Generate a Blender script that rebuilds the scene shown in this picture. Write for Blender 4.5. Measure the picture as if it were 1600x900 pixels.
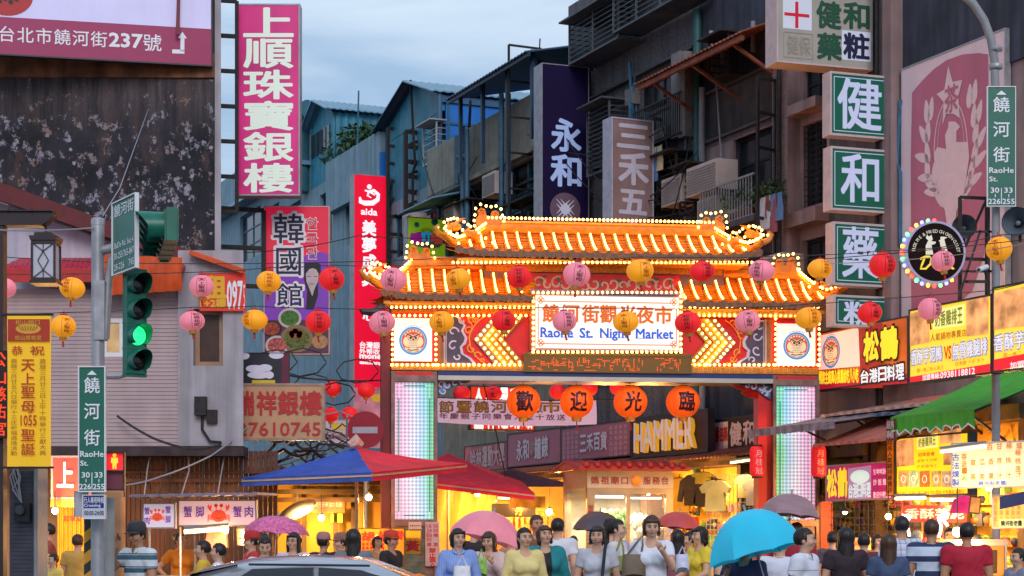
import bpy,math,random
import numpy as np
from mathutils import Vector,Matrix
for _o in list(bpy.data.objects):
 bpy.data.objects.remove(_o)
SC=bpy.context.scene
COL=SC.collection
random.seed(7)
FPX,HZ,CH=2889.0,845.0,1.45
cam_d=bpy.data.cameras.new("camera")
cam_d.lens=65.0
cam_d.sensor_width=36.0
cam_d.shift_y=(HZ-450.0)/1600.0
cam_d.clip_start=0.1
cam_d.clip_end=2000.0
cam=bpy.data.objects.new("camera",cam_d)
cam.location=(0,0,CH)
cam.rotation_euler=(math.radians(90),0,0)
COL.objects.link(cam)
SC.camera=cam
SUN_EL,SUN_AZ=math.radians(30),math.radians(172)
world=bpy.data.worlds.new("World")
SC.world=world
world.use_nodes=True
nt=world.node_tree
nt.nodes.clear()
w_out=nt.nodes.new("ShaderNodeOutputWorld")
w_bg=nt.nodes.new("ShaderNodeBackground")
w_bg.inputs[1].default_value=0.112
w_sky=nt.nodes.new("ShaderNodeTexSky")
w_sky.sky_type='NISHITA'
w_sky.sun_disc=False
w_sky.sun_elevation=SUN_EL
w_sky.sun_rotation=SUN_AZ
w_sky.altitude=50
w_sky.dust_density=3.0
w_tc=nt.nodes.new("ShaderNodeTexCoord")
w_map=nt.nodes.new("ShaderNodeMapping")
w_map.inputs['Scale'].default_value=(2.2,2.2,13.0)
w_n=nt.nodes.new("ShaderNodeTexNoise")
w_n.inputs['Scale'].default_value=1.5
w_n.inputs['Detail'].default_value=7
w_n.inputs['Roughness'].default_value=0.52
w_n.inputs['Distortion'].default_value=0.5
w_ramp=nt.nodes.new("ShaderNodeValToRGB")
w_ramp.color_ramp.elements[0].position=0.34
w_ramp.color_ramp.elements[0].color=(3.4,4.95,7.0,1)
w_ramp.color_ramp.elements[1].position=0.70
w_ramp.color_ramp.elements[1].color=(7.0,8.2,9.5,1)
w_mix=nt.nodes.new("ShaderNodeMix")
w_mix.data_type='RGBA'
w_mix.inputs[0].default_value=0.93
L=nt.links.new
L(w_tc.outputs['Generated'],w_map.inputs[0])
L(w_map.outputs[0],w_n.inputs['Vector'])
L(w_n.outputs[0],w_ramp.inputs[0])
L(w_sky.outputs[0],w_mix.inputs[6])
L(w_ramp.outputs[0],w_mix.inputs[7])
L(w_mix.outputs[2],w_bg.inputs[0])
L(w_bg.outputs[0],w_out.inputs[0])
sun_d=bpy.data.lights.new("sun",'SUN')
sun_d.energy=1.4
sun_d.angle=math.radians(25)
sun_d.color=(1.0,0.90,0.92)
sun=bpy.data.objects.new("sun",sun_d)
sun.rotation_euler=(math.radians(90)-SUN_EL,0,math.radians(8))
sun.location=(0,-20,30)
COL.objects.link(sun)
SC.view_settings.view_transform='Standard'
SC.view_settings.look='None'
SC.view_settings.exposure=0.0
SC.view_settings.gamma=1.0
SC.view_settings.use_curve_mapping=False
SC.cycles.use_denoising=True
SC.cycles.max_bounces=6
SC.cycles.sample_clamp_indirect=4.0
SC.cycles.caustics_reflective=False
SC.cycles.caustics_refractive=False
def W(px,py,Y):
 """world point that stands at depth Y on the line of sight of a pixel of the 1600x900 photograph"""
 return Vector(((px-800)*Y/FPX,Y,CH+(HZ-py)*Y/FPX))
def WX(px,Y):return(px-800)*Y/FPX
def WZ(py,Y):return CH+(HZ-py)*Y/FPX
def s2l(c):
 c=c/255.0
 return c/12.92 if c<=0.04045 else((c+0.055)/1.055)**2.4
def rgb(r,g,b):return(s2l(r),s2l(g),s2l(b))
_M={}
def mat(name,col,rough=0.6,metal=0.0,emit=None,var=0.12,scale=6.0,streak=0.0,bump=0.0,spec=0.4,alpha=None,stretch=(1,1,1)):
 """base colour broken up by noise (var), vertical weather streaks (streak), fine relief (bump), optional glow"""
 if name in _M:return _M[name]
 m=bpy.data.materials.new(name)
 m.use_nodes=True
 t=m.node_tree;N=t.nodes;b=N["Principled BSDF"]
 b.inputs["Roughness"].default_value=rough
 b.inputs["Metallic"].default_value=metal
 b.inputs["Specular IOR Level"].default_value=spec
 col=tuple(col[:3])
 tc=N.new("ShaderNodeTexCoord")
 last=None
 if var>0:
  mp=N.new("ShaderNodeMapping");mp.inputs['Scale'].default_value=stretch
  t.links.new(tc.outputs['Object'],mp.inputs[0])
  n=N.new("ShaderNodeTexNoise");n.inputs['Scale'].default_value=scale;n.inputs['Detail'].default_value=5
  t.links.new(mp.outputs[0],n.inputs['Vector'])
  r=N.new("ShaderNodeValToRGB")
  r.color_ramp.elements[0].position=0.3;r.color_ramp.elements[1].position=0.72
  r.color_ramp.elements[0].color=tuple(max(0,x*(1-var)) for x in col)+(1,)
  r.color_ramp.elements[1].color=tuple(min(1,x*(1+var)) for x in col)+(1,)
  t.links.new(n.outputs[0],r.inputs[0])
  last=r.outputs[0]
  if streak>0:
   mp2=N.new("ShaderNodeMapping");mp2.inputs['Scale'].default_value=(5,5,0.35)
   t.links.new(tc.outputs['Object'],mp2.inputs[0])
   n2=N.new("ShaderNodeTexNoise");n2.inputs['Scale'].default_value=1.0;n2.inputs['Detail'].default_value=6
   t.links.new(mp2.outputs[0],n2.inputs['Vector'])
   r2=N.new("ShaderNodeValToRGB")
   r2.color_ramp.elements[0].position=0.42;r2.color_ramp.elements[1].position=0.66
   r2.color_ramp.elements[0].color=(0,0,0,1);r2.color_ramp.elements[1].color=(streak,)*3+(1,)
   t.links.new(n2.outputs[0],r2.inputs[0])
   mx=N.new("ShaderNodeMix");mx.data_type='RGBA'
   mx.inputs[7].default_value=tuple(x*0.22 for x in col)+(1,)
   t.links.new(r2.outputs[0],mx.inputs[0]);t.links.new(last,mx.inputs[6])
   last=mx.outputs[2]
  t.links.new(last,b.inputs["Base Color"])
  if bump>0:
   bp=N.new("ShaderNodeBump");bp.inputs['Strength'].default_value=bump;bp.inputs['Distance'].default_value=0.02
   n3=N.new("ShaderNodeTexNoise");n3.inputs['Scale'].default_value=scale*5
   t.links.new(tc.outputs['Object'],n3.inputs['Vector'])
   t.links.new(n3.outputs[0],bp.inputs['Height']);t.links.new(bp.outputs[0],b.inputs['Normal'])
 else:
  b.inputs["Base Color"].default_value=col+(1,)
 if emit is not None:
  ec,es=emit
  b.inputs["Emission Strength"].default_value=es
  if var>0 and ec is None:
   t.links.new(last,b.inputs["Emission Color"])
  else:
   b.inputs["Emission Color"].default_value=tuple((ec or col)[:3])+(1,)
 if alpha is not None:
  b.inputs["Alpha"].default_value=alpha
 _M[name]=m
 return m
def glow(name,col,s=1.0,var=0.05,scale=1.5):
 s*=.88
 """backlit translucent sheet: dim base colour, its own colour as light"""
 return mat(name,tuple(c*0.5 for c in col),rough=0.35,emit=(tuple(col),s) if var==0 else(None,s*2.0),var=var,scale=scale,streak=0.10)
def node_mat(name,fn,rough=0.7,metal=0.0):
 if name in _M:return _M[name]
 m=bpy.data.materials.new(name);m.use_nodes=True
 b=m.node_tree.nodes["Principled BSDF"]
 b.inputs["Roughness"].default_value=rough;b.inputs["Metallic"].default_value=metal
 fn(m.node_tree,b)
 _M[name]=m
 return m
_TXT={}
def _glyphs(s,bold):
 k=s
 if k not in _TXT:
  c=bpy.data.curves.new("lettering","FONT");c.body=s;c.resolution_u=2
  o=bpy.data.objects.new("lettering",c)
  me=bpy.data.meshes.new_from_object(o)
  _TXT[k]=([(v.co.x,v.co.y) for v in me.vertices],[tuple(p.vertices) for p in me.polygons])
  bpy.data.objects.remove(o);bpy.data.curves.remove(c);bpy.data.meshes.remove(me)
 return _TXT[k]
class MB:
 def __init__(s):
  s.v=[];s.f=[];s.sm=[];s.mi=[];s.cur=0
 def add(s,vs,fs,smooth=False,M=None):
  o=len(s.v)
  if M is not None:vs=[M@Vector(p) for p in vs]
  s.v+=[tuple(p) for p in vs]
  s.f+=[tuple(i+o for i in f) for f in fs]
  s.sm+=[smooth]*len(fs);s.mi+=[s.cur]*len(fs)
  return s
 def bx(s,x0,x1,y0,y1,z0,z1,M=None):
  vs=[(x0,y0,z0),(x1,y0,z0),(x1,y1,z0),(x0,y1,z0),(x0,y0,z1),(x1,y0,z1),(x1,y1,z1),(x0,y1,z1)]
  return s.add(vs,[(0,3,2,1),(4,5,6,7),(0,1,5,4),(1,2,6,5),(2,3,7,6),(3,0,4,7)],M=M)
 def box(s,c,d,rz=0.0,rx=0.0,ry=0.0):
  M=Matrix.Translation(c)@Matrix.Rotation(rz,4,'Z')@Matrix.Rotation(ry,4,'Y')@Matrix.Rotation(rx,4,'X')
  return s.bx(-d[0]/2,d[0]/2,-d[1]/2,d[1]/2,-d[2]/2,d[2]/2,M)
 def bar(s,a,b,w=0.05,h=None):
  a=Vector(a);b=Vector(b);h=h or w;d=b-a;n=d.length
  if n<1e-6:return s
  M=Matrix.Translation(a)@d.to_track_quat('X','Z').to_matrix().to_4x4()
  return s.bx(0,n,-w/2,w/2,-h/2,h/2,M)
 def tube(s,pts,r,n=8,cap=True,closed=False):
  pts=[Vector(p) for p in pts];m=len(pts)
  rs=r if isinstance(r,(list,tuple)) else[r]*m
  vs=[];fs=[];up=None
  for i,p in enumerate(pts):
   a=pts[max(0,i-1)];b=pts[min(m-1,i+1)]
   t=(b-a);t=t.normalized() if t.length>1e-9 else Vector((0,0,1))
   if up is None:
    up=Vector((0,0,1)) if abs(t.z)<0.9 else Vector((1,0,0))
   x=up.cross(t)
   if x.length<1e-6:x=Vector((1,0,0)).cross(t)
   x.normalize();y=t.cross(x);up=y
   for k in range(n):
    an=2*math.pi*k/n
    vs.append(p+(x*math.cos(an)+y*math.sin(an))*rs[i])
  for i in range(m-1):
   for k in range(n):
    k2=(k+1)%n
    fs.append((i*n+k,i*n+k2,(i+1)*n+k2,(i+1)*n+k))
  s.add(vs,fs,True)
  if cap:
   o=len(s.v)-len(vs)
   s.f+=[tuple(o+k for k in range(n))[::-1],tuple(o+(m-1)*n+k for k in range(n))]
   s.sm+=[False,False];s.mi+=[s.cur]*2
  return s
 def lathe(s,prof,c=(0,0,0),n=20,M=None,sx=1.0,sy=1.0):
  vs=[];fs=[]
  for r,z in prof:
   for k in range(n):
    a=2*math.pi*k/n
    vs.append((c[0]+r*math.cos(a)*sx,c[1]+r*math.sin(a)*sy,c[2]+z))
  for i in range(len(prof)-1):
   for k in range(n):
    k2=(k+1)%n
    fs.append((i*n+k,i*n+k2,(i+1)*n+k2,(i+1)*n+k))
  return s.add(vs,fs,True,M)
 def ball(s,c,r,n=6,m=4,q=(1,1,1)):
  vs=[(c[0],c[1],c[2]-r*q[2])];fs=[]
  for i in range(1,m):
   a=-math.pi/2+math.pi*i/m
   for k in range(n):
    b=2*math.pi*k/n
    vs.append((c[0]+r*q[0]*math.cos(a)*math.cos(b),c[1]+r*q[1]*math.cos(a)*math.sin(b),c[2]+r*q[2]*math.sin(a)))
  vs.append((c[0],c[1],c[2]+r*q[2]));T=len(vs)-1
  for k in range(n):
   k2=(k+1)%n
   fs.append((0,1+k2,1+k))
   for i in range(m-2):
    fs.append((1+i*n+k,1+i*n+k2,1+(i+1)*n+k2,1+(i+1)*n+k))
   fs.append((T,1+(m-2)*n+k,1+(m-2)*n+k2))
  return s.add(vs,fs,True)
 def poly(s,pts):return s.add(pts,[tuple(range(len(pts)))])
 def flat(s,pts,y):return s.poly([(x,y,z) for x,z in pts])
 def disc(s,cx,cz,r,y,n=32,rz=None):
  return s.flat([(cx+r*math.cos(2*math.pi*k/n),cz+(rz or r)*math.sin(2*math.pi*k/n)) for k in range(n)],y)
 def ring(s,cx,cz,r0,r1,y,n=36,a0=0.0,a1=2*math.pi):
  vs=[];fs=[]
  for k in range(n+1):
   a=a0+(a1-a0)*k/n
   vs+=[(cx+r0*math.cos(a),y,cz+r0*math.sin(a)),(cx+r1*math.cos(a),y,cz+r1*math.sin(a))]
   if k:fs.append((2*k-2,2*k-1,2*k+1,2*k))
  return s.add(vs,fs)
 def prism(s,pts,y0,y1):
  n=len(pts)
  vs=[(x,y0,z) for x,z in pts]+[(x,y1,z) for x,z in pts]
  fs=[tuple(range(n)),tuple(range(2*n-1,n-1,-1))]+[(k,k+n,(k+1)%n+n,(k+1)%n) for k in range(n)]
  return s.add(vs,fs)
 def stroke(s,pts,w,y):
  """flat painted band of width w along a polyline in the xz plane"""
  vs=[];fs=[];n=len(pts)
  ws=w if isinstance(w,(list,tuple)) else[w]*n
  for i,(x,z) in enumerate(pts):
   a=pts[max(0,i-1)];b=pts[min(n-1,i+1)]
   dx,dz=b[0]-a[0],b[1]-a[1];l=math.hypot(dx,dz) or 1
   nx,nz=-dz/l*ws[i]/2,dx/l*ws[i]/2
   vs+=[(x+nx,y,z+nz),(x-nx,y,z-nz)]
   if i:fs.append((2*i-2,2*i-1,2*i+1,2*i))
  return s.add(vs,fs)
 def grid(s,P,smooth=True,flip=False):
  """P: rows of points"""
  nr,nc=len(P),len(P[0]);vs=[p for row in P for p in row];fs=[]
  for i in range(nr-1):
   for j in range(nc-1):
    q=(i*nc+j,i*nc+j+1,(i+1)*nc+j+1,(i+1)*nc+j)
    fs.append(q[::-1] if flip else q)
  return s.add(vs,fs,smooth)
 def sheet(s,P,t=0.01,smooth=True):
  """grid with thickness t (down) """
  nr,nc=len(P),len(P[0])
  s.grid(P,smooth)
  s.grid([[(p[0],p[1],p[2]-t) for p in row] for row in P],smooth,True)
  edge=[P[0][j] for j in range(nc)]+[P[i][nc-1] for i in range(1,nr)]+[P[nr-1][j] for j in range(nc-2,-1,-1)]+[P[i][0] for i in range(nr-2,0,-1)]
  m=len(edge);vs=[tuple(p) for p in edge]+[(p[0],p[1],p[2]-t) for p in edge]
  s.add(vs,[(k,k+m,(k+1)%m+m,(k+1)%m) for k in range(m)])
  return s
 def txt(s,t,x0,z0,x1,z1,y,bold=0.0,vert=False,gap=0.0,slant=0.0):
  if vert:
   n=len(t);h=(z1-z0)/n
   for i,ch in enumerate(t):
    zz=z1-(i+1)*h
    s._em(ch,x0,zz+h*gap/2,x1,zz+h*(1-gap/2),y,bold)
   return s
  V,F=_glyphs(t,bold)
  if not V:return s
  ax,bx_=min(p[0] for p in V),max(p[0] for p in V);az,bz=min(p[1] for p in V),max(p[1] for p in V)
  sx,sz=(x1-x0)/(bx_-ax),(z1-z0)/(bz-az)
  return s._fat([(x0+(p[0]-ax)*sx,z0+(p[1]-az)*sz) for p in V],F,y,bold,sx,sz)
 def _em(s,ch,x0,z0,x1,z1,y,bold):
  V,F=_glyphs(ch,bold)
  return s._fat([(x0+p[0]*(x1-x0),z0+(p[1]+0.1)*(z1-z0)) for p in V],F,y,bold,x1-x0,z1-z0)
 def _fat(s,Q,F,y,bold,sx,sz):
  """strokes widened by shifted copies, each a hair in front of the last"""
  sh=[(0,0)]
  if bold>0.002:n=4 if bold<0.022 else 8;sh+=[(math.cos(2*math.pi*(i+.5)/n),math.sin(2*math.pi*(i+.5)/n)) for i in range(n)]
  for i,(a,b) in enumerate(sh):s.add([(p[0]+a*bold*sx,y-i*0.0003,p[1]+b*bold*sz) for p in Q],F)
  return s
 def row(s,t,x0,z0,x1,z1,y,bold=0.0,gap=0.0):
  """characters in equal cells, left to right"""
  n=len(t);w=(x1-x0)/n
  for i,ch in enumerate(t):
   if ch!=' ':s._em(ch,x0+i*w+w*gap/2,z0,x0+(i+1)*w-w*gap/2,z1,y,bold)
  return s
 def each(s,name,m,parent=None):
  """one object per connected piece"""
  p=list(range(len(s.v)))
  def fd(i):
   while p[i]!=i:p[i]=p[p[i]];i=p[i]
   return i
  for f in s.f:
   for q in f[1:]:p[fd(q)]=fd(f[0])
  gr={}
  for i,f in enumerate(s.f):gr.setdefault(fd(f[0]),[]).append(i)
  out=[]
  for ix in gr.values():
   n=MB();vm={}
   for i in ix:
    n.f.append(tuple(vm.setdefault(q,len(vm)) for q in s.f[i]));n.sm.append(s.sm[i]);n.mi.append(0)
   n.v=[s.v[q] for q in vm];out.append(n.build(name,m,parent))
  return out
 def build(s,name,m,parent=None,loc=None,rz=0.0,sharp=0.7):
  me=bpy.data.meshes.new(name)
  me.from_pydata(s.v,[],s.f)
  me.polygons.foreach_set("use_smooth",s.sm)
  for mm in(m if isinstance(m,(list,tuple)) else[m]):me.materials.append(mm)
  if s.cur or any(s.mi):me.polygons.foreach_set("material_index",s.mi)
  if any(s.sm):
   try:me.set_sharp_from_angle(angle=sharp)
   except Exception:pass
  me.update()
  o=bpy.data.objects.new(name,me)
  COL.objects.link(o)
  if parent is not None:o.parent=parent
  if loc is not None:o.location=loc
  if rz:o.rotation_euler=(0,0,rz)
  return o
def tag(o,label=None,cat=None,group=None,kind=None):
 if label:o["label"]=label
 if cat:o["category"]=cat
 if group:o["group"]=group
 if kind:o["kind"]=kind
 return o
def thing(name,label,cat,loc=(0,0,0),rz=0.0,group=None):
 o=bpy.data.objects.new(name,None)
 o.empty_display_size=0.2
 COL.objects.link(o)
 o.location=loc
 o.rotation_euler=(0,0,rz)
 return tag(o,label,cat,group)
def copy_thing(o,parent=None):
 c=o.copy();COL.objects.link(c)
 if parent is not None:c.parent=parent
 for ch in o.children:copy_thing(ch,c)
 return c
FD=Vector((0.395,-0.9187,0))
FN=Vector((0.9187,0.395,0))
F_RZ=math.atan2(FD.y,FD.x)
F_O=Vector((5.96,36.0,0))
PERP_RZ=math.atan2(0.395,0.9187)
def fx(px,off=0.0):
 """distance along the facade at which a pixel column meets the plane `off` metres out in the street"""
 o=F_O-FN*off;k=(px-800)/FPX
 return(k*o.y-o.x)/(FD.x-k*FD.y)
def fY(px,off=0.0):return(F_O-FN*off+FD*fx(px,off)).y
def fw(x,off,z):
 p=F_O+FD*x-FN*off
 return Vector((p.x,p.y,z))
def fz(px,py,off=0.0):return WZ(py,fY(px,off))
class Sign:
 """a flat sign whose two upright edges stand at (px0, Y0) and (px1, Y1); lettering is given in photo pixels"""
 def __init__(s,name,label,cat,px0,px1,pt,pb,Y0,Y1=None,depth=0.16,face=None,frame=None,group=None,fr=0.03,ref=None):
  Y1=Y0 if Y1 is None else Y1
  s.a=Vector((WX(px0,Y0),Y0));s.b=Vector((WX(px1,Y1),Y1))
  Yr=Y0 if ref is None else ref
  s.zb=WZ(pb,Yr);s.h=WZ(pt,Yr)-s.zb
  s.w=(s.b-s.a).length
  mid=(s.a+s.b)/2
  d=(s.b-s.a)/s.w;s.d=d
  s.rz=math.atan2(d.y,d.x);s.dp=depth
  s.t=thing(name,label,cat,(mid.x-0.0*d.y,mid.y,s.zb),s.rz,group)
  if depth>0 and frame is not None:
   m=MB();w,h=s.w/2,s.h
   m.bx(-w,w,0.0,depth,0,h)
   m.bx(-w,w,-0.02,0.0,0,fr);m.bx(-w,w,-0.02,0.0,h-fr,h)
   m.bx(-w,-w+fr,-0.02,0.0,fr,h-fr);m.bx(w-fr,w,-0.02,0.0,fr,h-fr)
   m.build("cabinet",frame,s.t)
  if face is not None:
   m=MB();w,h=s.w/2,s.h
   m.poly([(-w+fr,-0.006,fr),(w-fr,-0.006,fr),(w-fr,-0.006,h-fr),(-w+fr,-0.006,h-fr)])
   m.build("panel",face,s.t)
 def u(s,px):
  k=(px-800)/FPX
  t=(k*s.a.y-s.a.x)/(s.d.x-k*s.d.y)
  return t-s.w/2
 def Y(s,px):return s.a.y+(s.u(px)+s.w/2)*s.d.y
 def z(s,py,px):return WZ(py,s.Y(px))-s.zb
 def box(s,x0,y0,x1,y1):
  """photo-pixel box (left, top, right, bottom) to local (x0, z0, x1, z1)"""
  c=(x0+x1)/2
  return s.u(x0),s.z(y1,c),s.u(x1),s.z(y0,c)
 def fb(s,u0,v0,u1,v1):
  """fractions of the sign (v down from top) to local box"""
  return(-s.w/2+u0*s.w,s.h*(1-v1),-s.w/2+u1*s.w,s.h*(1-v0))
def siding_nodes(t,b):pass
BLACK=mat("black_iron",(0.012,0.013,0.016),rough=0.55,var=0.3,scale=9)
IRON=mat("rusty_iron",(0.022,0.018,0.018),rough=0.7,var=0.5,scale=14)
GREYP=mat("grey_paint",(0.24,0.245,0.26),rough=0.5,var=0.15)
GALV=mat("galvanised_steel",(0.34,0.34,0.36),rough=0.42,metal=0.35,var=0.18,scale=8)
STEEL=mat("brushed_steel",(0.52,0.46,0.38),rough=0.28,metal=0.8,var=0.08,scale=3)
WHITE=mat("white_paint",(0.72,0.72,0.74),rough=0.45,var=0.06)
VWHITE=mat("white_vinyl",(0.78,0.79,0.84),rough=0.4,var=0.03)
GLASSD=mat("dark_glass",(0.018,0.022,0.03),rough=0.12,var=0.3,scale=1.2,spec=0.6)
ASPH=mat("asphalt",(0.05,0.05,0.053),rough=0.8,var=0.3,scale=3,bump=0.3)
PAVE=mat("paving",(0.12,0.115,0.11),rough=0.75,var=0.25,scale=2.5,bump=0.2)
PAINT=mat("road_paint",(0.7,0.7,0.68),rough=0.6,var=0.2,scale=9)
SIDING=mat("mauve_siding",(0.42,0.31,0.31),rough=0.6,var=0.10,scale=2.0,streak=0.12)
CONCL=mat("grey_render",(0.40,0.37,0.40),rough=0.8,var=0.18,scale=1.6,streak=0.38,bump=0.25)
PLAST=mat("white_plaster",(0.54,0.50,0.58),rough=0.8,var=0.15,scale=2.2,streak=0.35,bump=0.25)
BARGE=mat("dark_red_board",(0.115,0.008,0.010),rough=0.5,var=0.2)
PINKTILE=mat("red_roof_tile",(0.52,0.022,0.055),rough=0.38,var=0.25,scale=5)
ORANGEC=mat("orange_canvas",(0.60,0.075,0.010),rough=0.65,var=0.2,scale=3)
BROWNW=mat("brown_boarding",(0.13,0.042,0.018),rough=0.6,var=0.4,scale=2.0,streak=0.5)
BEIGEW=mat("beige_board",(0.36,0.20,0.10),rough=0.65,var=0.25,scale=3)
TILEPK=mat("pink_mosaic",(0.30,0.20,0.195),rough=0.55,var=0.16,scale=2.5,streak=0.35)
TILEDK=mat("dull_mosaic",(0.080,0.072,0.078),rough=0.6,var=0.25,scale=2.5,streak=0.5)
BLUEBLK=mat("blue_black_render",(0.048,0.052,0.075),rough=0.8,var=0.4,scale=1.4,streak=0.6,bump=0.2)
PEBBLE=mat("pebble_dash",(0.14,0.135,0.15),rough=0.9,var=0.35,scale=14,streak=0.45,bump=0.5)
BEIGECO=mat("beige_concrete",(0.27,0.275,0.235),rough=0.85,var=0.2,scale=2.5,streak=0.3,bump=0.2)
TEALW=mat("teal_sheet_wall",(0.025,0.22,0.33),rough=0.5,var=0.3,scale=1.2,streak=0.45)
BLUEW=mat("blue_sheet_wall",(0.006,0.15,0.52),rough=0.45,var=0.12,scale=0.8,streak=0.15)
SKYROOF=mat("pale_sheet_roof",(0.12,0.27,0.38),rough=0.35,metal=0.3,var=0.2,scale=3)
PALEBW=mat("pale_blue_render",(0.20,0.32,0.40),rough=0.7,var=0.15,scale=1.6,streak=0.4)
RUSTR=mat("rust_sheet",(0.24,0.07,0.04),rough=0.65,var=0.4,scale=5,streak=0.3)
NAVYR=mat("dark_blue_sheet",(0.012,0.045,0.09),rough=0.5,var=0.3,scale=2)
PIPEB=mat("blue_grey_pipe",(0.035,0.12,0.20),rough=0.45,var=0.25)
CREAM=mat("cream_plastic",(0.48,0.40,0.36),rough=0.5,var=0.15,scale=3)
LEAF=mat("leaf",(0.04,0.10,0.035),rough=0.6,var=0.5,scale=9)
SOIL=mat("clay_pot",(0.16,0.07,0.04),rough=0.8,var=0.2)
def mottle_nodes(t,b):
 N,Lk=t.nodes,t.links.new
 tc=N.new("ShaderNodeTexCoord")
 def noise(sc,det,stretch=(1,1,1),rough=0.6,dist=0.0):
  mp=N.new("ShaderNodeMapping");mp.inputs['Scale'].default_value=stretch
  Lk(tc.outputs['Object'],mp.inputs[0])
  n=N.new("ShaderNodeTexNoise");n.inputs['Scale'].default_value=sc;n.inputs['Detail'].default_value=det
  n.inputs['Roughness'].default_value=rough;n.inputs['Distortion'].default_value=dist
  Lk(mp.outputs[0],n.inputs['Vector']);return n.outputs[0]
 def ramp(x,p0,p1,c0,c1):
  r=N.new("ShaderNodeValToRGB");r.color_ramp.elements[0].position=p0;r.color_ramp.elements[1].position=p1
  r.color_ramp.elements[0].color=tuple(c0)+(1,);r.color_ramp.elements[1].color=tuple(c1)+(1,)
  Lk(x,r.inputs[0]);return r.outputs[0]
 def mix(f,a,c):
  m=N.new("ShaderNodeMix");m.data_type='RGBA';Lk(f,m.inputs[0])
  for i,q in((6,a),(7,c)):
   if isinstance(q,tuple):m.inputs[i].default_value=q+(1,)
   else:Lk(q,m.inputs[i])
  return m.outputs[2]
 sep=N.new("ShaderNodeSeparateXYZ");Lk(tc.outputs['Object'],sep.inputs[0])
 def mr(a,b2,c,d):
  q=N.new("ShaderNodeMapRange");q.inputs[1].default_value=a;q.inputs[2].default_value=b2;q.inputs[3].default_value=c;q.inputs[4].default_value=d;Lk(sep.outputs[2],q.inputs[0]);return q.outputs[0]
 low=ramp(noise(1.2,9),0.38,0.7,(0.005,0.005,0.010),(0.030,0.027,0.040))
 up=ramp(noise(1.0,9,(5,5,0.55),0.7),0.36,0.66,(0.014,0.012,0.016),(0.115,0.088,0.090))
 base=mix(mr(9.7,10.6,0,1),low,up)
 st=ramp(noise(1.0,8,(7,7,0.3),0.7),0.50,0.70,(0,0,0),(0.8,0.8,0.8))
 base=mix(st,base,(0.010,0.009,0.012))
 brown=ramp(noise(1.6,6,(1.6,1.6,0.8)),0.56,0.66,(0,0,0),(0.5,0.5,0.5))
 base=mix(brown,base,(0.085,0.050,0.040))
 fl=noise(4.2,12,(1,1,0.8),0.76,0.2)
 hm=N.new("ShaderNodeMapRange");hm.inputs[1].default_value=9.7;hm.inputs[2].default_value=11.2
 hm.inputs[3].default_value=0.0;hm.inputs[4].default_value=-0.045
 Lk(sep.outputs[2],hm.inputs[0])
 ad=N.new("ShaderNodeMath");ad.operation='ADD';Lk(fl,ad.inputs[0]);Lk(hm.outputs[0],ad.inputs[1])
 flm=ramp(ad.outputs[0],0.548,0.580,(0,0,0),(1,1,1))
 tint=ramp(noise(1.3,3),0.42,0.62,(0.27,0.26,0.31),(0.22,0.14,0.12))
 base=mix(flm,base,tint)
 vor=N.new("ShaderNodeTexVoronoi");vor.inputs['Scale'].default_value=3.2;vor.inputs['Randomness'].default_value=1
 Lk(tc.outputs['Object'],vor.inputs['Vector'])
 wob=noise(7,4)
 a2=N.new("ShaderNodeMath");a2.operation='MULTIPLY_ADD';Lk(wob,a2.inputs[0]);a2.inputs[1].default_value=0.22;Lk(vor.outputs['Distance'],a2.inputs[2])
 dots=ramp(a2.outputs[0],0.225,0.24,(1,1,1),(0,0,0))
 hm2=N.new("ShaderNodeMapRange");hm2.inputs[1].default_value=9.6;hm2.inputs[2].default_value=10.1;hm2.inputs[3].default_value=1;hm2.inputs[4].default_value=0
 Lk(sep.outputs[2],hm2.inputs[0])
 dm=N.new("ShaderNodeMath");dm.operation='MULTIPLY';Lk(dots,dm.inputs[0]);Lk(hm2.outputs[0],dm.inputs[1])
 base=mix(dm.outputs[0],base,(0.30,0.28,0.33))
 Lk(base,b.inputs["Base Color"])
 bp=N.new("ShaderNodeBump");bp.inputs['Strength'].default_value=0.4;bp.inputs['Distance'].default_value=0.03
 Lk(fl,bp.inputs['Height']);Lk(bp.outputs[0],b.inputs['Normal'])
MOTTLE=node_mat("mould_stained_render",mottle_nodes,rough=0.85)
BRICKO=mat("weathered_brick_edge",(0.24,0.09,0.04),rough=0.85,var=0.6,scale=2.5,streak=0.6)
m=MB();m.poly([(-300,-60,0),(300,-60,0),(300,500,0),(-300,500,0)]);g=m.build("ground",ASPH);g["kind"]="structure"
m=MB();m.poly([(-60,24,0.004),(60,24,0.004),(60,90,0.004),(-60,90,0.004)]);g=m.build("pavement",PAVE);g["kind"]="structure"
m=MB()
for i in range(-16,17):m.poly([(i*1.0-0.22,19.6,0.004),(i*1.0+0.22,19.6,0.004),(i*1.0+0.22,23.2,0.004),(i*1.0-0.22,23.2,0.004)])
for i in range(-8,9):m.poly([(i*4-1,11.9,0.004),(i*4+1,11.9,0.004),(i*4+1,12.05,0.004),(i*4-1,12.05,0.004)])
g=m.build("road",PAINT);g["kind"]="structure"
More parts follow.
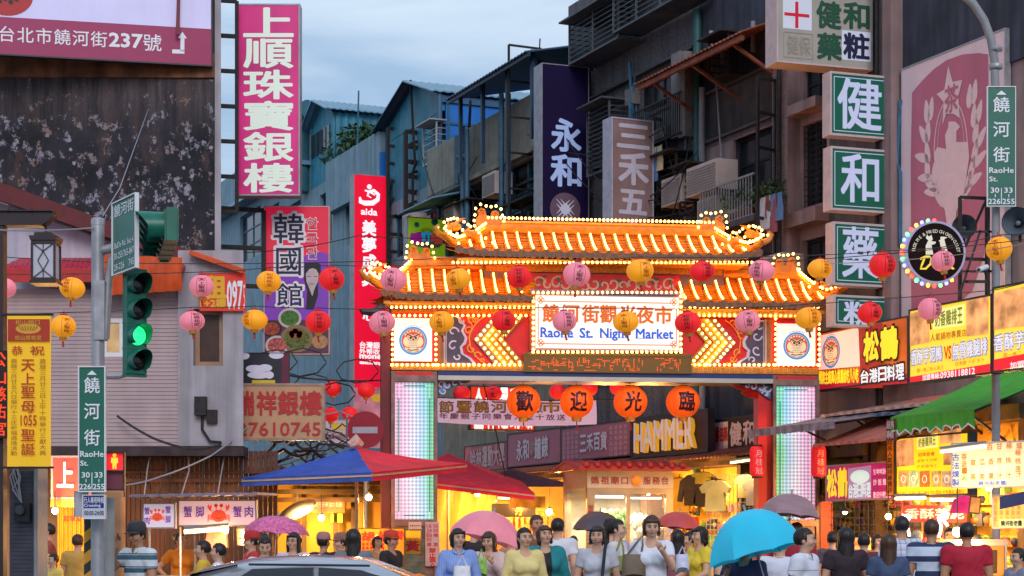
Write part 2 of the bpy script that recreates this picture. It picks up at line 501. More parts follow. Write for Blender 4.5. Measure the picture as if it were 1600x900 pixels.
def wall_holes(m,x0,x1,z0,z1,holes,y=0.0,rev=0.18):
 xs=sorted({x0,x1,*[min(max(h[k],x0),x1) for h in holes for k in(0,1)]})
 zs=sorted({z0,z1,*[min(max(h[k],z0),z1) for h in holes for k in(2,3)]})
 for i in range(len(xs)-1):
  for j in range(len(zs)-1):
   cx,cz=(xs[i]+xs[i+1])/2,(zs[j]+zs[j+1])/2
   if any(h[0]<cx<h[1] and h[2]<cz<h[3] for h in holes):continue
   m.poly([(xs[i],y,zs[j]),(xs[i+1],y,zs[j]),(xs[i+1],y,zs[j+1]),(xs[i],y,zs[j+1])])
 for a,b,c,d in holes:
  yy=y+rev
  m.poly([(a,y,c),(a,yy,c),(a,yy,d),(a,y,d)]);m.poly([(b,y,c),(b,y,d),(b,yy,d),(b,yy,c)])
  m.poly([(a,y,c),(b,y,c),(b,yy,c),(a,yy,c)]);m.poly([(a,y,d),(a,yy,d),(b,yy,d),(b,y,d)])
def window(parent,a,b,c,d,y,frame,glass,nx=2,nz=1,fw_=0.05,name="window",grille=None):
 """glazing set into a hole (a..b, c..d) with its frame; the pane is a sub-part"""
 m=MB();e=0.004
 a+=e;b-=e;c+=e;d-=e
 m.bx(a,b,y-0.03,y+0.03,c,c+fw_);m.bx(a,b,y-0.03,y+0.03,d-fw_,d)
 m.bx(a,a+fw_,y-0.03,y+0.03,c+fw_,d-fw_);m.bx(b-fw_,b,y-0.03,y+0.03,c+fw_,d-fw_)
 for i in range(1,nx):
  x=a+(b-a)*i/nx;m.bx(x-fw_/2,x+fw_/2,y-0.025,y+0.025,c+fw_,d-fw_)
 for i in range(1,nz):
  z=c+(d-c)*i/nz;m.bx(a+fw_,b-fw_,y-0.022,y+0.022,z-fw_/2,z+fw_/2)
 w=m.build(name,frame,parent)
 m=MB();m.bx(a+0.01,b-0.01,y+0.005,y+0.015,c+0.01,d-0.01);m.build("pane",glass,w)
 if grille:
  m=MB();n=int((d-c)/0.12)
  for i in range(1,n):m.bx(a,b,y-0.09,y-0.08,c+(d-c)*i/n-0.008,c+(d-c)*i/n+0.008)
  n=int((b-a)/0.25)+1
  for i in range(n+1):m.bx(a+(b-a)*i/n-0.01,a+(b-a)*i/n+0.01,y-0.10,y-0.09,c,d)
  m.build("grille",grille,w)
 return w
YM=38.0
xa,xb=WX(-420,YM),WX(336,YM)
t=thing("apartment_block","tall dark building on the left with a mould stained flaking side wall","building",((xa+xb)/2,YM+6,0))
hw=(xb-xa)/2
xk=WX(326,52)-(xa+xb)/2
def slab(m,a,b,ka,kb,y0,y1,z0,z1):
 vs=[(a,y0,z0),(b,y0,z0),(kb,y1,z0),(ka,y1,z0),(a,y0,z1),(b,y0,z1),(kb,y1,z1),(ka,y1,z1)]
 m.add(vs,[(0,3,2,1),(4,5,6,7),(0,1,5,4),(1,2,6,5),(2,3,7,6),(3,0,4,7)])
m=MB();slab(m,-hw,hw,-hw,xk,-6,8,0,16.5);m.build("wall",MOTTLE,t)
m=MB()
slab(m,hw+0.004,hw+0.13,xk+0.004,xk+0.1,-6.05,8,0,16.5)
m.bx(-hw,hw,-6.10,-6.0,WZ(268,YM)-2.05+0.0,WZ(268,YM)-1.98)
m.build("edge_pier",CONCL,t)
m=MB();m.bx(-hw,hw,-6.06,-6.003,WZ(122,YM),WZ(84,YM));m.build("brick_band",BRICKO,t)
YL=30.0
X0,X1,X2=WX(-120,YL),WX(279,YL),WX(381,YL)
zE,zB=WZ(455,YL),WZ(697,YL)
hz=lambda py:WZ(py,YL)
t=thing("house","two storey gabled house with mauve siding on the left corner","house",((X0+X2)/2,YL,0))
ox=(X0+X2)/2
hx=lambda px:WX(px,YL)-ox
HOUSE=t
m=MB()
holes=[(hx(160),hx(194),hz(558),hz(497))]
n=40
for i in range(n):
 za,zb_=zB+(hz(452)-zB)*i/n,zB+(hz(452)-zB)*(i+1)/n
 segs=[(X0-ox,X1-ox)]
 for a,b,c,d in holes:
  if c<(za+zb_)/2<d:segs=[(X0-ox,a),(b,X1-ox)]
 for a,b in segs:
  m.poly([(a,-0.012,za),(b,-0.012,za),(b,0.0,zb_),(a,0.0,zb_)])
  m.poly([(a,0.0,za),(b,0.0,za),(b,-0.012,za),(a,-0.012,za)])
for a,b,c,d in holes:
 m.bx(a-0.01,b+0.01,0.0,0.25,c-0.03,c);m.bx(a-0.01,b+0.01,0.0,0.25,d,d+0.03)
 m.bx(a-0.03,a,0.0,0.25,c,d);m.bx(b,b+0.03,0.0,0.25,c,d)
m.bx(X0-ox,X1-ox-0.1,0.3,3.0,zB,hz(452))
m.build("siding_wall",SIDING,t)
w=window(t,hx(160),hx(194),hz(558),hz(497),0.02,WHITE,mat("lit_window",(0.5,0.33,0.16),rough=0.3,emit=((0.5,0.28,0.10),0.35),var=0.5,scale=4),nx=1,fw_=0.07)
m=MB()
hb=(hx(303),hx(349),hz(572),hz(483))
wall_holes(m,hx(279),hx(381),zB,hz(392),[hb],y=-0.06,rev=0.3)
kb_=WX(374,33)-ox
m.poly([(hx(381),-0.06,zB),(kb_,3,zB),(kb_,3,hz(392)),(hx(381),-0.06,hz(392))])
m.poly([(hx(279),-0.06,zB),(hx(279),0.2,zB),(hx(279),0.2,hz(392)),(hx(279),-0.06,hz(392))])
m.poly([(hx(279),-0.06,zB),(hx(381),-0.06,zB),(kb_,3,zB),(hx(279),3,zB)])
m.poly([(hx(279),-0.06,hz(392)),(hx(381),-0.06,hz(392)),(kb_,3,hz(392)),(hx(279),3,hz(392))])
m.build("render_wall",CONCL,t)
window(t,*hb,0.12,mat("tan_frame",(0.34,0.20,0.11),rough=0.5),mat("brown_blind",(0.055,0.02,0.012),rough=0.35,var=0.3),nx=1,fw_=0.075)
g0=lambda px:292+(px-0)*(398-292)/300.0
m=MB();m.prism([(hx(-120),hz(452)),(hx(290),hz(452)),(hx(290),hz(g0(290)+18)),(hx(-120),hz(g0(-120)+18))],0.9,3)
m.build("gable_wall",PLAST,t)
m=MB();m.prism([(hx(-120),hz(g0(-120)+18)),(hx(301),hz(g0(301)+14)),(hx(301),hz(g0(301)-10)),(hx(-120),hz(g0(-120)-12))],0.45,0.62)
m.build("barge_board",BARGE,t)
m=MB();m.prism([(hx(-120),hz(g0(-120)-4)),(hx(303),hz(g0(303)-2)),(hx(303),hz(g0(303)-10)),(hx(-120),hz(g0(-120)-12))],0.63,3.2)
m.prism([(hx(-120),hz(g0(-120)-4)),(hx(-420),hz(420)),(hx(-420),hz(412)),(hx(-120),hz(g0(-120)-12))],0.45,7.2)
m.build("roof",BARGE,t)
m=MB();m.bx(hx(-400),hx(-120),0.5,7,0,hz(440));m.build("rear_wall",PLAST,t)
m=MB()
ya,yb=0.9,-0.35
zt,zbm=hz(392),hz(425)
nc=72
rows=[]
for i in range(7):
 f=i/6.0;row=[]
 for j in range(nc*3+1):
  x=hx(9)+(hx(291)-hx(9))*j/(nc*3)
  row.append((x,ya+(yb-ya)*f,zt+(zbm-zt)*f+0.03*abs(math.sin(math.pi*j/6.0))+(0.02 if i%2 else 0)))
 rows.append(row)
m.sheet(rows,0.04);m.build("pent_roof",PINKTILE,t)
m=MB();m.bx(hx(5),hx(291),-0.40,-0.36,hz(446),hz(426));m.build("eave_fascia",mat("red_fascia",(0.42,0.02,0.02),rough=0.5),t)
m=MB();rows=[]
for i in range(9):
 f=i/8.0
 rows.append([(hx(168)+(hx(293)-hx(168))*j/24,-0.47-0.05*math.sin(f*3)+0.025*math.sin(j*1.7+f*2),hz(405+(j/24.0)*4)+(hz(468-12*(j/24.0))-hz(405))*f) for j in range(25)])
m.grid(rows);m.grid([[(p[0],p[1]+0.012,p[2]) for p in r] for r in rows],True,True)
m.build("canvas_valance",ORANGEC,t)
m=MB();m.bar((hx(300),-0.2,hz(398)),(hx(383),-0.2,hz(428)),0.10,0.06);m.bar((hx(300),-0.1,hz(394)),(hx(384),-0.1,hz(424)),0.25,0.02);m.build("corner_canopy",ORANGEC,t)
m=MB();m.bx(hx(-120),hx(340),2.6,2.8,0.0,zB);m.bx(hx(-120),hx(60),1.4,2.6,0,zB);m.build("shop_back_wall",BEIGEW,t)
m=MB()
for i in range(31):
 xx=hx(186)+(hx(420)-hx(186))*i/30
 m.bx(xx,xx+(hx(420)-hx(186))/30-0.012,0.55+0.012*(i%2),0.6,0.0,hz(702))
m.bx(hx(186),hx(420),0.48,0.55,hz(752),hz(746));m.bx(hx(186),hx(420),0.48,0.55,hz(738),hz(734))
m.build("boarded_front",BROWNW,t)
m=MB();m.bx(hx(-120),hx(381),-0.05,0.5,zB-0.16,zB-0.004);m.build("soffit_beam",mat("dark_beam",(0.05,0.03,0.03),rough=0.7,var=0.4),t)
m=MB();m.bx(hx(125),hx(186),0.5,0.62,0,zB-0.17);m.bx(hx(120),hx(126),0.2,0.5,0,zB-0.17);m.build("side_pier",BEIGEW,t)
m=MB();m.bx(hx(307),hx(325),-0.22,-0.06,hz(650),hz(621));m.bx(hx(325),hx(341),-0.14,-0.06,hz(662),hz(641));m.build("junction_box",IRON,t)
m=MB();m.tube([(hx(318),-0.12,hz(650)),(hx(318),-0.12,hz(672)),(hx(330),-0.12,hz(690)),(hx(348),-0.12,hz(692))],0.025,6);m.build("conduit",IRON,t)
class Bld:
 def __init__(s,name,label,pxL,pxR,zt,depth,wallm,holes=(),z0=0.0,far=None):
  s.x0=fx(pxL) if far is None else far;s.L=fx(pxR)-s.x0;s.zt=zt
  s.t=thing(name,label,"building",fw(s.x0+s.L/2,0,0),F_RZ)
  s.c=s.L/2
  m=MB();L_=s.L
  hs=[(s.x(a),s.x(b),s.z(a,b,d),s.z(a,b,c)) for a,b,c,d in holes]
  s.holes=hs
  wall_holes(m,-s.c,L_-s.c,z0,zt,hs,0,0.2)
  m.poly([(-s.c,0,z0),(-s.c,0,zt),(-s.c,depth,zt),(-s.c,depth,z0)])
  m.poly([(s.c,0,z0),(s.c,depth,z0),(s.c,depth,zt),(s.c,0,zt)])
  m.poly([(-s.c,0,zt),(s.c,0,zt),(s.c,depth,zt),(-s.c,depth,zt)])
  m.poly([(-s.c,depth,z0),(-s.c,depth,zt),(s.c,depth,zt),(s.c,depth,z0)])
  s.wall=m.build("wall",wallm,s.t)
 def x(s,px,off=0.0):return fx(px,off)-s.x0-s.c
 def z(s,a,b,py,off=0.0):return fz((a+b)/2.0,py,off)
 def bx(s,m,a,b,top,bot,y0,y1,off=0.0):
  """box on the facade from photo pixel extents; heights read at its middle"""
  m.bx(s.x(a,off),s.x(b,off),y0,y1,s.z(a,b,bot,off),s.z(a,b,top,off))
def railing(m,a,b,y,z0,z1,step=0.12,w=0.02,rails=2):
 for i in range(int((b-a)/step)+1):m.bx(a+i*step-w/2,a+i*step+w/2,y-w/2,y+w/2,z0,z1)
 for k in range(rails):
  z=z0+(z1-z0)*k/(rails-1);m.bx(a,b,y-w,y+w,z-0.02,z+0.02)
def cage(m,a,b,y,z0,z1,dz=0.11,dx=0.9,side=0.6):
 """projecting window cage: front and both ends"""
 n=int((z1-z0)/dz)
 for i in range(n+1):
  z=z0+(z1-z0)*i/n
  m.bx(a,b,y-0.012,y+0.012,z-0.010,z+0.010)
  m.bx(a-0.01,a+0.01,y,y+side,z-0.01,z+0.01);m.bx(b-0.01,b+0.01,y,y+side,z-0.01,z+0.01)
 n=max(1,int((b-a)/dx))
 for i in range(n+1):
  x=a+(b-a)*i/n;m.bx(x-0.022,x+0.022,y-0.025,y+0.02,z0-0.02,z1+0.02)
 m.bx(a,b,y-0.03,y+side,z0-0.05,z0-0.02);m.bx(a-0.1,b+0.1,y-0.25,y+side,z1+0.02,z1+0.06)
def plant_clump(m,c,r,n,sz=0.09,seed=1):
 rnd=random.Random(seed)
 for i in range(n):
  th,ph=rnd.uniform(0,6.28),math.acos(rnd.uniform(-0.5,1));q=r*rnd.uniform(0.3,1)
  p=Vector((c[0]+q*math.sin(ph)*math.cos(th),c[1]+0.7*q*math.sin(ph)*math.sin(th),c[2]+q*math.cos(ph)))
  a=Vector((rnd.uniform(-1,1),rnd.uniform(-1,1),rnd.uniform(-0.6,1))).normalized()*sz
  b=a.cross(Vector((rnd.uniform(-1,1),rnd.uniform(-1,1),1))).normalized()*sz*0.4
  m.poly([p-a,p+b,p+a,p-b])
b=Bld("corner_building","pink tiled corner building behind the green pharmacy signs",1238,1660,14.5,14,TILEPK,[(1254,1292,190,320),(1254,1292,372,446),(1254,1292,96,160)])
NEARB=b
for i,h in enumerate(b.holes):
 window(b.t,*h,0.14,BLACK,GLASSD,nx=2,nz=2,grille=IRON if i==0 else None)
m=MB();b.bx(m,1226,1250,60,640,-0.28,0.3)
for a,c in((330,352),(160,176),(446,470)):b.bx(m,1250,1296,a,c,-0.32,-0.003)
b.bx(m,1400,1414,-40,600,-0.30,-0.003);m.build("tiled_pier",TILEPK,b.t)
m=MB()
for z in np.arange(1.5,14.2,0.075):
 m.bx(b.x(1226)+0.003,b.x(1250)-0.003,-0.287,-0.28,z,z+0.05)
m.build("tile_course",mat("tile_face",(0.30,0.205,0.195),rough=0.5,var=0.2,scale=8),b.t)
m=MB();b.bx(m,1414,1640,-200,118,-0.05,-0.003);m.build("upper_wall",BLUEBLK,b.t)
m=MB();b.bx(m,1298,1399,-200,540,-0.03,-0.003);m.build("dark_panel",TILEDK,b.t)
m=MB()
for px in(1392,1398):m.tube([(b.x(px),-0.3,3.2),(b.x(px),-0.3,14)],0.04,8)
m.tube([(b.x(1243),-0.38,5),(b.x(1243),-0.38,14)],0.05,8)
m.build("downpipe",IRON,b.t)
b=Bld("balcony_building","grimy pinkish building with a rusty awning and plant balcony",1092,1238,13.6,12,BLUEBLK,[(1150,1224,205,292)])
m=MB();b.bx(m,1108,1228,212,352,-0.02,-0.003)
hs=(b.x(1150),b.x(1224),b.z(1150,1224,292),b.z(1150,1224,205))
m=MB();wall_holes(m,b.x(1106),b.x(1230),b.z(1106,1230,380),b.z(1106,1230,196),[hs],-0.06,0.1);m.build("render_panel",TILEPK,b.t)
window(b.t,*hs,0.12,BLACK,GLASSD,nx=3,nz=2,fw_=0.06)
m=MB();zz0,zz1=b.z(1110,1210,214),b.z(1110,1210,128)
for i in range(34):m.box((b.x(1162),-0.05,zz0+(zz1-zz0)*i/34),(b.x(1214)-b.x(1110),0.012,0.045),rx=0.5)
m.bx(b.x(1110),b.x(1214),-0.03,-0.003,zz0,zz1);m.build("louvre_screen",TILEDK,b.t)
m=MB()
za=b.z(1065,1235,92);rows=[]
for i in range(4):
 f=i/3.0
 rows.append([(b.x(1092)-0.5+(b.x(1238)+0.3-b.x(1092)+0.5)*j/90.0,-1.35*f,za+0.35-0.55*f+0.02*math.sin(j*math.pi/1.5)) for j in range(91)])
m.sheet(rows,0.02);m.build("awning",RUSTR,b.t)
m=MB();m.bx(b.x(1092)-0.4,b.x(1238)+0.2,-1.30,-1.22,za-0.34,za-0.24)
for k in range(4):xk=b.x(1096)+k*1.7;m.bar((xk,-1.25,za-0.25),(xk,-0.02,za-0.9),0.06)
m.build("awning_frame",RUSTR,b.t)
m=MB();zs,ze=b.z(1140,1226,352),b.z(1140,1226,290)
m.bx(b.x(1140),b.x(1228),-0.75,-0.003,zs-0.12,zs);m.build("balcony_slab",TILEDK,b.t)
m=MB();railing(m,b.x(1141),b.x(1227),-0.72,zs,ze,0.11);railing(m,b.x(1141),b.x(1141)+0.02,-0.5,zs,ze);m.build("balcony_railing",GALV,b.t)
m=MB();m.tube([(b.x(1097),-0.12,2),(b.x(1097),-0.12,13)],0.09,10);m.build("downpipe",mat("teal_pipe",(0.02,0.10,0.10),rough=0.5),b.t)
m=MB();m.tube([(b.x(1106),-0.14,4),(b.x(1106),-0.14,b.z(1106,1106,250)),(b.x(1109),-0.2,b.z(1106,1106,236)),(b.x(1110),-0.2,b.z(1106,1106,140))],0.07,10)
for px,y0,y1 in((1124,50,112),(1142,55,100),(1190,35,82)):m.tube([(b.x(px),-0.2,b.z(px,px,y1)),(b.x(px),-0.2,b.z(px,px,y0))],0.05,8)
m.build("waste_pipe",GREYP,b.t)
BALB=b
for i,px in enumerate((1146,1158,1172,1188,1206)):
 p=fw(fx(px,0.55),0.55,zs)
 tp=thing("potted_plant",["leafy pot plant at the left end of the railed balcony","small bushy pot plant second along the balcony","pot plant with grey green leaves midway along the balcony","tall leafy pot plant right of the balcony's middle","dark pot plant near the right end of the balcony"][i],"plant",p,0,"pot plants on the balcony")
 m=MB();m.lathe([(0.0,0.0),(0.09,0.0),(0.12,0.2),(0.10,0.2),(0.09,0.17),(0.0,0.17)],n=12);m.build("pot",SOIL,tp)
 m=MB();plant_clump(m,(0,0,0.38+0.05*(i%3)),0.30,90,0.07,i);m.build("foliage",LEAF,tp)
b=Bld("pebble_dash_building","grey pebble dashed building with projecting window cages",888,1092,14.9,12,PEBBLE,[(1000,1062,118,168),(1000,1062,300,350)])
PEB=b
for h in b.holes:window(b.t,*h,0.14,BLACK,GLASSD,nx=4,nz=1)
m=MB();b.bx(m,1064,1078,84,216,-0.25,-0.003);b.bx(m,1082,1092,84,216,-0.35,-0.003);b.bx(m,988,1000,140,165,-0.2,-0.003)
b.bx(m,985,1064,216,232,-0.40,-0.003);m.build("tiled_pier",mat("grey_mosaic",(0.20,0.18,0.18),rough=0.5,var=0.2,scale=9),b.t)
m=MB();a0,a1=b.x(990,0.4),b.x(1064,0.4)
railing(m,a0,a1,-0.4,b.z(990,1064,222,.4),b.z(990,1064,160,.4),0.10,0.018);m.build("railing",BLACK,b.t)
CG=mat("cage_steel",(0.07,0.085,0.10),rough=0.5,var=0.3)
m=MB();cage(m,b.x(890,.7),b.x(966,.7),-0.7,b.z(890,966,78,.7),b.z(890,966,16,.7),side=0.7);m.build("window_cage",CG,b.t)
m=MB();cage(m,b.x(962,.7),b.x(1075,.7),-0.75,b.z(962,1075,18,.7),14.8,side=0.7);m.build("window_cage",CG,b.t)
m=MB();cage(m,b.x(921,.5),b.x(955,.5),-0.55,b.z(921,955,268,.5),b.z(921,955,165,.5),side=0.5);m.build("window_cage",CG,b.t)
m=MB();b.bx(m,890,985,20,82,-0.02,-0.003);b.bx(m,921,955,165,268,-0.02,-0.003);b.bx(m,985,1064,250,420,-0.02,-0.003);m.build("recess_shade_panel",mat("painted_recess_shade",(0.014,0.017,0.024),rough=0.6),b.t)  # flat dark sheets on the wall; the shade of recesses is painted, nothing opens
m=MB()
for k in range(6):m.bx(b.x(890),b.x(1064),-0.035,-0.004,3.2+2.0*k,3.26+2.0*k)
m.build("slab_band",TILEDK,b.t)
b=Bld("terrace_building","lower beige building with a roof terrace and blue grey pipes",692,888,fz(740,286),12,BEIGECO,[(716,742,318,400),(752,790,318,400),(800,836,315,400),(846,880,310,400)])
for h in b.holes:window(b.t,*h,0.15,PIPEB,GLASSD,nx=2,nz=2)
zp0,zp1=fz(742,286),fz(742,212)
m=MB();m.bx(b.x(692),b.x(745),-0.5,-0.35,zp0-0.1,zp1);m.bx(b.x(745)+0.25,b.x(888),-0.35,-0.2,zp0-0.2,zp1+0.1);m.bx(b.x(692),b.x(888),-0.5,-0.003,zp0-0.12,zp0);m.build("parapet",BEIGECO,b.t)
m=MB();zr=fz(820,112);rows=[]
for i in range(5):
 f=i/4.0
 rows.append([(b.x(758)+(b.x(890)-b.x(758))*j/80.0,-1.2+4.2*f,zr-0.25+0.9*f+0.02*math.sin(j*math.pi/1.5)) for j in range(81)])
m.sheet(rows,0.03);m.build("terrace_roof",NAVYR,b.t)
m=MB()
for px in(764,800,840,880):m.bx(b.x(px)-0.05,b.x(px)+0.05,-0.9,-0.8,zp0,zr-0.1)
m.bx(b.x(758),b.x(890),-1.15,-1.08,zr-0.38,zr-0.27);m.build("terrace_post",NAVYR,b.t)
m=MB()
for px,y0,y1 in((755,200,500),(762,205,500),(817,150,500),(828,150,420),(746,215,290)):m.tube([(b.x(px),-0.62,fz(px,y1)),(b.x(px),-0.62,fz(px,y0))],0.075,8)
m.tube([(b.x(746),-0.62,fz(746,248)),(b.x(762),-0.62,fz(762,246))],0.06,8)
m.build("drain_pipe",PIPEB,b.t)
m=MB();m.bx(b.x(765),b.x(888),3.0,3.1,zp0,zr+0.4);m.build("terrace_screen",TEALW,b.t)
DKR=mat("painted_recess_shade",(0.014,0.017,0.024),rough=0.6)
m=MB();m.bx(b.x(695),b.x(886),-0.03,-0.003,fz(790,420),zp0-0.14);m.build("recess_shade_panel",DKR,b.t)  # dark sheet under the parapet, colour standing in for a balcony recess in shade
for k in range(9):
 xx=b.x(697)+(b.x(884)-b.x(697))*k/8;m=MB();m.bx(xx-.06,xx+.06,-.12,-.034,fz(790,420),zp0-.14);m.build("recess_post",PIPEB,b.t)
m=MB();railing(m,b.x(700),b.x(880),-.16,fz(790,345),fz(790,318),.14,.02);m.build("balcony_railing",PIPEB,b.t)
rows=[[(b.x(692)+(b.x(752)-b.x(692))*j/30,-1.4*i-.04,fz(722,308)-.35*i+.03*(j%2)) for j in range(31)] for i in(1,0)]
m=MB();m.sheet(rows,.03,False);m.build("lower_awning",SKYROOF,b.t)
TERR=b
def corrug(m,P0,P1,z0,z1,n,amp,into):
 """upright corrugated sheet between two plan points"""
 P0,P1=Vector(P0),Vector(P1);rows=[]
 for z in(z0,z1):
  rows.append([(P0.x+(P1.x-P0.x)*j/n+into[0]*amp*(j%2),P0.y+(P1.y-P0.y)*j/n+into[1]*amp*(j%2),z) for j in range(n+1)])
 m.grid(rows,False)
b=Bld("gabled_rooftop_building","block topped by a bright blue sheet metal house with gabled roof",602,692,fz(650,300),12,PALEBW,[(615,640,330,400),(650,684,330,400)])
for h in b.holes:window(b.t,*h,0.15,PIPEB,GLASSD,nx=2,nz=1)
zl=b.zt;ze=fz(688,150);zr=fz(652,128)
m=MB();corrug(m,(b.x(602),0),(b.x(690),0),zl,fz(650,196),40,0.03,(0,1));m.prism([(b.x(602),fz(650,196)),(b.x(690),fz(650,196)),(b.x(690),ze),(b.x(648),zr),(b.x(602),fz(610,200))],0.0,0.1)
m.build("front_sheeting",TEALW,b.t)
m=MB();m.bx(b.x(690)-0.02,b.x(690)+0.04,0.12,7,zl,ze)
m.build("side_sheeting",BLUEW,b.t)
m=MB();m.bx(b.x(690)+0.04,b.x(690)+0.08,0.0,7,fz(688,195),fz(688,191));m.bx(b.x(690)+0.04,b.x(690)+0.12,-0.1,7,ze-0.22,ze-0.02)
m.tube([(b.x(690)+0.1,-0.1,zl-3),(b.x(690)+0.1,-0.1,ze)],0.08,8)
m.build("gutter",mat("blue_gutter",(0.03,0.10,0.20),rough=0.45),b.t)
m=MB();rows=[]
for i in range(2):
 rows.append([((b.x(648),b.x(690)+0.25)[i],-0.4+7.6*j/60,(zr,ze)[i]+0.06+0.03*(j%2)) for j in range(61)])
m.sheet(rows,0.04,False)
m.build("roof_sheet",SKYROOF,b.t)
m=MB();rows=[]
for i in range(2):
 rows.append([((b.x(602)-0.3,b.x(648))[i],-0.4+7.6*j/60,(fz(610,205),zr)[i]+0.06+0.03*(j%2)) for j in range(61)])
m.sheet(rows,0.04,False)
m.build("roof_sheet",NAVYR,b.t)
m=MB();cage(m,b.x(662,.3),b.x(682,.3),-0.3,fz(672,262),fz(672,205),dz=0.16,side=0.3);m.build("window_cage",GALV,b.t)
b=Bld("rooftop_shed_building","far block with a corrugated teal shed and greenery on its roof",486,602,fz(545,262),12,PALEBW,[(500,520,300,380),(540,560,300,380),(575,596,300,380)])
for h in b.holes:window(b.t,*h,0.15,PIPEB,GLASSD,nx=2,nz=1)
zl=b.zt;ze=fz(520,175)
m=MB();m.bx(b.x(486),b.x(520),0.0,0.08,zl,fz(500,215));m.prism([(b.x(486),fz(500,215)),(b.x(520),fz(500,215)),(b.x(520),ze),(b.x(503),fz(503,160)),(b.x(486),fz(490,205))],0.0,0.08);m.build("shed_front",TEALW,b.t)
m=MB()
for i in range(5):m.bx(b.x(488+i*6),b.x(488+i*6+4),-0.04,-0.003,fz(500,240),fz(500,205))
m.build("shed_window",GLASSD,b.t)
m=MB();corrug(m,(b.x(520),0.1),(b.x(520),6.0),zl,ze,44,0.05,(1,0));m.build("shed_side",TEALW,b.t)
m=MB();rows=[]
for i in range(2):rows.append([((b.x(503),b.x(520)+0.35)[i],-0.4+6.8*j/60,(fz(503,160),ze)[i]+0.05+0.03*(j%2)) for j in range(61)])
m.sheet(rows,0.04,False)
rows=[]
for i in range(2):rows.append([((b.x(486)-0.3,b.x(503))[i],-0.4+6.8*j/60,(fz(490,207),fz(503,160))[i]+0.05+0.03*(j%2)) for j in range(61)])
m.sheet(rows,0.04,False);m.build("shed_roof",SKYROOF,b.t)
m=MB();m.bx(b.x(520),b.x(602),-0.25,0.0-0.003,zl-1.3,fz(560,232));m.build("terrace_parapet",PALEBW,b.t)
m=MB();m.bx(b.x(602)+0.003,b.x(602)+0.1,-0.2,3.5,zl-2.2,fz(592,245));m.build("blue_side_wall",BLUEW,b.t)
for i,(px,s_) in enumerate(((530,0.75),(545,0.95),(560,0.9),(575,0.7))):
 tp=thing("rooftop_shrub",["shrub at the left end of the far roof terrace","tall shrub left of the middle of the far roof terrace","wide shrub right of the middle of the far roof terrace","low shrub at the right end of the far roof terrace"][i],"plant",fw(fx(px,-0.6),-0.6,zl),0,"shrubs on the far roof terrace")
 m=MB();plant_clump(m,(0,0,fz(545,225)-zl+0.1),s_,260,0.16,i+20);m.build("foliage",LEAF,tp)
 m=MB();m.tube([(0,0,0),(0.05,0,fz(545,225)-zl)],[0.05,0.03],6);m.build("stem",SOIL,tp)
b=Bld("far_pale_block","far pale blue grey block glimpsed between the vertical signs",300,486,fz(484,186),2.2,PALEBW,[(350,362,395,440),(375,407,330,405),(420,436,320,420),(440,470,320,420)])
for h in b.holes:window(b.t,*h,0.15,PIPEB,GLASSD,nx=2,nz=3)
m=MB();m.tube([(b.x(480),-0.3,fz(482,300)),(b.x(480),-0.3,fz(482,190)),(b.x(482),-0.25,fz(484,176)),(b.x(487),-0.1,fz(490,170))],0.38,14);m.build("vent_duct",mat("teal_duct",(0.03,0.13,0.17),rough=0.4,var=0.3,scale=2),b.t)
m=MB();m.bx(b.x(300),b.x(486),-0.5,-0.003,fz(400,312),fz(400,306));m.build("ledge",SKYROOF,b.t)
b=Bld("street_end_building","grey block closing the far end of the market street",120,300,14,12,PALEBW,[],far=fx(300)-40)
def aircon(px,py,w,h,off,label):
 zc=fz(px,py,off);p=fw(fx(px,off),0.0,zc-h/2)
 tq=thing("air_conditioner",label,"air conditioner",p,F_RZ,"air conditioners on the street facades")
 m=MB();m.bx(-w/2,w/2,-off-0.4,-off+0.1,0,h);m.build("housing",CREAM,tq)
 m=MB();
 for i in range(9):m.bx(-w/2+0.05,w/2-0.05,-off-0.42,-off-0.40,0.06+(h-0.1)*i/9,0.06+(h-0.1)*i/9+0.02)
 m.build("grille",GREYP,tq)
 m=MB();m.bx(-w/2,-w/2+0.04,-off-0.4,0,-0.05,-0.004);m.bx(w/2-0.04,w/2,-off-0.4,0,-0.05,-0.004);m.build("bracket",IRON,tq)
aircon(1122,281,1.3,0.62,0.3,"large cream slatted air conditioner beside the plant balcony")
aircon(785,290,0.9,0.6,0.4,"white box air conditioner on the beige terrace building")
aircon(1130,330,0.8,0.5,0.2,"small air conditioner low on the balcony building behind the gate ridge")
rnd=random.Random(21)
for k in range(16):
 px=rnd.choice((700,730,790,838,880,985,1010,1068,1098,1130,1215,1232,1266,1404,645,560))+rnd.uniform(-4,4);off=rnd.uniform(.1,.3);x0=fx(px,off);z1=fz(px,rnd.uniform(60,190),off);z0=fz(px,rnd.uniform(380,520),off)
 mb=MB();mb.tube([fw(x0,off,z0),fw(x0,off,(z0+z1)/2),fw(x0+rnd.uniform(-.3,.3),off,(z0+z1)/2+.2),fw(x0+rnd.uniform(-.3,.3),off,z1)],rnd.choice((.02,.03,.045)),6)
 tag(mb.build("facade_pipe",rnd.choice((PIPEB,IRON,GREYP))),"thin service pipe running up the street facades","pipe","service pipes on the street facades")
for k in range(12):
 a=rnd.uniform(600,1150);b2=a+rnd.uniform(60,220);off=rnd.uniform(.3,.8);A=fw(fx(a,off),off,fz(a,rnd.uniform(180,400),off));B_=fw(fx(b2,off),off,fz(b2,rnd.uniform(180,400),off))
 mb=MB();mb.tube([A.lerp(B_,f)-Vector((0,0,2.2*f*(1-f))) for f in np.linspace(0,1,10)],.014,5)
 tag(mb.build("facade_cable",BLACK),"slack black cable strung along the street facades","cable","slack cables on the street facades")
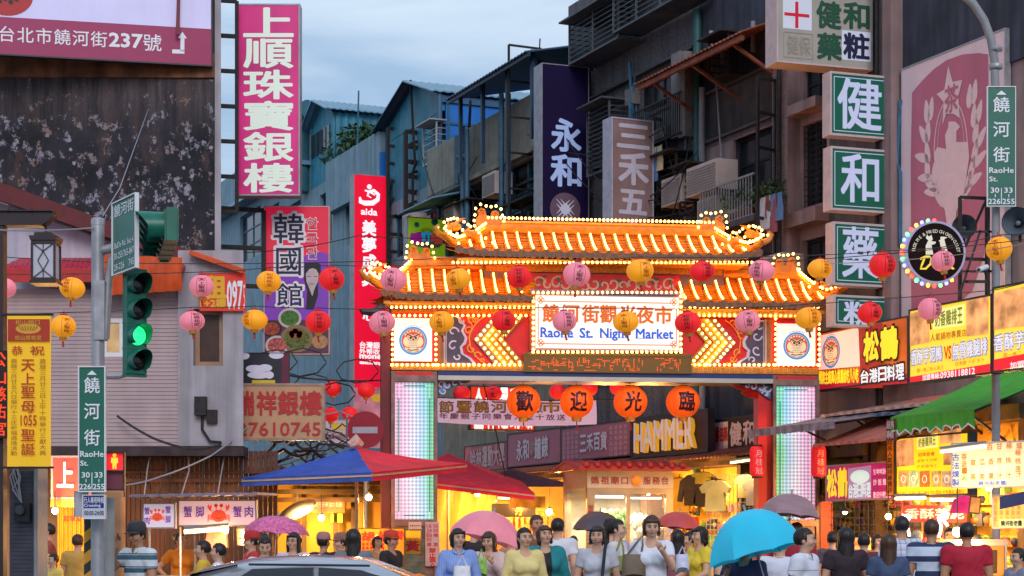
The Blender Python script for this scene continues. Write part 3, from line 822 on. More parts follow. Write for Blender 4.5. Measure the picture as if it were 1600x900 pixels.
aircon(1074,300,.9,.6,.2,"grey air conditioner under the pebble building's lower window");aircon(722,335,.8,.55,.3,"air conditioner below the beige terrace parapet");aircon(655,350,.8,.55,.2,"air conditioner on the blue roofed block behind the lime sign");aircon(1232,420,.8,.5,.3,"air conditioner beside the corner building's tiled pier")
for bb,lst in((PEB,((1002,1060,250,318),(1066,1088,262,330))),(BALB,((1112,1142,60,118),)),(TERR,((704,742,322,372),(800,838,318,372)))):
 for a,c,t_,b2 in lst:
  m=MB();cage(m,bb.x(a,.45),bb.x(c,.45),-.5,bb.z(a,c,b2,.45),bb.z(a,c,t_,.45),dz=.13,dx=.6,side=.48);m.build("window_cage",IRON,bb.t)
for bb,a,c,ys in((PEB,890,1090,(122,236,345)),(BALB,1094,1236,(122,200,372)),(TERR,694,886,(300,410))):
 m=MB()
 for y in ys:m.bx(bb.x(a),bb.x(c),-.16,-.004,bb.z(a,c,y+4),bb.z(a,c,y));
 m.each("ledge",TILEDK,bb.t)
CLO=[mat("laundry_%d"%i,c,rough=.8,var=.15) for i,c in enumerate(((.6,.6,.65),(.3,.08,.1),(.1,.2,.4),(.55,.5,.3)))]
for i in range(7):
 px=1004+i*8 if i<4 else 1196+9*(i-4);off=.62;zt=fz(1030,228,.6) if i<4 else fz(1205,302,.7)
 mb=MB();h_=.55+.1*(i%3);mb.grid([[(-.2+.1*j,-.02*math.sin(j*2+k),-h_*k/4) for j in range(5)] for k in range(5)]);mb.grid([[(-.2+.1*j,.015-.02*math.sin(j*2+k),-h_*k/4) for j in range(5)] for k in range(5)],True,True)
 o=tag(mb.build("laundry",CLO[i%4],None,fw(fx(px,off),off,zt),F_RZ),"washing hung out on an upper balcony rail","laundry","washing hung on the balconies")
RED=mat("gate_red",(0.62,0.010,0.010),rough=0.42,var=0.12,scale=3)
DRED=mat("gate_dark_red",(0.17,0.008,0.012),rough=0.42,var=0.2,scale=2)
GOLD=mat("gate_gold",(0.75,0.33,0.02),rough=0.38,var=0.15,scale=9)
OCHRE=mat("gate_ochre",(0.50,0.17,0.015),rough=0.5,var=0.2,scale=9)
GTILE=mat("glazed_orange_tile",(0.58,0.165,0.010),rough=0.30,var=0.35,scale=7)
GTILE2=mat("glazed_orange_cover_tile",(0.64,0.21,0.014),rough=0.28,var=0.25,scale=9)
TEND=mat("brown_tile_end",(0.22,0.085,0.03),rough=0.4,var=0.4,scale=14)
DRIP=mat("grey_drip_tile",(0.16,0.085,0.05),rough=0.4,var=0.4,scale=14)
MAUVE=mat("gate_mauve",(0.16,0.095,0.13),rough=0.5,var=0.12)
CLOUD=mat("carving_slate",(0.075,0.06,0.10),rough=0.5,var=0.3,scale=6)
CLOUDW=mat("carving_edge",(0.62,0.56,0.74),rough=0.5,var=0.1)
CBLUE=mat("carving_blue",(0.10,0.26,0.50),rough=0.5,var=0.2)
CGREEN=mat("carving_green",(0.05,0.10,0.05),rough=0.5,var=0.3)
BLUEP=mat("blue_stripe",(0.012,0.03,0.16),rough=0.4,var=0.1)
DKPAN=mat("dark_back_panel",(0.02,0.015,0.02),rough=0.5,var=0.2)
BULB=mat("warm_bulb",(0.9,0.75,0.5),rough=0.4,emit=((1.0,0.46,0.075),12.0),var=0)
BOARD=mat("backlit_white_board",(0.5,0.47,0.42),rough=0.4,emit=((1.0,0.93,0.80),0.80),var=0)
TXTOR=mat("orange_board_lettering",(0.45,0.09,0.0),rough=0.5,emit=((0.80,0.13,0.005),0.55),var=0)
TXTBL=mat("blue_board_lettering",(0.01,0.06,0.40),rough=0.5,emit=((0.02,0.12,0.65),0.6),var=0)
EMBR=mat("emblem_red",(0.45,0.08,0.05),rough=0.5,emit=((0.60,0.10,0.06),0.5),var=0)
EMBB=mat("emblem_blue",(0.03,0.22,0.50),rough=0.5,emit=((0.03,0.25,0.60),0.6),var=0)
EMBC=mat("emblem_cream",(0.5,0.42,0.26),rough=0.5,emit=((0.95,0.70,0.40),0.6),var=0)
EMBK=mat("emblem_dark",(0.05,0.02,0.02),rough=0.5,var=0)
GRZ=math.radians(7)
G_O=Vector((WX(943,34),34.0,0))
G_D=Vector((math.cos(GRZ),math.sin(GRZ),0));G_N=Vector((-math.sin(GRZ),math.cos(GRZ),0))
def gp(px,py,off=0.0):
 """gate-local point under a photo pixel on the plane `off` in front of the gate's face"""
 o=G_O-G_N*off;k=(px-800)/FPX
 u=(k*o.y-o.x)/(G_D.x-k*G_D.y)
 return(u,-off,WZ(py,o.y+u*G_D.y))
def gx(px,off=0.0):return gp(px,500,off)[0]
ZC=945.0
def gz(py,off=0.0):return gp(ZC,py,off)[2]
GATE=thing("market_gate","ornate red and gold market gateway with tiled roofs outlined in hundreds of warm bulbs","gate",G_O,GRZ)
BULBS=[]
def bulbs(a,b,sp,rank=1,ends=True):
 a,b=Vector(a),Vector(b);n=max(1,int(round((b-a).length/sp)))
 for i in range(n+1):
  if not ends and i in(0,n):continue
  BULBS.append((tuple(a.lerp(b,i/n)),rank))
def mir(px):return 2*ZC-px
def gbox(m,a,b,top,bot,y0,y1):
 x0,x1=sorted((gx(a),gx(b)));m.bx(x0,x1,y0,y1,gz(bot),gz(top))
def led(name,cols,flip):
 def fn(t,b):
  N,Lk=t.nodes,t.links.new
  tc=N.new("ShaderNodeTexCoord");sp=N.new("ShaderNodeSeparateXYZ");Lk(tc.outputs['Generated'],sp.inputs[0])
  n=N.new("ShaderNodeTexNoise");n.inputs['Scale'].default_value=0.9;Lk(tc.outputs['Object'],n.inputs['Vector'])
  a=N.new("ShaderNodeMath");a.operation='MULTIPLY_ADD';a.inputs[1].default_value=0.5;Lk(n.outputs[0],a.inputs[0])
  s2=N.new("ShaderNodeMath");s2.operation='MULTIPLY_ADD';s2.inputs[1].default_value=-1.0 if flip else 1.0;s2.inputs[2].default_value=0.75 if flip else-0.25
  Lk(sp.outputs[0],s2.inputs[0]);Lk(s2.outputs[0],a.inputs[2])
  r=N.new("ShaderNodeValToRGB");cr=r.color_ramp
  for i,(p,c) in enumerate(cols):
   e=cr.elements[i] if i<2 else cr.elements.new(p)
   e.position=p;e.color=tuple(c)+(1,)
  Lk(a.outputs[0],r.inputs[0])
  so=N.new("ShaderNodeSeparateXYZ");Lk(tc.outputs['Object'],so.inputs[0])
  def wave(sx):
   q=N.new("ShaderNodeMath");q.operation='MULTIPLY_ADD';q.inputs[1].default_value=sx;Lk(so.outputs[0],q.inputs[0]);Lk(so.outputs[2],q.inputs[2])
   w=N.new("ShaderNodeMath");w.operation='MULTIPLY';w.inputs[1].default_value=46.0;Lk(q.outputs[0],w.inputs[0])
   z=N.new("ShaderNodeMath");z.operation='SINE';Lk(w.outputs[0],z.inputs[0]);return z.outputs[0]
  d=N.new("ShaderNodeMath");d.operation='MULTIPLY';Lk(wave(1),d.inputs[0]);Lk(wave(-1),d.inputs[1])
  ms=N.new("ShaderNodeMapRange");ms.inputs[1].default_value=-0.5;ms.inputs[2].default_value=0.5;ms.inputs[3].default_value=0.30;ms.inputs[4].default_value=1.0
  Lk(d.outputs[0],ms.inputs[0])
  b.inputs['Base Color'].default_value=(0.3,0.3,0.32,1)
  Lk(r.outputs[0],b.inputs['Emission Color']);Lk(ms.outputs[0],b.inputs['Emission Strength'])
 return node_mat(name,fn,rough=0.4)
LEDC=[(0.0,(1.0,0.35,0.62)),(1.0,(0.0,0.62,0.22)),(0.28,(1.0,0.58,0.88)),(0.5,(0.78,0.82,1.0)),(0.72,(0.25,0.68,1.0)),(0.86,(0.05,0.78,0.5))]
LED1,LED2=led("led_wall_panel",LEDC,False),led("led_wall_panel_mirrored",LEDC,True)
for side in(0,1):
 q=(lambda px:px) if side==0 else(lambda px:mir(px)-0)
 m=MB();gbox(m,q(611),q(683),585,586,0.0,0.75)
 m=MB();x0,x1=sorted((gx(q(611)),gx(q(683))))
 m.bx(x0,x1,0.0,0.75,0.0,gz(583));m.bx(x0-0.05,x1+0.05,-0.05,0.80,0.0,0.35)
 m.bx(x0,x0+0.06,-0.06,0,0.35,gz(590));m.bx(x1-0.06,x1,-0.06,0,0.35,gz(590));m.bx(x0+0.06,x1-0.06,-0.06,0,gz(600),gz(590));m.bx(x0+0.06,x1-0.06,-0.06,0,gz(822),gz(813))
 colm=m.build("column",mat("bronze_plate",(0.22,0.13,0.11),rough=0.35,metal=0.5,var=0.35,scale=6),GATE)
 m=MB();y=-0.02;m.poly([(x0+0.07,y,gz(812)),(x1-0.07,y,gz(812)),(x1-0.07,y,gz(601)),(x0+0.07,y,gz(601))])
 m.build("light_panel",LED1 if side==0 else LED2,colm)
 m=MB();xx0,xx1=x0+0.14,x1-0.14
 for a,b_ in(((xx0,gz(800)),(xx0,gz(625))),((xx1,gz(800)),(xx1,gz(625))),((xx0+0.08,gz(606)),(xx1-0.08,gz(606))),((xx0+0.08,gz(806)),(xx1-0.08,gz(806)))):m.stroke([a,b_],0.022,-0.03)
 m.build("panel_trim",mat("green_led_strip",(0.02,0.12,0.08),rough=0.4,emit=((0.0,0.35,0.22),0.6),var=0),colm)
 m=MB();xm=(x0+x1)/2
 for i in range(7):
  cz=gz(830)-i*0.13
  m.stroke([(xm+(x1-xm-0.1)*math.cos(t*0.5)*(1-t/22)*(1 if i%2 else-1),cz+0.06*math.sin(t*0.5)*(1-t/22)) for t in range(20)],0.028,-0.012)
 m.build("carved_plate",mat("bronze_relief",(0.10,0.20,0.17),rough=0.4,metal=0.3,var=0.3),colm)
 m=MB();m.bx(x0+0.08,x1-0.08,-0.055,-0.003,gz(597),gz(585));m.build("capital",RED,colm)
 pa,pb=(gx(596),gx(611)) if side==0 else(gx(1187),gx(1208))
 m=MB();m.bx(pa,pb-0.004,0.10,0.45,0,gz(520 if side==0 else 590));m.build("side_post",DRED if side==0 else RED,GATE)
m=MB();xs0,xs1=gx(664),gx(686);m.bx(xs0,xs1,-0.10,-0.065,gz(884),gz(816));st=m.build("notice_strip",mat("dull_pink_plate",(0.42,0.34,0.38),rough=0.5),GATE)
m=MB();xm=(xs0+xs1)/2;yy=-0.103
for i,(l,r) in enumerate((("16","00"),("24","00"),("自","機"),("行",""),("車","車"))):
 z1=gz(819+i*7.2);z0=gz(825+i*7.2)
 if l:m.txt(l,xs0+0.025,z0,xm-0.015,z1,yy,0.02)
 if r:m.txt(r,xm+0.015,z0,xs1-0.025,z1,yy,0.02)
for i,ch in enumerate("禁止進入"):m.txt(ch,xm-0.06,gz(864.5+i*7.2-1),xm+0.06,gz(857+i*7.2-1),yy,0.03)
m.build("lettering",mat("sign_red",(0.50,0.012,0.02),rough=0.5,var=0.05),st)
m=MB();m.bx(gx(638),gx(658),-0.085,-0.065,gz(844),gz(816));st=m.build("paper_notice",mat("pink_paper",(0.60,0.42,0.38),rough=0.8),GATE)
m=MB()
for i in range(4):
 z=gz(820+i*6)
 for j in range(6):m.bx(gx(640)+j*0.035,gx(640)+j*0.035+0.022,-0.088,-0.0855,z-0.03,z-0.012)
m.build("print",EMBK,st)
m=MB();gbox(m,612,mir(612),486,583,0.04,0.72);m.build("beam",RED,GATE)
m=MB();gbox(m,684,mir(684),583,590,-0.06,0.6);m.build("blue_rail",BLUEP,GATE)
m=MB();gbox(m,684,mir(684),590,597,-0.10,0.65);m.build("steel_rail",STEEL,GATE)
def key_frieze(a,b,top,bot,y,name="key_frieze"):
 z0,z1=gz(bot),gz(top);h=z1-z0;x0,x1=gx(a),gx(b);n=max(1,int((x1-x0)/(h*1.55)));w=(x1-x0)/n
 m=MB();m.bx(x0,x1,y,0.04 if y<0.04 else y+0.05,z0-0.01,z1+0.01);fr=m.build(name,OCHRE,GATE)
 m=MB();s_=h*0.13
 for i in range(n):
  p=lambda fx_,fz_:(x0+w*(i+fx_),z0+h*fz_)
  m.stroke([p(0,.08),p(.06,.9),p(.45,.95),p(.47,.35),p(.2,.32),p(.2,.62),p(.32,.64)],s_,y-0.004)
  m.stroke([p(.5,.92),p(.56,.08),p(.92,.06),p(.95,.68),p(.7,.7),p(.7,.38),p(.82,.38)],s_,y-0.005)
 m.build("key_pattern",GOLD,fr)
key_frieze(612,820,572,581,-0.03);key_frieze(mir(820),mir(612),572,581,-0.03)
key_frieze(612,833,483,492,-0.03);key_frieze(mir(833),mir(612),483,492,-0.03)
key_frieze(760,mir(760),417,425,0.06)
for a,b_ in((612,820),(mir(820),mir(612))):bulbs(gp(a,570,0.05),gp(b_,570,0.05),0.095,2)
for a,b_ in((612,833),(mir(833),mir(612))):
 bulbs(gp(a+3,493,0.06),gp(b_-3,493,0.06),0.095,3);bulbs(gp(a,480,0.50),gp(b_,480,0.50),0.085,3)
def owl(parent,cx,cz,R,y,full=True):
 m=MB();m.ring(cx,cz,R*0.86,R,y);
 for k in range(11):
  a=math.radians(60+k*6);m.bx(cx+R*1.06*math.cos(a)-0.008,cx+R*1.06*math.cos(a)+0.008,y,y+0.004,cz+R*1.05*math.sin(a),cz+R*1.12*math.sin(a))
 m.build("emblem_ring",EMBB,parent)
 m=MB();m.disc(cx,cz,R*0.84,y-0.001);m.build("emblem_disc",EMBR,parent)
 m=MB();s=R
 for sx in(-1,1):
  m.flat([(cx+sx*s*a,cz+s*b) for a,b in((.16,.02),(.34,.10),(.56,.30),(.70,.08),(.72,-.14),(.60,-.36),(.36,-.46),(.30,-.2))],y-.003)
  m.disc(cx+sx*s*.2,cz+s*.2,s*.25,y-.0045,20)
  m.flat([(cx+sx*s*a,cz+s*b) for a,b in((.05,.36),(.42,.56),(.36,.34))],y-.004)
 m.disc(cx,cz-s*.24,s*.36,y-.0035,24,s*.38)
 m.flat([(cx+s*a,cz+s*b) for a,b in((-.62,-.46),(0,-.6),(.62,-.46),(.5,-.66),(0,-.82),(-.5,-.66))],y-.004)
 for k in range(7):
  a=math.radians(38+k*17.3);m.box((cx+s*.71*math.cos(a),y-.004,cz+s*.71*math.sin(a)),(s*.13,.002,s*.11),ry=math.radians(90)-a)
 m.build("owl_figure",EMBC,parent)
 m=MB()
 for sx in(-1,1):m.ring(cx+sx*s*.2,cz+s*.2,s*.15,s*.20,y-.008,20)
 m.build("eye_ring",EMBR,parent)
 m=MB()
 for sx in(-1,1):
  m.disc(cx+sx*s*.19,cz+s*.2,s*.09,y-.010,14)
  m.stroke([(cx+sx*s*.02,cz+s*.26),(cx+sx*s*.44,cz+s*.50)],s*.08,y-.010)
 m.flat([(cx-s*.07,cz+s*.12),(cx,cz-s*.06),(cx+s*.07,cz+s*.12)],y-.010)
 for r_ in range(4):
  for k in range(-2,3):m.stroke([(cx+k*s*.12-s*.04,cz-s*(.08+r_*.12)),(cx+k*s*.12,cz-s*(.13+r_*.12)),(cx+k*s*.12+s*.04,cz-s*(.08+r_*.12))],s*.02,y-.010)
 m.stroke([(cx-s*.4,cz-s*.62),(cx-s*.1,cz-s*.68),(cx+s*.1,cz-s*.64),(cx+s*.38,cz-s*.62)],s*.06,y-.010)
 m.build("owl_marking",EMBK,parent)
for side in(0,1):
 q=(lambda px:px) if side==0 else mir
 a,b_=sorted((q(616),q(675)))
 m=MB();x0,x1=gx(a,.05),gx(b_,.05);m.bx(x0,x1,-0.05,0.03,gz(568),gz(502));bd=m.build("emblem_board",BOARD,GATE)
 owl(bd,(x0+x1)/2,gz(537),0.255,-0.058)
 for px in(a-3,b_+6):bulbs(gp(px,498,0.08),gp(px,570,0.08),0.098,3)
 a,b_=sorted((q(685),q(693)))
 m=MB();gbox(m,a,b_,496,570,-0.01,0.035);m.build("upright_recess",mat("gold_recess",(0.22,0.10,0.02),rough=0.4),GATE)
 a,b_=sorted((q(693),q(696)));m=MB();gbox(m,a,b_,496,570,-0.04,0.035);m.build("carving_frame",mat("pale_frame",(0.5,0.38,0.36),rough=0.5),GATE)
def spiral(cx,cz,r0,r1,a0,a1,n=16):return[(cx+(r0+(r1-r0)*i/n)*math.cos(a0+(a1-a0)*i/n),cz+(r0+(r1-r0)*i/n)*math.sin(a0+(a1-a0)*i/n)) for i in range(n+1)]
for side in(0,1):
 sg=1 if side==0 else-1
 X=lambda px:gx(px if side==0 else mir(px))
 P=lambda px,py:(X(px),gz(py))
 m=MB();pts=[P(697,571),P(697,497),P(716,497),P(722,505),P(728,512),P(724,520),P(730,531),P(728,540),P(722,545),P(724,555),P(736,562),P(744,571)]
 m.prism(pts,-0.02,0.035);c=m.build("cloud_carving",CLOUDW,GATE)
 m=MB();pts=[P(698,570),P(698,499),P(714,499),P(719,506),P(724,512),P(720,520),P(726,531),P(724,538),P(718,545),P(720,556),P(732,563),P(738,570)]
 m.flat(pts,-0.024);m.build("cloud_fill",CLOUD,c)
 m=MB()
 for(cx,cy,r_,a0,a1) in((708,522,.10,0,5),(708,544,.10,1,6),(722,505,.07,2,7),(715,560,.07,3,8),(704,508,.05,0,5)):
  m.stroke(spiral(X(cx),gz(cy),r_,r_*0.25,a0*sg,a1*sg),0.028,-0.03)
 m.build("cloud_scroll",CLOUDW,c)
 m=MB()
 for(cx,cy,r_,a0,a1) in((736,505,.09,0,5.5),(744,502,.07,3,8),(732,520,.08,1,6),(737,548,.09,2,7.5),(745,558,.08,0,5),(753,566,.05,0,5)):
  m.stroke(spiral(X(cx),gz(cy),r_,r_*0.2,a0*sg,a1*sg),0.022,-0.004)
 m.stroke([P(731,500),P(738,512),P(733,530),P(735,545),P(746,562),P(757,569)],0.02,-0.006)
 m.stroke([P(757,497),P(748,504),P(741,512),P(736,522)],0.02,-0.006)
 m.build("gold_tendril",GOLD,GATE)
 for(ax,colr) in((740,MAUVE),(752,GOLD),(764,OCHRE),(777,mat("olive_band",(0.20,0.13,0.02),rough=0.4))):
  m=MB();w_=11
  sl=0.84
  cyy,t_,b__=533,496,571
  pts=[P(ax,cyy),P(ax+(cyy-t_)*sl,t_),P(ax+(cyy-t_)*sl+w_,t_),P(ax+w_,cyy),P(ax+(b__-cyy)*sl+w_,b__),P(ax+(b__-cyy)*sl,b__)]
  m.prism([p for p in pts],-0.012,0.035)
  m.build("chevron",colr,GATE)
  pa=lambda px,py:(X(px),-0.04,gz(py))
  bulbs(pa(ax+5,cyy),pa(ax+5+(cyy-t_-3)*sl,t_+3),0.098,4);bulbs(pa(ax+5,cyy),pa(ax+5+(b__-cyy-3)*sl,b__-3),0.098,4)
m=MB();x0,x1=gx(831,.3),gx(1066,.3);zb0,zb1=gz(548,.3),gz(459,.3)
m.bx(x0,x1,-0.28,0.05,zb0,zb1);m.bx(x0-0.03,x1+0.03,-0.31,0.05,zb1,zb1+0.06);bd=m.build("name_board",mat("board_frame",(0.30,0.17,0.20),rough=0.4,var=0.15),GATE)
m=MB();bx0,bx1,bz0,bz1=gx(837,.3),gx(1061,.3),gz(545,.3),gz(463,.3);m.poly([(bx0,-0.286,bz0),(bx1,-0.286,bz0),(bx1,-0.286,bz1),(bx0,-0.286,bz1)]);m.build("board_panel",BOARD,bd)
GB=lambda a,t_,b_,bo:(gx(a,.3),gz(bo,.3),gx(b_,.3),gz(t_,.3))
m=MB()
for ch,px in zip("饒河街觀光夜市",(848,879,910,938,968,995,1024)):
 q=GB(px,477,px+26,504);m.txt(ch,*q,-0.292,0.03)
y=-0.291
for a,b_ in(((842,472),(1056,472)),((842,538),(1056,538)),((841,476),(841,535)),((1057,476),(1057,535))):
 m.stroke([(gx(a[0],.3),gz(a[1],.3)),(gx(b_[0],.3),gz(b_[1],.3))],0.016,y)
for cx in(845,1053):
 for cz in(470,537):
  for k in range(4):m.ring(gx(cx,.3)+0.035*math.cos(k*1.57),gz(cz,.3)+0.035*math.sin(k*1.57),0.02,0.034,y-0.001,12)
m.build("lettering",TXTOR,bd)
m=MB()
for wd,a,b_,t_ in(("Raohe",845,895,513),("St.",906,926,513),("Night",938,982,513),("Market",994,1052,513)):
 q=list(GB(a,t_,b_,528))
 if wd=="Night":q[1]-=0.045
 m.txt(wd,*q,-0.292,0.028)
for px in(845.5,852,863,880,888.5,894,914,939,948,954,968,974,994.5,1000,1006,1019,1028,1033,1049):
 X_=gx(px,.3);m.bx(X_-0.02,X_+0.045,-0.293,-0.2925,gz(528,.3),gz(527,.3))
m.build("lettering",TXTBL,bd)
for a,b_ in(((833,457),(1064,457)),((833,550),(1064,550))):bulbs(gp(a[0],a[1],0.30),gp(b_[0],b_[1],0.30),0.09,5)
for px in(833.5,1064):bulbs(gp(px,463,0.31),gp(px,546,0.31),0.095,5)
m=MB();x0,x1=gx(819,.12),gx(1081,.12);m.bx(x0,x1,-0.12,0.03,gz(582,.12),gz(553,.12));m.bx(x0,x1,-0.16,-0.12,gz(556,.12),gz(552,.12));dsp=m.build("ticker_display",mat("olive_display",(0.05,0.035,0.012),rough=0.25,emit=((0.22,0.10,0.01),0.5),var=0.2,scale=5),GATE)
m=MB();rnd=random.Random(4)
zt0,zt1=gz(579,.12),gz(559,.12)
cx=x0+0.12
while cx<x1-0.2:
 if not(x0+2.0<cx<x0+2.3):
  for k in range(9):
   h_=rnd.random()<0.55;zz=zt0+(zt1-zt0)*rnd.randint(0,8)/8.0;xx=cx+0.19*rnd.randint(0,6)/6.0
   if h_:m.bx(xx-0.05,xx+0.03,-0.125,-0.1235,zz-0.008,zz+0.008)
   else:m.bx(xx-0.008,xx+0.008,-0.125,-0.1235,max(zt0,zz-0.05),min(zt1,zz+0.05))
 cx+=0.235
m.build("display_text",mat("led_red_text",(0.4,0.05,0.0),rough=0.5,emit=((0.75,0.09,0.01),0.9),var=0),dsp)
m=MB();gbox(m,757,mir(757),402,470,0.10,0.70);m.build("upper_body",MAUVE,GATE)
m=MB();gbox(m,828,1063,428,456,0.05,0.098);fr=m.build("carved_frieze",RED,GATE)
m=MB();mg=MB();rnd=random.Random(9)
for k in range(8):
 cx=842+k*29;X_=gx(cx);Zc=gz(443)
 m.stroke(spiral(X_,Zc,.13,.03,k,k+5.5),0.035,0.044);m.stroke(spiral(X_+.18,Zc-.03,.10,.02,k+2,k+7),0.03,0.043)
 mg.stroke(spiral(X_+.1,Zc+.03,.10,.03,k+1,k+4),0.045,0.046)
m.build("frieze_scroll",mat("cream_scroll",(0.55,0.40,0.26),rough=0.5),fr);mg.build("frieze_leaf",CGREEN,fr)
bulbs(gp(708,410,0.50),gp(mir(708),410,0.50),0.085,3)
def gate_roof(name,ridge,eave,pr,pe,hipL,hipR,offE=0.55,offR=-0.28,rib=19.5,bulbrank=2,up=0.12):
 """ridge/eave: pixel x extents; pr/pe: pixel rows of ridge and eave; hip flags give the swept corners"""
 xr0,xr1,xe0,xe1=gx(ridge[0],offR),gx(ridge[1],offR),gx(eave[0],offE),gx(eave[1],offE)
 zr,ze=gz(pr,offR),gz(pe,offE)
 def S(x,t,back=False):
  f=1-(1-t)**1.5
  z=zr+(ze-zr)*f
  for on,xe in((hipL,xe0),(hipR,xe1)):
   if on:d=abs(x-xe);z+=up*t*t*max(0,1-d/0.9)**2
  y=-offR-(offE-offR)*t
  if back:y=-offR+(offE-offR)*t*0.9
  return(x,y,z)
 m=MB()
 nx,nt_=60,8
 for back in(False,True):
  rows=[]
  for i in range(nt_+1):
   t=i/nt_;a,b_=xr0+(xe0-xr0)*t,xr1+(xe1-xr1)*t
   rows.append([S(a+(b_-a)*j/nx,t,back) for j in range(nx+1)])
  m.grid(rows,True,back)
  rows2=[[(p[0],p[1],p[2]-0.06) for p in r] for r in rows];m.grid(rows2,True,not back)
 for i in range(1,10):
  t=i/10.0;a,b_=xr0+(xe0-xr0)*t,xr1+(xe1-xr1)*t
  m.tube([Vector(S(a+(b_-a)*j/40,t))+Vector((0,0,0.012)) for j in range(41)],0.012,4)
 roof=m.build(name,GTILE,GATE)
 mt,me,md=MB(),MB(),MB()
 n=int((eave[1]-eave[0])/rib)
 for k in range(n+1):
  px=eave[0]+4+k*rib
  x=gx(px,offE)
  if x>xe1-0.03:break
  t0=0.0
  if hipL and x<xr0:t0=max(0.0,(x-xr0)/(xe0-xr0))
  if hipR and x>xr1:t0=max(0.0,(x-xr1)/(xe1-xr1))
  if t0>0.93:continue
  line=[Vector(S(x,t0+(1-t0)*i/6))+Vector((0,0,0.025)) for i in range(7)]
  mt.tube(line,0.042,7)
  p=Vector(S(x,1.0))
  me.tube([p+Vector((0,-0.03,-0.02)),p+Vector((0,0.05,-0.02))],0.075,12)
  xm=gx(px+rib/2,offE)
  if xm<xe1:
   pm=Vector(S(xm,1.0));md.prism([(pm.x-0.085,pm.z+0.015),(pm.x+0.085,pm.z+0.015),(pm.x+0.07,pm.z-0.06),(pm.x,pm.z-0.085),(pm.x-0.07,pm.z-0.06)][::-1],pm.y-0.02,pm.y+0.05)
  b0,b1=Vector(S(x,max(t0,0.16))),Vector(S(x,0.92))
  nb=max(2,int((b1-b0).length/0.062))
  if(b1-b0).length>0.15:
   for i in range(nb+1):
    tt=max(t0,0.16)+(0.92-max(t0,0.16))*i/nb
    BULBS.append((tuple(Vector(S(x,tt))+Vector((0,-0.02,0.085))),0))
 mt.build("cover_tile",GTILE2,roof);me.build("tile_end",TEND,roof);md.build("drip_tile",DRIP,roof)
 m=MB();m.tube([Vector(S(xr0+(xr1-xr0)*j/20,0))+Vector((0,0,0.06)) for j in range(21)],0.10,8)
 m.tube([Vector(S(xr0+(xr1-xr0)*j/20,0))+Vector((0,0,0.17)) for j in range(21)],0.045,8)
 for on,xr,xe in((hipL,xr0,xe0),(hipR,xr1,xe1)):
  if on:
   line=[Vector(S(xr+(xe-xr)*i/10,i/10))+Vector((0,0,0.05+0.10*max(0,i-7)/3)) for i in range(11)]
   m.tube(line,[0.085-0.003*i for i in range(11)],8)
   bulbs_line=[line[i]+Vector((0,-0.03,0.13)) for i in range(11)]
   for i in range(10):bulbs(bulbs_line[i],bulbs_line[i+1],0.075,1,True)
   tip=line[-1];sg=-1 if on is hipL and xe==xe0 else 1
   m.tube([tip,tip+Vector((0.10*sg,-0.02,0.04)),tip+Vector((0.16*sg,-0.03,0.14)),tip+Vector((0.10*sg,-0.03,0.2))],[0.06,0.055,0.045,0.02],7)
 m.build("ridge_tile",GTILE2,roof)
 m=MB();m.bx(xe0+0.25 if hipL else xe0,xe1-0.25 if hipR else xe1,-offE+0.10,-offE+0.16,ze-0.145,ze-0.09);m.bx(xe0+0.3 if hipL else xe0,xe1-0.3 if hipR else xe1,-offE+0.2,0.3,ze-0.14,ze-0.10);m.build("eave_board",GOLD,roof)
 return S,zr,xr0,xr1,xe0,xe1
SU=gate_roof("upper_roof",(762,1113),(694,1192),366,397,True,True)
bulbs((SU[2],0.2,SU[1]+0.25),(SU[3],0.2,SU[1]+0.25),0.077,1)
SL1=gate_roof("lower_roof",(646,836),(578,836),424,466,True,False)
SL2=gate_roof("lower_roof",(1068,1244),(1068,1312),430,471,False,True)
def finial(px,py,s,sg,off=-0.28):
 X_,Z_=gx(px,off),gz(py,off)
 m=MB();pts=[(-.34,0),(.36,0),(.40,.14),(.30,.22),(.33,.36),(.24,.47),(.12,.45),(.07,.30),(.0,.24),(-.05,.34),(-.10,.50),(-.22,.54),(-.31,.45),(-.27,.32),(-.36,.22)]
 m.prism([(X_+sg*a*s,Z_+b*s) for a,b in(pts if sg>0 else pts)],0.20,0.36)
 for(cx,cz) in((-.2,.42),(.22,.36)):m.tube([(X_+sg*s*(cx+0.07*math.cos(t*0.7)*(1-t/12)),0.17,Z_+s*(cz+0.07*math.sin(t*0.7)*(1-t/12))) for t in range(10)],0.02*s/0.6,5)
 m.build("ridge_finial",OCHRE,GATE)
 for a,b in((-.40,.14),(-.38,.30),(-.36,.48),(-.22,.60),(-.06,.56),(.08,.54),(.22,.56),(.36,.48),(.40,.30),(.44,.14)):BULBS.append(((X_+sg*a*s*1.05,0.18,Z_+b*s*1.05),1))
finial(762,358,0.62,1);finial(1113,361,0.62,-1);finial(655,417,0.60,1);finial(1226,424,0.60,-1)
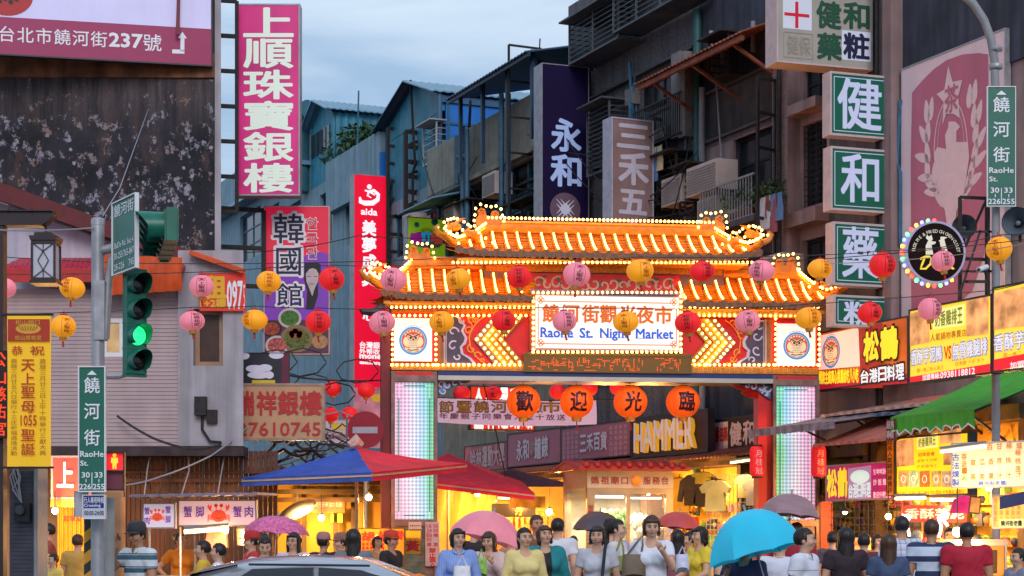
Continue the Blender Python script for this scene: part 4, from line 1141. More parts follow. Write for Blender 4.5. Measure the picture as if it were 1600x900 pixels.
def dragon(px,py,sg,s=1.0,off=0.1):
 X_,Z_=gx(px,off),gz(py,off);y=-off
 m=MB()
 body=[(0.55,-0.10),(0.42,-0.02),(0.30,0.08),(0.22,0.2),(0.10,0.22),(0.0,0.12),(-0.10,0.05),(-0.22,0.08),(-0.30,0.18),(-0.27,0.30),(-0.16,0.33)]
 m.tube([(X_+sg*s*a,y+0.05*math.sin(i*1.3),Z_+s*b) for i,(a,b) in enumerate(body)],[0.03,0.055,0.07,0.075,0.075,0.075,0.075,0.07,0.065,0.07,0.05],8)
 m.ball((X_+sg*s*-0.13,y,Z_+s*0.34),0.09*s,10,7,(1.3,0.9,0.9))
 for k in range(9):
  a,b=body[1+k];m.prism([(X_+sg*s*(a-0.035),Z_+s*(b+0.05)),(X_+sg*s*(a+0.035),Z_+s*(b+0.05)),(X_+sg*s*(a+0.03),Z_+s*(b+0.14))],y-0.01,y+0.01)
 for k in range(2):m.tube([(X_+sg*s*(-0.13+0.03*k),y,Z_+s*0.40),(X_+sg*s*(-0.06+0.05*k),y,Z_+s*0.48),(X_+sg*s*(0.02+0.05*k),y,Z_+s*0.5)],[0.02,0.015,0.005],5)
 m.build("roof_dragon",GTILE2,GATE)
 for i,(a,b) in enumerate(body[:]):BULBS.append(((X_+sg*s*a,y-0.08,Z_+s*b+0.15),1))
 for k in range(6):BULBS.append(((X_+sg*s*(-0.45+0.12*k),y-0.04,Z_+s*(0.32+0.16*math.sin(k*0.6))),1))
dragon(722,388,1,1.0);dragon(mir(722)-6,390,-1,1.0);dragon(600,452,1,0.8);dragon(1290,455,-1,0.8)
m=MB();m.tube([gp(598,480,.3),gp(585,488,.35),gp(566,487,.4),gp(562,483,.4)],[0.09,0.08,0.05,0.02],8);m.tube([gp(mir(596),483,.3),gp(mir(578),484,.35),gp(mir(570),482,.4)],[0.05,0.05,0.05],8)
m.build("eave_beak",mat("dark_eave",(0.03,0.025,0.035),rough=0.4),GATE)
for px in(656,703,692,1196,1186):
 pass
for side in(0,1):
 sg=1 if side==0 else-1
 X=lambda px:gx(px if side==0 else mir(px))
 m=MB();m.prism([(X(684),gz(598)),(X(684),gz(622)),(X(692),gz(618)),(X(708),gz(606)),(X(736),gz(598))],0.05,0.2);br=m.build("cloud_bracket",CLOUD,GATE)
 m=MB()
 for(cx,cy,r_,a0) in((690,604,.08,0),(700,603,.09,2),(712,601,.07,1),(693,613,.07,3),(722,600,.05,1)):m.stroke(spiral(X(cx),gz(cy),r_,r_*.25,a0,a0+5*sg),0.026,0.044)
 m.build("bracket_scroll",CLOUDW,br)
 m=MB();m.disc(X(698),gz(606),0.07,0.046,16,0.05);m.disc(X(690),gz(612),0.05,0.0455,16,0.06);m.build("bracket_boss",CBLUE,br)
m=MB();m.tube([gp(1150,596,-0.3),gp(1165,602,-0.2),gp(1185,603,-0.15)],0.12,10);m.tube([gp(1162,606,-0.35),gp(1175,613,-0.3),gp(1187,614,-0.25)],0.12,10);m.build("bracket_roll",RED,GATE)
BULBS.sort(key=lambda q:-q[1])
m=MB();m.ball((0,0,0),0.027,6,4);b0=m.build("light_bulb",BULB,GATE,BULBS[0][0])
for p,r_ in BULBS[1:100]:
 c=b0.copy();COL.objects.link(c);c.parent=GATE;c.location=p
m=MB()
for p,r_ in BULBS[100:]:m.ball(p,0.026 if r_ else 0.020,5,4)
o=m.build("bulb_strings",BULB,GATE);o["kind"]="stuff"
print("gate bulbs",len(BULBS))
CAB=mat("sign_cabinet",(0.30,0.30,0.33),rough=0.45,metal=0.2,var=0.2,scale=3)
CABD=mat("dark_cabinet",(0.03,0.03,0.04),rough=0.5,var=0.2)
CABP=mat("pale_cabinet",(0.55,0.44,0.44),rough=0.5,var=0.1)
def L1(n,col,e=0.0):return mat(n,col,rough=0.45,emit=(col,e*.85) if e else None,var=0.0 if e else 0.05)
NAVY=mat("navy_lettering",(0.012,0.012,0.06),rough=0.5,var=0)
INK=mat("black_lettering",(0.012,0.010,0.012),rough=0.5,var=0)
REDL=mat("red_lettering",(0.45,0.02,0.02),rough=0.5,var=0.05)
WLIT=L1("lit_white_lettering",(0.80,0.84,0.86),0.75)
WDIM=mat("pale_lettering",(0.66,0.66,0.80),rough=0.5,var=0.06)
YLIT=L1("lit_yellow_lettering",(0.9,0.72,0.03),0.8)
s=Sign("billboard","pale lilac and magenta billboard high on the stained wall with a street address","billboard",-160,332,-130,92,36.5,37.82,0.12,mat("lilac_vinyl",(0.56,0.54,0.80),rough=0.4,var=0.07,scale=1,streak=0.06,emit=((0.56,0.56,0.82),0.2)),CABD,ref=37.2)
m=MB();u0,u1=-s.w/2+0.02,s.w/2-0.02;zb=0.03;zt=s.z(36,166)
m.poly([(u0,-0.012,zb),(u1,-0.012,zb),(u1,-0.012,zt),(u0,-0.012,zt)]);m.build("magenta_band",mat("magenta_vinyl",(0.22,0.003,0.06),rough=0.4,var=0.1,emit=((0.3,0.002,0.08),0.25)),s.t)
m=MB()
q=s.box(-4,44,169,70);m.row("台北市饒河街",q[0],q[1],q[2],q[3],-0.018,0.008,0.06)
q=s.box(171,53,222,74);m.txt("237",*q,-0.018,0.03)
q=s.box(224,54,252,80);m.txt("號",*q,-0.018,0.008)
a=s.u(269),s.z(81,276);b_=s.u(285),s.z(81,285);c=s.u(285),s.z(60,285)
m.stroke([a,(b_[0]+0.04,b_[1])],0.08,-0.018);m.stroke([b_,c],0.08,-0.018);m.flat([(c[0]-0.09,c[1]),(c[0]+0.09,c[1]),(c[0],c[1]+0.13)],-0.018)
m.build("lettering",VWHITE,s.t)
m=MB();m.disc(s.u(10),s.z(-8,10),0.52,-0.014,32,0.42);m.build("red_medallion",REDL,s.t)
m=MB()
for k in range(5):m.disc(s.u(-10+9*k),s.z(-2+5*(k%2),10),0.05,-0.018,10)
m.build("medallion_spots",INK,s.t)
m=MB();m.prism([(s.u(280)-0.03,s.z(-60,280)),(s.u(280)+0.03,s.z(-60,280)),(s.u(277)+0.04,s.z(58,280)),(s.u(277)-0.04,s.z(58,280))],-0.2,-0.16);m.build("hanging_rod",mat("dark_red_rod",(0.16,0.01,0.03),rough=0.5),s.t)
PK=mat("lit_pink_panel",(0.30,0.008,0.10),rough=0.35,emit=(None,1.15),var=0.38,scale=0.5,streak=0.12)
s=Sign("shop_sign","tall backlit pink vertical sign with pale green characters 上順珠寶銀樓","shop sign",368,469,6,306,40,None,0.35,PK,CAB,fr=0.035)
m=MB()
for i,ch in enumerate("上順珠寶銀樓"):q=s.box(382,13+i*48.6,457,57+i*48.6);m.txt(ch,*q,-0.012,0.026)
m.build("lettering",L1("lit_pale_green_lettering",(0.56,0.66,0.58),0.5),s.t)
s=Sign("shop_sign","red and purple restaurant sign with navy characters 韓國館 and dishes along its foot","shop sign",412,515,322,554,41,None,0.25,mat("crimson_panel",(0.46,0.012,0.035),rough=0.4,emit=((0.55,0.006,0.045),0.55),var=0.12,scale=1),CABP,fr=0.02)
B=s.box;w=s.w/2-0.02
m=MB();arc=[(s.u(413.5+i*5.0),s.z(428-34*math.sin(math.pi*min(1,max(0,(i-6)/22.0)))+(8*math.sin(i/6*3.14) if i<6 else 0),460)) for i in range(21)]
m.flat([(-w,s.z(503,460))]+[(-w,arc[0][1])]+arc+[(w,arc[-1][1]),(w,s.z(503,460))],-0.010);m.build("purple_field",mat("purple_vinyl",(0.13,0.035,0.27),rough=0.4,emit=((0.14,0.02,0.34),0.5),var=0.1),s.t)
m=MB();m.flat([(-w,0.02),(w,0.02),(w,s.z(500,460)),(-w,s.z(500,460))],-0.011);m.build("dish_backdrop",mat("plum_vinyl",(0.085,0.03,0.06),rough=0.4,var=0.4,scale=5),s.t)
mo,mi_=MB(),MB()
for ch,x0,y0,x1,y1 in(("韓",428,334,474,380),("國",432,388,470,430),("館",432,443,472,478)):
 q=B(x0,y0,x1,y1);e=0.03
 mo.txt(ch,q[0]-e,q[1]-e,q[2]+e,q[3]+e,-0.014,0.052);mi_.txt(ch,*q,-0.018,0.012)
for ch,y0 in(("한",340),("국",364),("관",386)):mo.txt(ch,*B(479,y0,497,y0+19),-0.014,0.03);
mo.build("lettering_outline",VWHITE,s.t);mi_.build("lettering",NAVY,s.t)
m=MB()
for ch,y0 in(("한",340),("국",364),("관",386)):m.txt(ch,*B(479.6,y0+.6,496.4,y0+18.4),-0.018,-0.004)
m.build("lettering",REDL,s.t)
m=MB();m.flat([(s.u(a),s.z(b,488)) for a,b in((475,437),(476,412),(482,410),(496,410),(501,413),(502,438),(497,440),(497,462),(490,484),(478,484),(480,455))],-0.013);m.build("figure_hair",INK,s.t)
m=MB();m.flat([(s.u(a),s.z(b,488)) for a,b in((478,428),(483,421),(488,419),(494,421),(498,428),(497,440),(492,450),(488,463),(483,450),(479,440))],-0.016);m.build("figure_face",mat("pale_print",(0.55,0.45,0.47),rough=0.5),s.t)
m=MB()
for a in(480,490):m.stroke([(s.u(a),s.z(432,488)),(s.u(a+6),s.z(432,488))],0.012,-0.018)
m.stroke([(s.u(485),s.z(444,488)),(s.u(491),s.z(444,488))],0.012,-0.018);m.build("figure_features",INK,s.t)
PL=mat("printed_plate",(0.55,0.48,0.50),rough=0.4,var=0.1)
for cx,cy,r_,rim,cont in((453,497,.26,PL,mat("printed_greens",(0.05,0.17,0.02),rough=0.5,var=0.6,scale=22)),(425,514,.22,INK,mat("printed_stew",(0.35,0.05,0.02),rough=0.5,var=0.7,scale=22)),(464,529,.36,mat("printed_wood",(0.25,0.16,0.08),rough=0.5),mat("printed_salad",(0.10,0.13,0.02),rough=0.5,var=0.8,scale=25)),(433,540,.26,PL,mat("printed_pickle",(0.45,0.10,0.10),rough=0.5,var=0.8,scale=25)),(500,534,.18,mat("printed_cookie",(0.42,0.24,0.11),rough=0.5,var=0.3,scale=20),mat("printed_cookie",(0,0,0)))):
 m=MB();m.disc(s.u(cx),s.z(cy,cx),r_,-0.015-cx*1e-6,24,r_*0.85);pl=m.build("printed_dish",rim,s.t)
 m=MB();m.disc(s.u(cx),s.z(cy,cx),r_*0.8,-0.018-cx*1e-6,24,r_*0.66);m.build("printed_food",cont,pl)
m=MB();
for k in range(14):m.disc(s.u(462+7*math.cos(k)),s.z(521+4*math.sin(k*2.1),460),0.06,-0.021,8)
m.build("printed_chilli",mat("printed_red",(0.50,0.04,0.02),rough=0.5,var=0.5,scale=30),s.t)
s=Sign("shop_sign","tall bright red backlit sign with white characters 美夢成真 and money exchange","shop sign",552,608,271,655,58.3,58.75,0.4,glow("lit_red_panel",(0.85,0.002,0.035),0.85,0.04,0.5),CAB,fr=0.03)
m=MB()
q=s.box(564,326,589,336);m.txt("aida",*q,-0.014,0.03)
for i,ch in enumerate("美夢成真"):m.txt(ch,*s.box(566,345+i*26.4,587,368+i*26.4),-0.014,0.035)
m.txt("心",*s.box(567,486,586,501),-0.014,0.035)
m.row("台灣銀行",*s.box(561,534,604,545),-0.014,0.03);m.row("外幣收兌",*s.box(561,545,604,554),-0.014,0.03)
m.txt("money",*s.box(562,555,602,563),-0.014,0.05);m.txt("exchange",*s.box(562,564,602,571),-0.014,0.05)
P_=lambda a,b:(s.u(a),s.z(b,577))
m.stroke([P_(562,309),P_(563,316),P_(570,318),P_(582,317),P_(590,311),P_(591,303),P_(584,297),P_(576,300),P_(574,306),P_(580,309)],[0.06,.14,.16,.16,.14,.12,.1,.08,.06,.03],-0.014);m.disc(*P_(577,292),0.08,-0.014,14)
m.stroke([P_(570,298),P_(578,300),P_(586,304)],0.06,-0.014)
m.build("lettering",WLIT,s.t)
s=Sign("shop_sign","lime green shop sign with coloured bubble characters just above the gate's left roof","shop sign",636,697,338,520,53.6,54.1,0.3,mat("lime_panel",(0.17,0.34,0.012),rough=0.4,emit=((0.20,0.38,0.01),0.45),var=0.1,scale=1),CAB,fr=0.03)
m=MB();q=s.box(639,362,694,388);m.disc((q[0]+q[2])/2,(q[1]+q[3])/2,(q[2]-q[0])/2,-0.012,28,(q[3]-q[1])/2);m.build("oval_field",mat("grey_vinyl",(0.20,0.26,0.22),rough=0.5),s.t)
for ch,x0,x1,c in(("响",642,658,(0.30,0.01,0.25)),("叮",659,673,(0.02,0.35,0.65)),("噹",674,691,(0.45,0.06,0.05))):
 m=MB();m.txt(ch,*s.box(x0,364,x1,381),-0.02,0.07);m.build("lettering",L1("toy_letter_"+str(x0),c,0.4),s.t)
m=MB();m.disc(s.u(651),s.z(351,650),0.08,-0.012,16);m.disc(s.u(679),s.z(347,679),0.11,-0.012,16);m.build("bubble",mat("cyan_vinyl",(0.03,0.42,0.42),rough=0.4),s.t)
m=MB()
for k in range(7):
 a=math.radians(30+k*20);c=P_;cx,cz=s.u(667),s.z(364,667);m.stroke([(cx+.12*math.cos(a),cz+.06*math.sin(a)),(cx+.24*math.cos(a),cz+.16*math.sin(a))],0.025,-0.013)
m.txt("小小快樂天地",*s.box(648,383,687,387),-0.02,0.0)
m.build("sun_rays",mat("dark_gold_vinyl",(0.26,0.12,0.01),rough=0.5),s.t)
s=Sign("shop_sign","navy vertical sign with pale blue characters 永和 and a round star emblem","shop sign",846,920,98,420,44.6,45.05,0.5,mat("navy_panel",(0.012,0.007,0.045),rough=0.6,spec=0.1,var=0.25,scale=0.7),mat("steel_edge",(0.28,0.30,0.36),rough=0.4,var=0.2),fr=0.02)
m=MB();m.txt("永",*s.box(862,187,907,236),-0.012,0.03);m.txt("和",*s.box(861,243,907,291),-0.012,0.03)
m.build("lettering",mat("ice_blue_lettering",(0.33,0.45,0.75),rough=0.4,emit=((0.33,0.45,0.75),0.25),var=0),s.t)
m=MB();m.disc(s.u(883),s.z(327,883),0.40,-0.012,32);em=m.build("emblem_disc",mat("mauve_disc",(0.14,0.085,0.13),rough=0.5),s.t)
m=MB()
for k in range(4):
 a=math.radians(45+90*k)
 for d in(-0.08,0,0.08):m.stroke([(s.u(883)-d*math.sin(a),s.z(327,883)+d*math.cos(a)),(s.u(883)+(0.33-abs(d))*math.cos(a)-d*math.sin(a),s.z(327,883)+(0.33-abs(d))*math.sin(a)+d*math.cos(a))],[0.05,0.012],-0.016)
m.disc(s.u(883),s.z(327,883),0.13,-0.0165,12);m.build("emblem_star",WDIM,em)
s=Sign("shop_sign","faded brown vertical sign with brushy white characters 三禾五金 above the gate","shop sign",955,1021,182,420,40.5,40.95,0.4,mat("faded_brown_panel",(0.27,0.17,0.165),rough=0.5,var=0.18,scale=1.5,streak=0.2),mat("pale_steel_edge",(0.40,0.42,0.52),rough=0.4,var=0.15),fr=0.03)
mo,m=MB(),MB()
for ch,q in(("三",(965,196,1013,231)),("禾",(967,240,1012,288)),("五",(968,298,1009,334)),("金",(966,344,1012,386))):
 m.txt(ch,*s.box(*q),-0.014,0.035)
m.build("lettering",mat("brush_white",(0.52,0.50,0.60),rough=0.5,var=0.1),s.t)
s=Sign("shop_sign","cream pharmacy sign with a red cross and green characters 健和藥粧","shop sign",1213,1363,-60,97,33.4,34.0,0.45,mat("cream_panel",(0.42,0.39,0.335),rough=0.45,var=0.12,scale=1.2,streak=0.1),CABP,fr=0.03)
m=MB()
for q in((1223,-2,1268,46),(1315,49,1360,95),(1315,-60,1316,-60)):
 if q[0]<q[2]-2:z=s.box(*q);m.flat([(z[0],z[1]),(z[2],z[1]),(z[2],z[3]),(z[0],z[3])],-0.010)
m.each("white_cell",mat("white_panel",(0.62,0.66,0.76),rough=0.4,emit=((0.6,0.65,0.75),0.15),var=0.03),s.t)
m=MB();q=s.box(1225,21,1264,26);m.flat([(q[0],q[1]),(q[2],q[1]),(q[2],q[3]),(q[0],q[3])],-0.014);q=s.box(1242,3,1247,44);m.flat([(q[0],q[1]),(q[2],q[1]),(q[2],q[3]),(q[0],q[3])],-0.0145);m.build("red_cross",L1("cross_red",(0.60,0.006,0.03),0.2),s.t)
m=MB()
for ch,q in(("健",(1276,3,1313,44)),("和",(1318,5,1357,45)),("藥",(1277,53,1314,93))):m.txt(ch,*s.box(*q),-0.014,0.03)
m.build("lettering",mat("green_lettering",(0.012,0.085,0.045),rough=0.5,var=0.1),s.t)
m=MB();m.txt("粧",*s.box(1318,53,1357,92),-0.016,0.03);m.build("lettering",NAVY,s.t)
m=MB();m.txt("健保",*s.box(1229,57,1266,86),-0.012,0.012);q=s.box(1224,52,1269,91)
for a,b_ in(((q[0],q[1]),(q[2],q[1])),((q[0],q[3]),(q[2],q[3])),((q[0],q[1]),(q[0],q[3])),((q[2],q[1]),(q[2],q[3]))):m.stroke([a,b_],0.012,-0.012)
m.build("faded_lettering",mat("faded_tan",(0.32,0.27,0.22),rough=0.6),s.t)
GREENP=mat("green_lightbox",(0.003,0.085,0.05),rough=0.35,var=0.08,scale=1.2,emit=((0.002,0.12,0.07),0.25))
for ch,x0,x1,t_,b_,q,nth in(("健",1296,1388,111,211,(1304,121,1381,206),"white 健, topmost of the green stack"),("和",1297,1390,228,328,(1309,238,1377,320),"white 和, second from the top of the green stack"),("藥",1301,1392,346,445,(1311,352,1377,438),"white 藥, third from the top of the green stack"),("粧",1302,1393,460,509,(1313,466,1378,508),"partly hidden white 粧, lowest of the green stack")):
 s=Sign("lightbox_sign","square green pharmacy lightbox with "+nth,"lightbox sign",x0,x1,t_,b_,33.1,33.5,0.26,None,CABP,"green pharmacy lightboxes",fr=0.04)
 m=MB();w,h=s.w/2,s.h;m.flat([(-w+.04,.04),(w-.04,.04),(w-.04,h-.04),(-w+.04,h-.04)],-0.008);m.build("panel",GREENP,s.t)
 m=MB();e=0.09
 for a,c in(((-w+e,e),(w-e,e)),((-w+e,h-e),(w-e,h-e)),((-w+e,e),(-w+e,h-e)),((w-e,e),(w-e,h-e))):m.stroke([a,c],0.014,-0.012)
 q=(q[0]+5,q[1]+4,q[2]-5,q[3]-4*(ch!='粧'));m.txt(ch,*s.box(*q),-0.014,0.02);m.build("lettering",mat("lightbox_white",(0.52,0.57,0.76),rough=0.4,emit=((0.5,0.56,0.8),0.25),var=0),s.t)
TR=(lambda px:fY(px,0.12))
s=Sign("wall_banner","large dusty pink facade banner with a laurel wreath and eagle emblem","banner",1409,1572,108,560,TR(1409),TR(1572),0.10,mat("pale_pink_vinyl",(0.80,0.58,0.60),rough=0.5,var=0.06,scale=0.8,streak=0.08),mat("bright_steel_trim",(0.5,0.5,0.52),rough=0.3,metal=0.6,var=0.2),fr=0.02)
p=lambda a,b:(s.u(a),s.z(b,a))
m=MB();m.flat([p(1425,600-60),p(1424,250),p(1426,145),p(1440,128),p(1460,108),p(1480,94),p(1505,85),p(1530,83),p(1545,85),p(1545,330),p(1538,400),p(1520,455),p(1490,480),p(1465,505),p(1440,540)],-0.012)
m.build("arched_field",mat("dusty_pink_vinyl",(0.52,0.14,0.21),rough=0.5,var=0.08,scale=0.9,streak=0.08),s.t)
m=MB()
def leaf(cx,cy,L_,wd,ang):
 c=p(cx,cy);a=math.radians(ang);pts=[]
 for k in range(12):
  L_2=L_*1.25;th=2*math.pi*k/12;lx,lz=L_2*math.cos(th),wd*1.45*math.sin(th)*(1-0.35*math.cos(th));pts.append((c[0]+lx*math.cos(a)-lz*math.sin(a),c[1]+lx*math.sin(a)+lz*math.cos(a)))
 m.flat(pts,-0.016)
for cx,cy,ang in((1449,174,95),(1456,170,80),(1444,210,125),(1451,205,85),(1441,246,160),(1450,238,100),(1446,278,170),(1450,262,95),(1456,290,150),(1461,272,90),(1470,312,140),(1456,300,170)):leaf(cx,cy,0.17,0.055,ang)
for cx,cy,ang in((1516,150,85),(1524,143,80),(1523,180,85),(1531,175,70),(1526,205,80),(1534,215,50),(1525,235,75),(1532,248,30),(1520,262,70),(1524,280,20),(1513,285,60),(1510,300,30)):leaf(cx,cy,0.17,0.055,ang)
for k0,k1,rr in((0.0,1.0,0.05),(0.0,1.0,0.02)):
 d=0.0 if rr>0.03 else 5
 m.stroke([p(1487+(26-d)*math.cos(t),235-(80-d)*math.sin(t)) for t in np.linspace(-2.0,5.1,40)],rr*0.5,-0.0165)
m.flat([p(a,b) for a,b in((1483,103),(1490,128),(1505,125),(1499,150),(1501,185),(1492,178),(1480,178),(1474,195),(1476,160),(1465,147),(1477,140))],-0.020)
m.flat([p(a,b) for a,b in((1484,190),(1494,190),(1502,198),(1496,205),(1496,222),(1514,222),(1516,245),(1508,300),(1496,330),(1492,372),(1484,372),(1478,330),(1465,290),(1461,240),(1466,230),(1480,233),(1478,212),(1483,200))],-0.021)
m.build("emblem",mat("emblem_pale_pink",(0.78,0.54,0.55),rough=0.5,var=0.05),s.t)
m=MB();m.txt("茶",*s.box(1478,133,1499,175),-0.026,0.02);m.build("lettering",mat("dusty_pink_vinyl",(0,0,0)),s.t)
BLADE=mat("street_sign_green",(0.008,0.13,0.085),rough=0.4,var=0.06)
def blade(label,x0,x1,t_,b_,Y):
 s=Sign("street_name_sign",label,"street sign",x0,x1,t_,b_,Y,None,0.03,BLADE,WHITE,"green street name blades",fr=0.012)
 H=b_-t_;W_=x1-x0;c=(x0+x1)/2;f=lambda a,t2,d,b2:s.box(x0+W_*a,t_+H*t2,x0+W_*d,t_+H*b2)
 m=MB();q=f(.32,.035,.68,.07);m.flat([(q[0],q[1]),(q[2],q[1]),((q[0]+q[2])/2,q[3])],-0.010)
 for ch,t2 in(("饒",.09),("河",.295),("街",.505)):m.txt(ch,*f(.22,t2,.78,t2+.125),-0.010,0.012)
 m.txt("RaoHe",*f(.08,.675,.92,.72),-0.010,0.02);m.txt("St.",*f(.08,.75,.36,.79),-0.010,0.02)
 m.txt("30",*f(.13,.842,.42,.885),-0.010,0.02);m.txt("33",*f(.60,.842,.88,.885),-0.010,0.02)
 m.txt("226",*f(.05,.935,.46,.978),-0.010,0.02);m.txt("255",*f(.54,.935,.95,.978),-0.010,0.02)
 for a in(.27,.74):q=f(a,.897,a+.03,.922);m.flat([(q[0],q[1]),(q[2],q[1]),(q[2],q[3]),(q[0],q[3])],-0.010)
 q=f(.485,.845,.515,.978);m.flat([(q[0],q[1]),(q[2],q[1]),(q[2],q[3]),(q[0],q[3])],-0.010)
 m.build("lettering",VWHITE,s.t)
blade("tall green street name blade on the traffic signal pole, left side",122.5,165.5,572,769,17.6)
blade("tall green street name blade on the lamp post beside the pink banner",1542,1587,135,323,27.1)
s=Sign("street_name_sign","slanting green road name plate squeezed behind the top signal head","street sign",177,214,318,432,17.62,17.05,0.02,BLADE,WHITE,fr=0.012)
m=MB();m.row("饒河街",*s.fb(.08,.04,.92,.22),-0.010,0.01);m.txt("BaDe Rd. Sec.4",*s.fb(.1,.56,.9,.64),-0.010,0.01);m.txt("30-255/765-847",*s.fb(.08,.70,.92,.79),-0.010,0.01);m.txt("28-226    745",*s.fb(.08,.85,.92,.94),-0.010,0.01);m.build("lettering",VWHITE,s.t)
s=Sign("crossing_sign","small blue and white pedestrian crossing time plate below the left street blade","street sign",130,165,773,811,17.5,17.45,0.02,mat("plate_white",(0.55,0.58,0.66),rough=0.4,var=0.05),WHITE,fr=0.008)
m=MB();q=s.fb(.03,.05,.97,.55);m.flat([(q[0],q[1]),(q[2],q[1]),(q[2],q[3]),(q[0],q[3])],-0.009);m.build("blue_field",mat("plate_blue",(0.02,0.03,0.22),rough=0.4,var=0.05),s.t)
m=MB();m.row("行人專用時相",*s.fb(.05,.08,.95,.36),-0.012,0.01);m.txt("Crossing",*s.fb(.06,.38,.8,.53),-0.012,0.02);m.build("lettering",VWHITE,s.t)
m=MB();m.txt("00:00-24:00",*s.fb(.08,.66,.94,.84),-0.012,0.01);m.build("lettering",NAVY,s.t)
s=Sign("crossing_sign","blank pale grey back plate behind the crossing time plate","street sign",116,138,767,808,17.72,None,0.02,mat("plate_back",(0.42,0.43,0.48),rough=0.5,metal=0.2,var=0.1),GALV,fr=0.006)
YB=mat("yellow_banner",(0.68,0.40,0.012),rough=0.6,var=0.08,scale=2,emit=((0.75,0.42,0.006),0.4))  # plain cloth with added glow to brighten it; the banner is no lamp
s=Sign("temple_banner","yellow hanging temple festival banner with red columns of characters","banner",11.5,79.5,493,729,20.0,None,0.0,None,None)
rows=[]
for i in range(13):
 f=i/12.0;rows.append([(-s.w/2+s.w*j/8,0.015*math.sin(j*1.1+f*4)*f,s.h*(1-f)) for j in range(9)])
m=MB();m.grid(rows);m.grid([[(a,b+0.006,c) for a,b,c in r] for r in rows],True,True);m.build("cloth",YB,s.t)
m=MB();q=s.fb(.03,.10,.99,.43-.13);yy=-0.022
q=s.box(13,499,78.5,534);m.flat([(q[0],q[1]),(q[2],q[1]),(q[2],q[3]),(q[0],q[3])],yy);m.build("red_field",mat("banner_red",(0.45,0.035,0.012),rough=0.6,var=0.08),s.t)
m=MB();m.disc(s.u(45),s.z(514,45),0.135,yy-0.003,28,0.055);m.row("松山錫口",*s.box(25,500,64,508),yy-0.003,0.01);m.row("松山慈祐宮",*s.box(24,524,66,532),yy-0.003,0.01);m.build("gold_print",mat("banner_gold",(0.65,0.36,0.03),rough=0.5,var=0.05),s.t)
m=MB()
for k in range(-3,4):m.stroke([(s.u(45)+k*.02,s.z(517,45)),(s.u(45)+k*.035,s.z(510,45))],0.008,yy-0.006)
m.txt("恭",*s.box(19,541,36,555),yy,0.02);m.txt("祝",*s.box(48,541,70,555),yy,0.02)
for i,ch in enumerate(("天","上","聖","母","1055","聖","誕")):
 y0=(562,583,604,627,649,671,693)[i];m.txt(ch,*s.box(34 if len(ch)==1 else 33,y0,55 if len(ch)==1 else 58,y0+(18 if len(ch)==1 else 16)),yy,0.02)
m.build("lettering",mat("banner_lettering",(0.48,0.05,0.01),rough=0.6,var=0.05),s.t)
m=MB();x0,z0,x1,z1=s.box(17,560,28,712);m.txt("農曆三月廿五六日舉行十三庄祈福遶境活動",x0,z0,x1,z1,yy,0.0,True,0.05);x0,z0,x1,z1=s.box(62,560,73,712);m.txt("農曆三月廿三日上午十時舉行三獻大典",x0,z0,x1,z1,yy,0.0,True,0.05)
m.build("small_lettering",mat("banner_small_lettering",(0.30,0.13,0.01),rough=0.6,var=0),s.t)
m=MB();m.tube([(-s.w/2-0.06,0,s.h+0.01),(s.w/2+0.03,0,s.h+0.01)],0.012,8);m.tube([(-s.w/2-0.06,0,-0.01),(s.w/2+0.03,0,-0.01)],0.012,8);m.build("banner_rod",BLACK,s.t)
s=Sign("shop_sign","weathered tan sign board with red characters 瑞祥銀樓 and a phone number","shop sign",366,507,599,688,30.7,None,0.18,mat("tan_panel",(0.52,0.30,0.155),rough=0.55,var=0.14,scale=1.5,streak=0.12),mat("worn_trim",(0.34,0.22,0.16),rough=0.5,var=0.3),fr=0.04)
m=MB()
for ch,x0,x1 in(("瑞",366,397),("祥",402,432),("銀",435,466),("樓",469,502)):m.txt(ch,*s.box(x0,612,x1,648),-0.024,0.03)
m.txt("27610745",*s.box(372,660,501,681),-0.024,0.01);m.build("lettering",REDL,s.t)
s=Sign("shop_sign","black banner with white lips and a yellow bar above the tan jeweller board","shop sign",378,452,551,601,31.2,None,0.1,mat("black_vinyl",(0.015,0.017,0.03),rough=0.4,var=0.2),CABD,fr=0.01)
m=MB()
for q in((398,576,12,5),(414,575,10,5),(405,586,16,5),(421,586,6,5),(382,556,7,5),(432,555,10,5)):m.disc(s.u(q[0]),s.z(q[1],q[0]),q[2]*.0125,-0.012-q[0]*1e-6,20,q[3]*.0125)
m.build("white_shape",WDIM,s.t)
m=MB();q=s.box(394,594,430,600);m.flat([(q[0],q[1]),(q[2],q[1]),(q[2],q[3]),(q[0],q[3])],-0.012);m.build("yellow_bar",mat("yellow_vinyl",(0.65,0.5,0.02),rough=0.5),s.t)
m=MB();q=s.box(440,552,451,600);m.flat([(q[0],q[1]),(q[2],q[1]),(q[2],q[3]),(q[0],q[3])],-0.012);m.build("maroon_strip",mat("maroon_vinyl",(0.12,0.01,0.04),rough=0.5),s.t)
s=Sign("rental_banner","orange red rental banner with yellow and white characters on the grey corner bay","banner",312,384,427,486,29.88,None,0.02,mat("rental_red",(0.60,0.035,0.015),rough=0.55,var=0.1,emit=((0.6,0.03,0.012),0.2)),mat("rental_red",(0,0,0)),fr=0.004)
m=MB();m.txt("租",*s.box(318,432,353,466),-0.014,0.05);m.txt("1+2樓",*s.box(314,467,353,481),-0.014,0.05);m.build("lettering",mat("rental_yellow",(0.75,0.40,0.01),rough=0.5,var=0),s.t)
m=MB();m.txt("097",*s.box(355,440,379,482),-0.014,0.03);m.txt("5",*s.box(380.5,445,383,482),-0.014,0.0);m.build("lettering",VWHITE,s.t)
s=Sign("shop_sign","salmon pink lit shop sign with a white 上 behind the left signal pole","shop sign",80,160,712,780,28.6,None,0.12,glow("lit_salmon_panel",(0.72,0.13,0.09),0.7,0.15,1.2),CABP,fr=0.03)
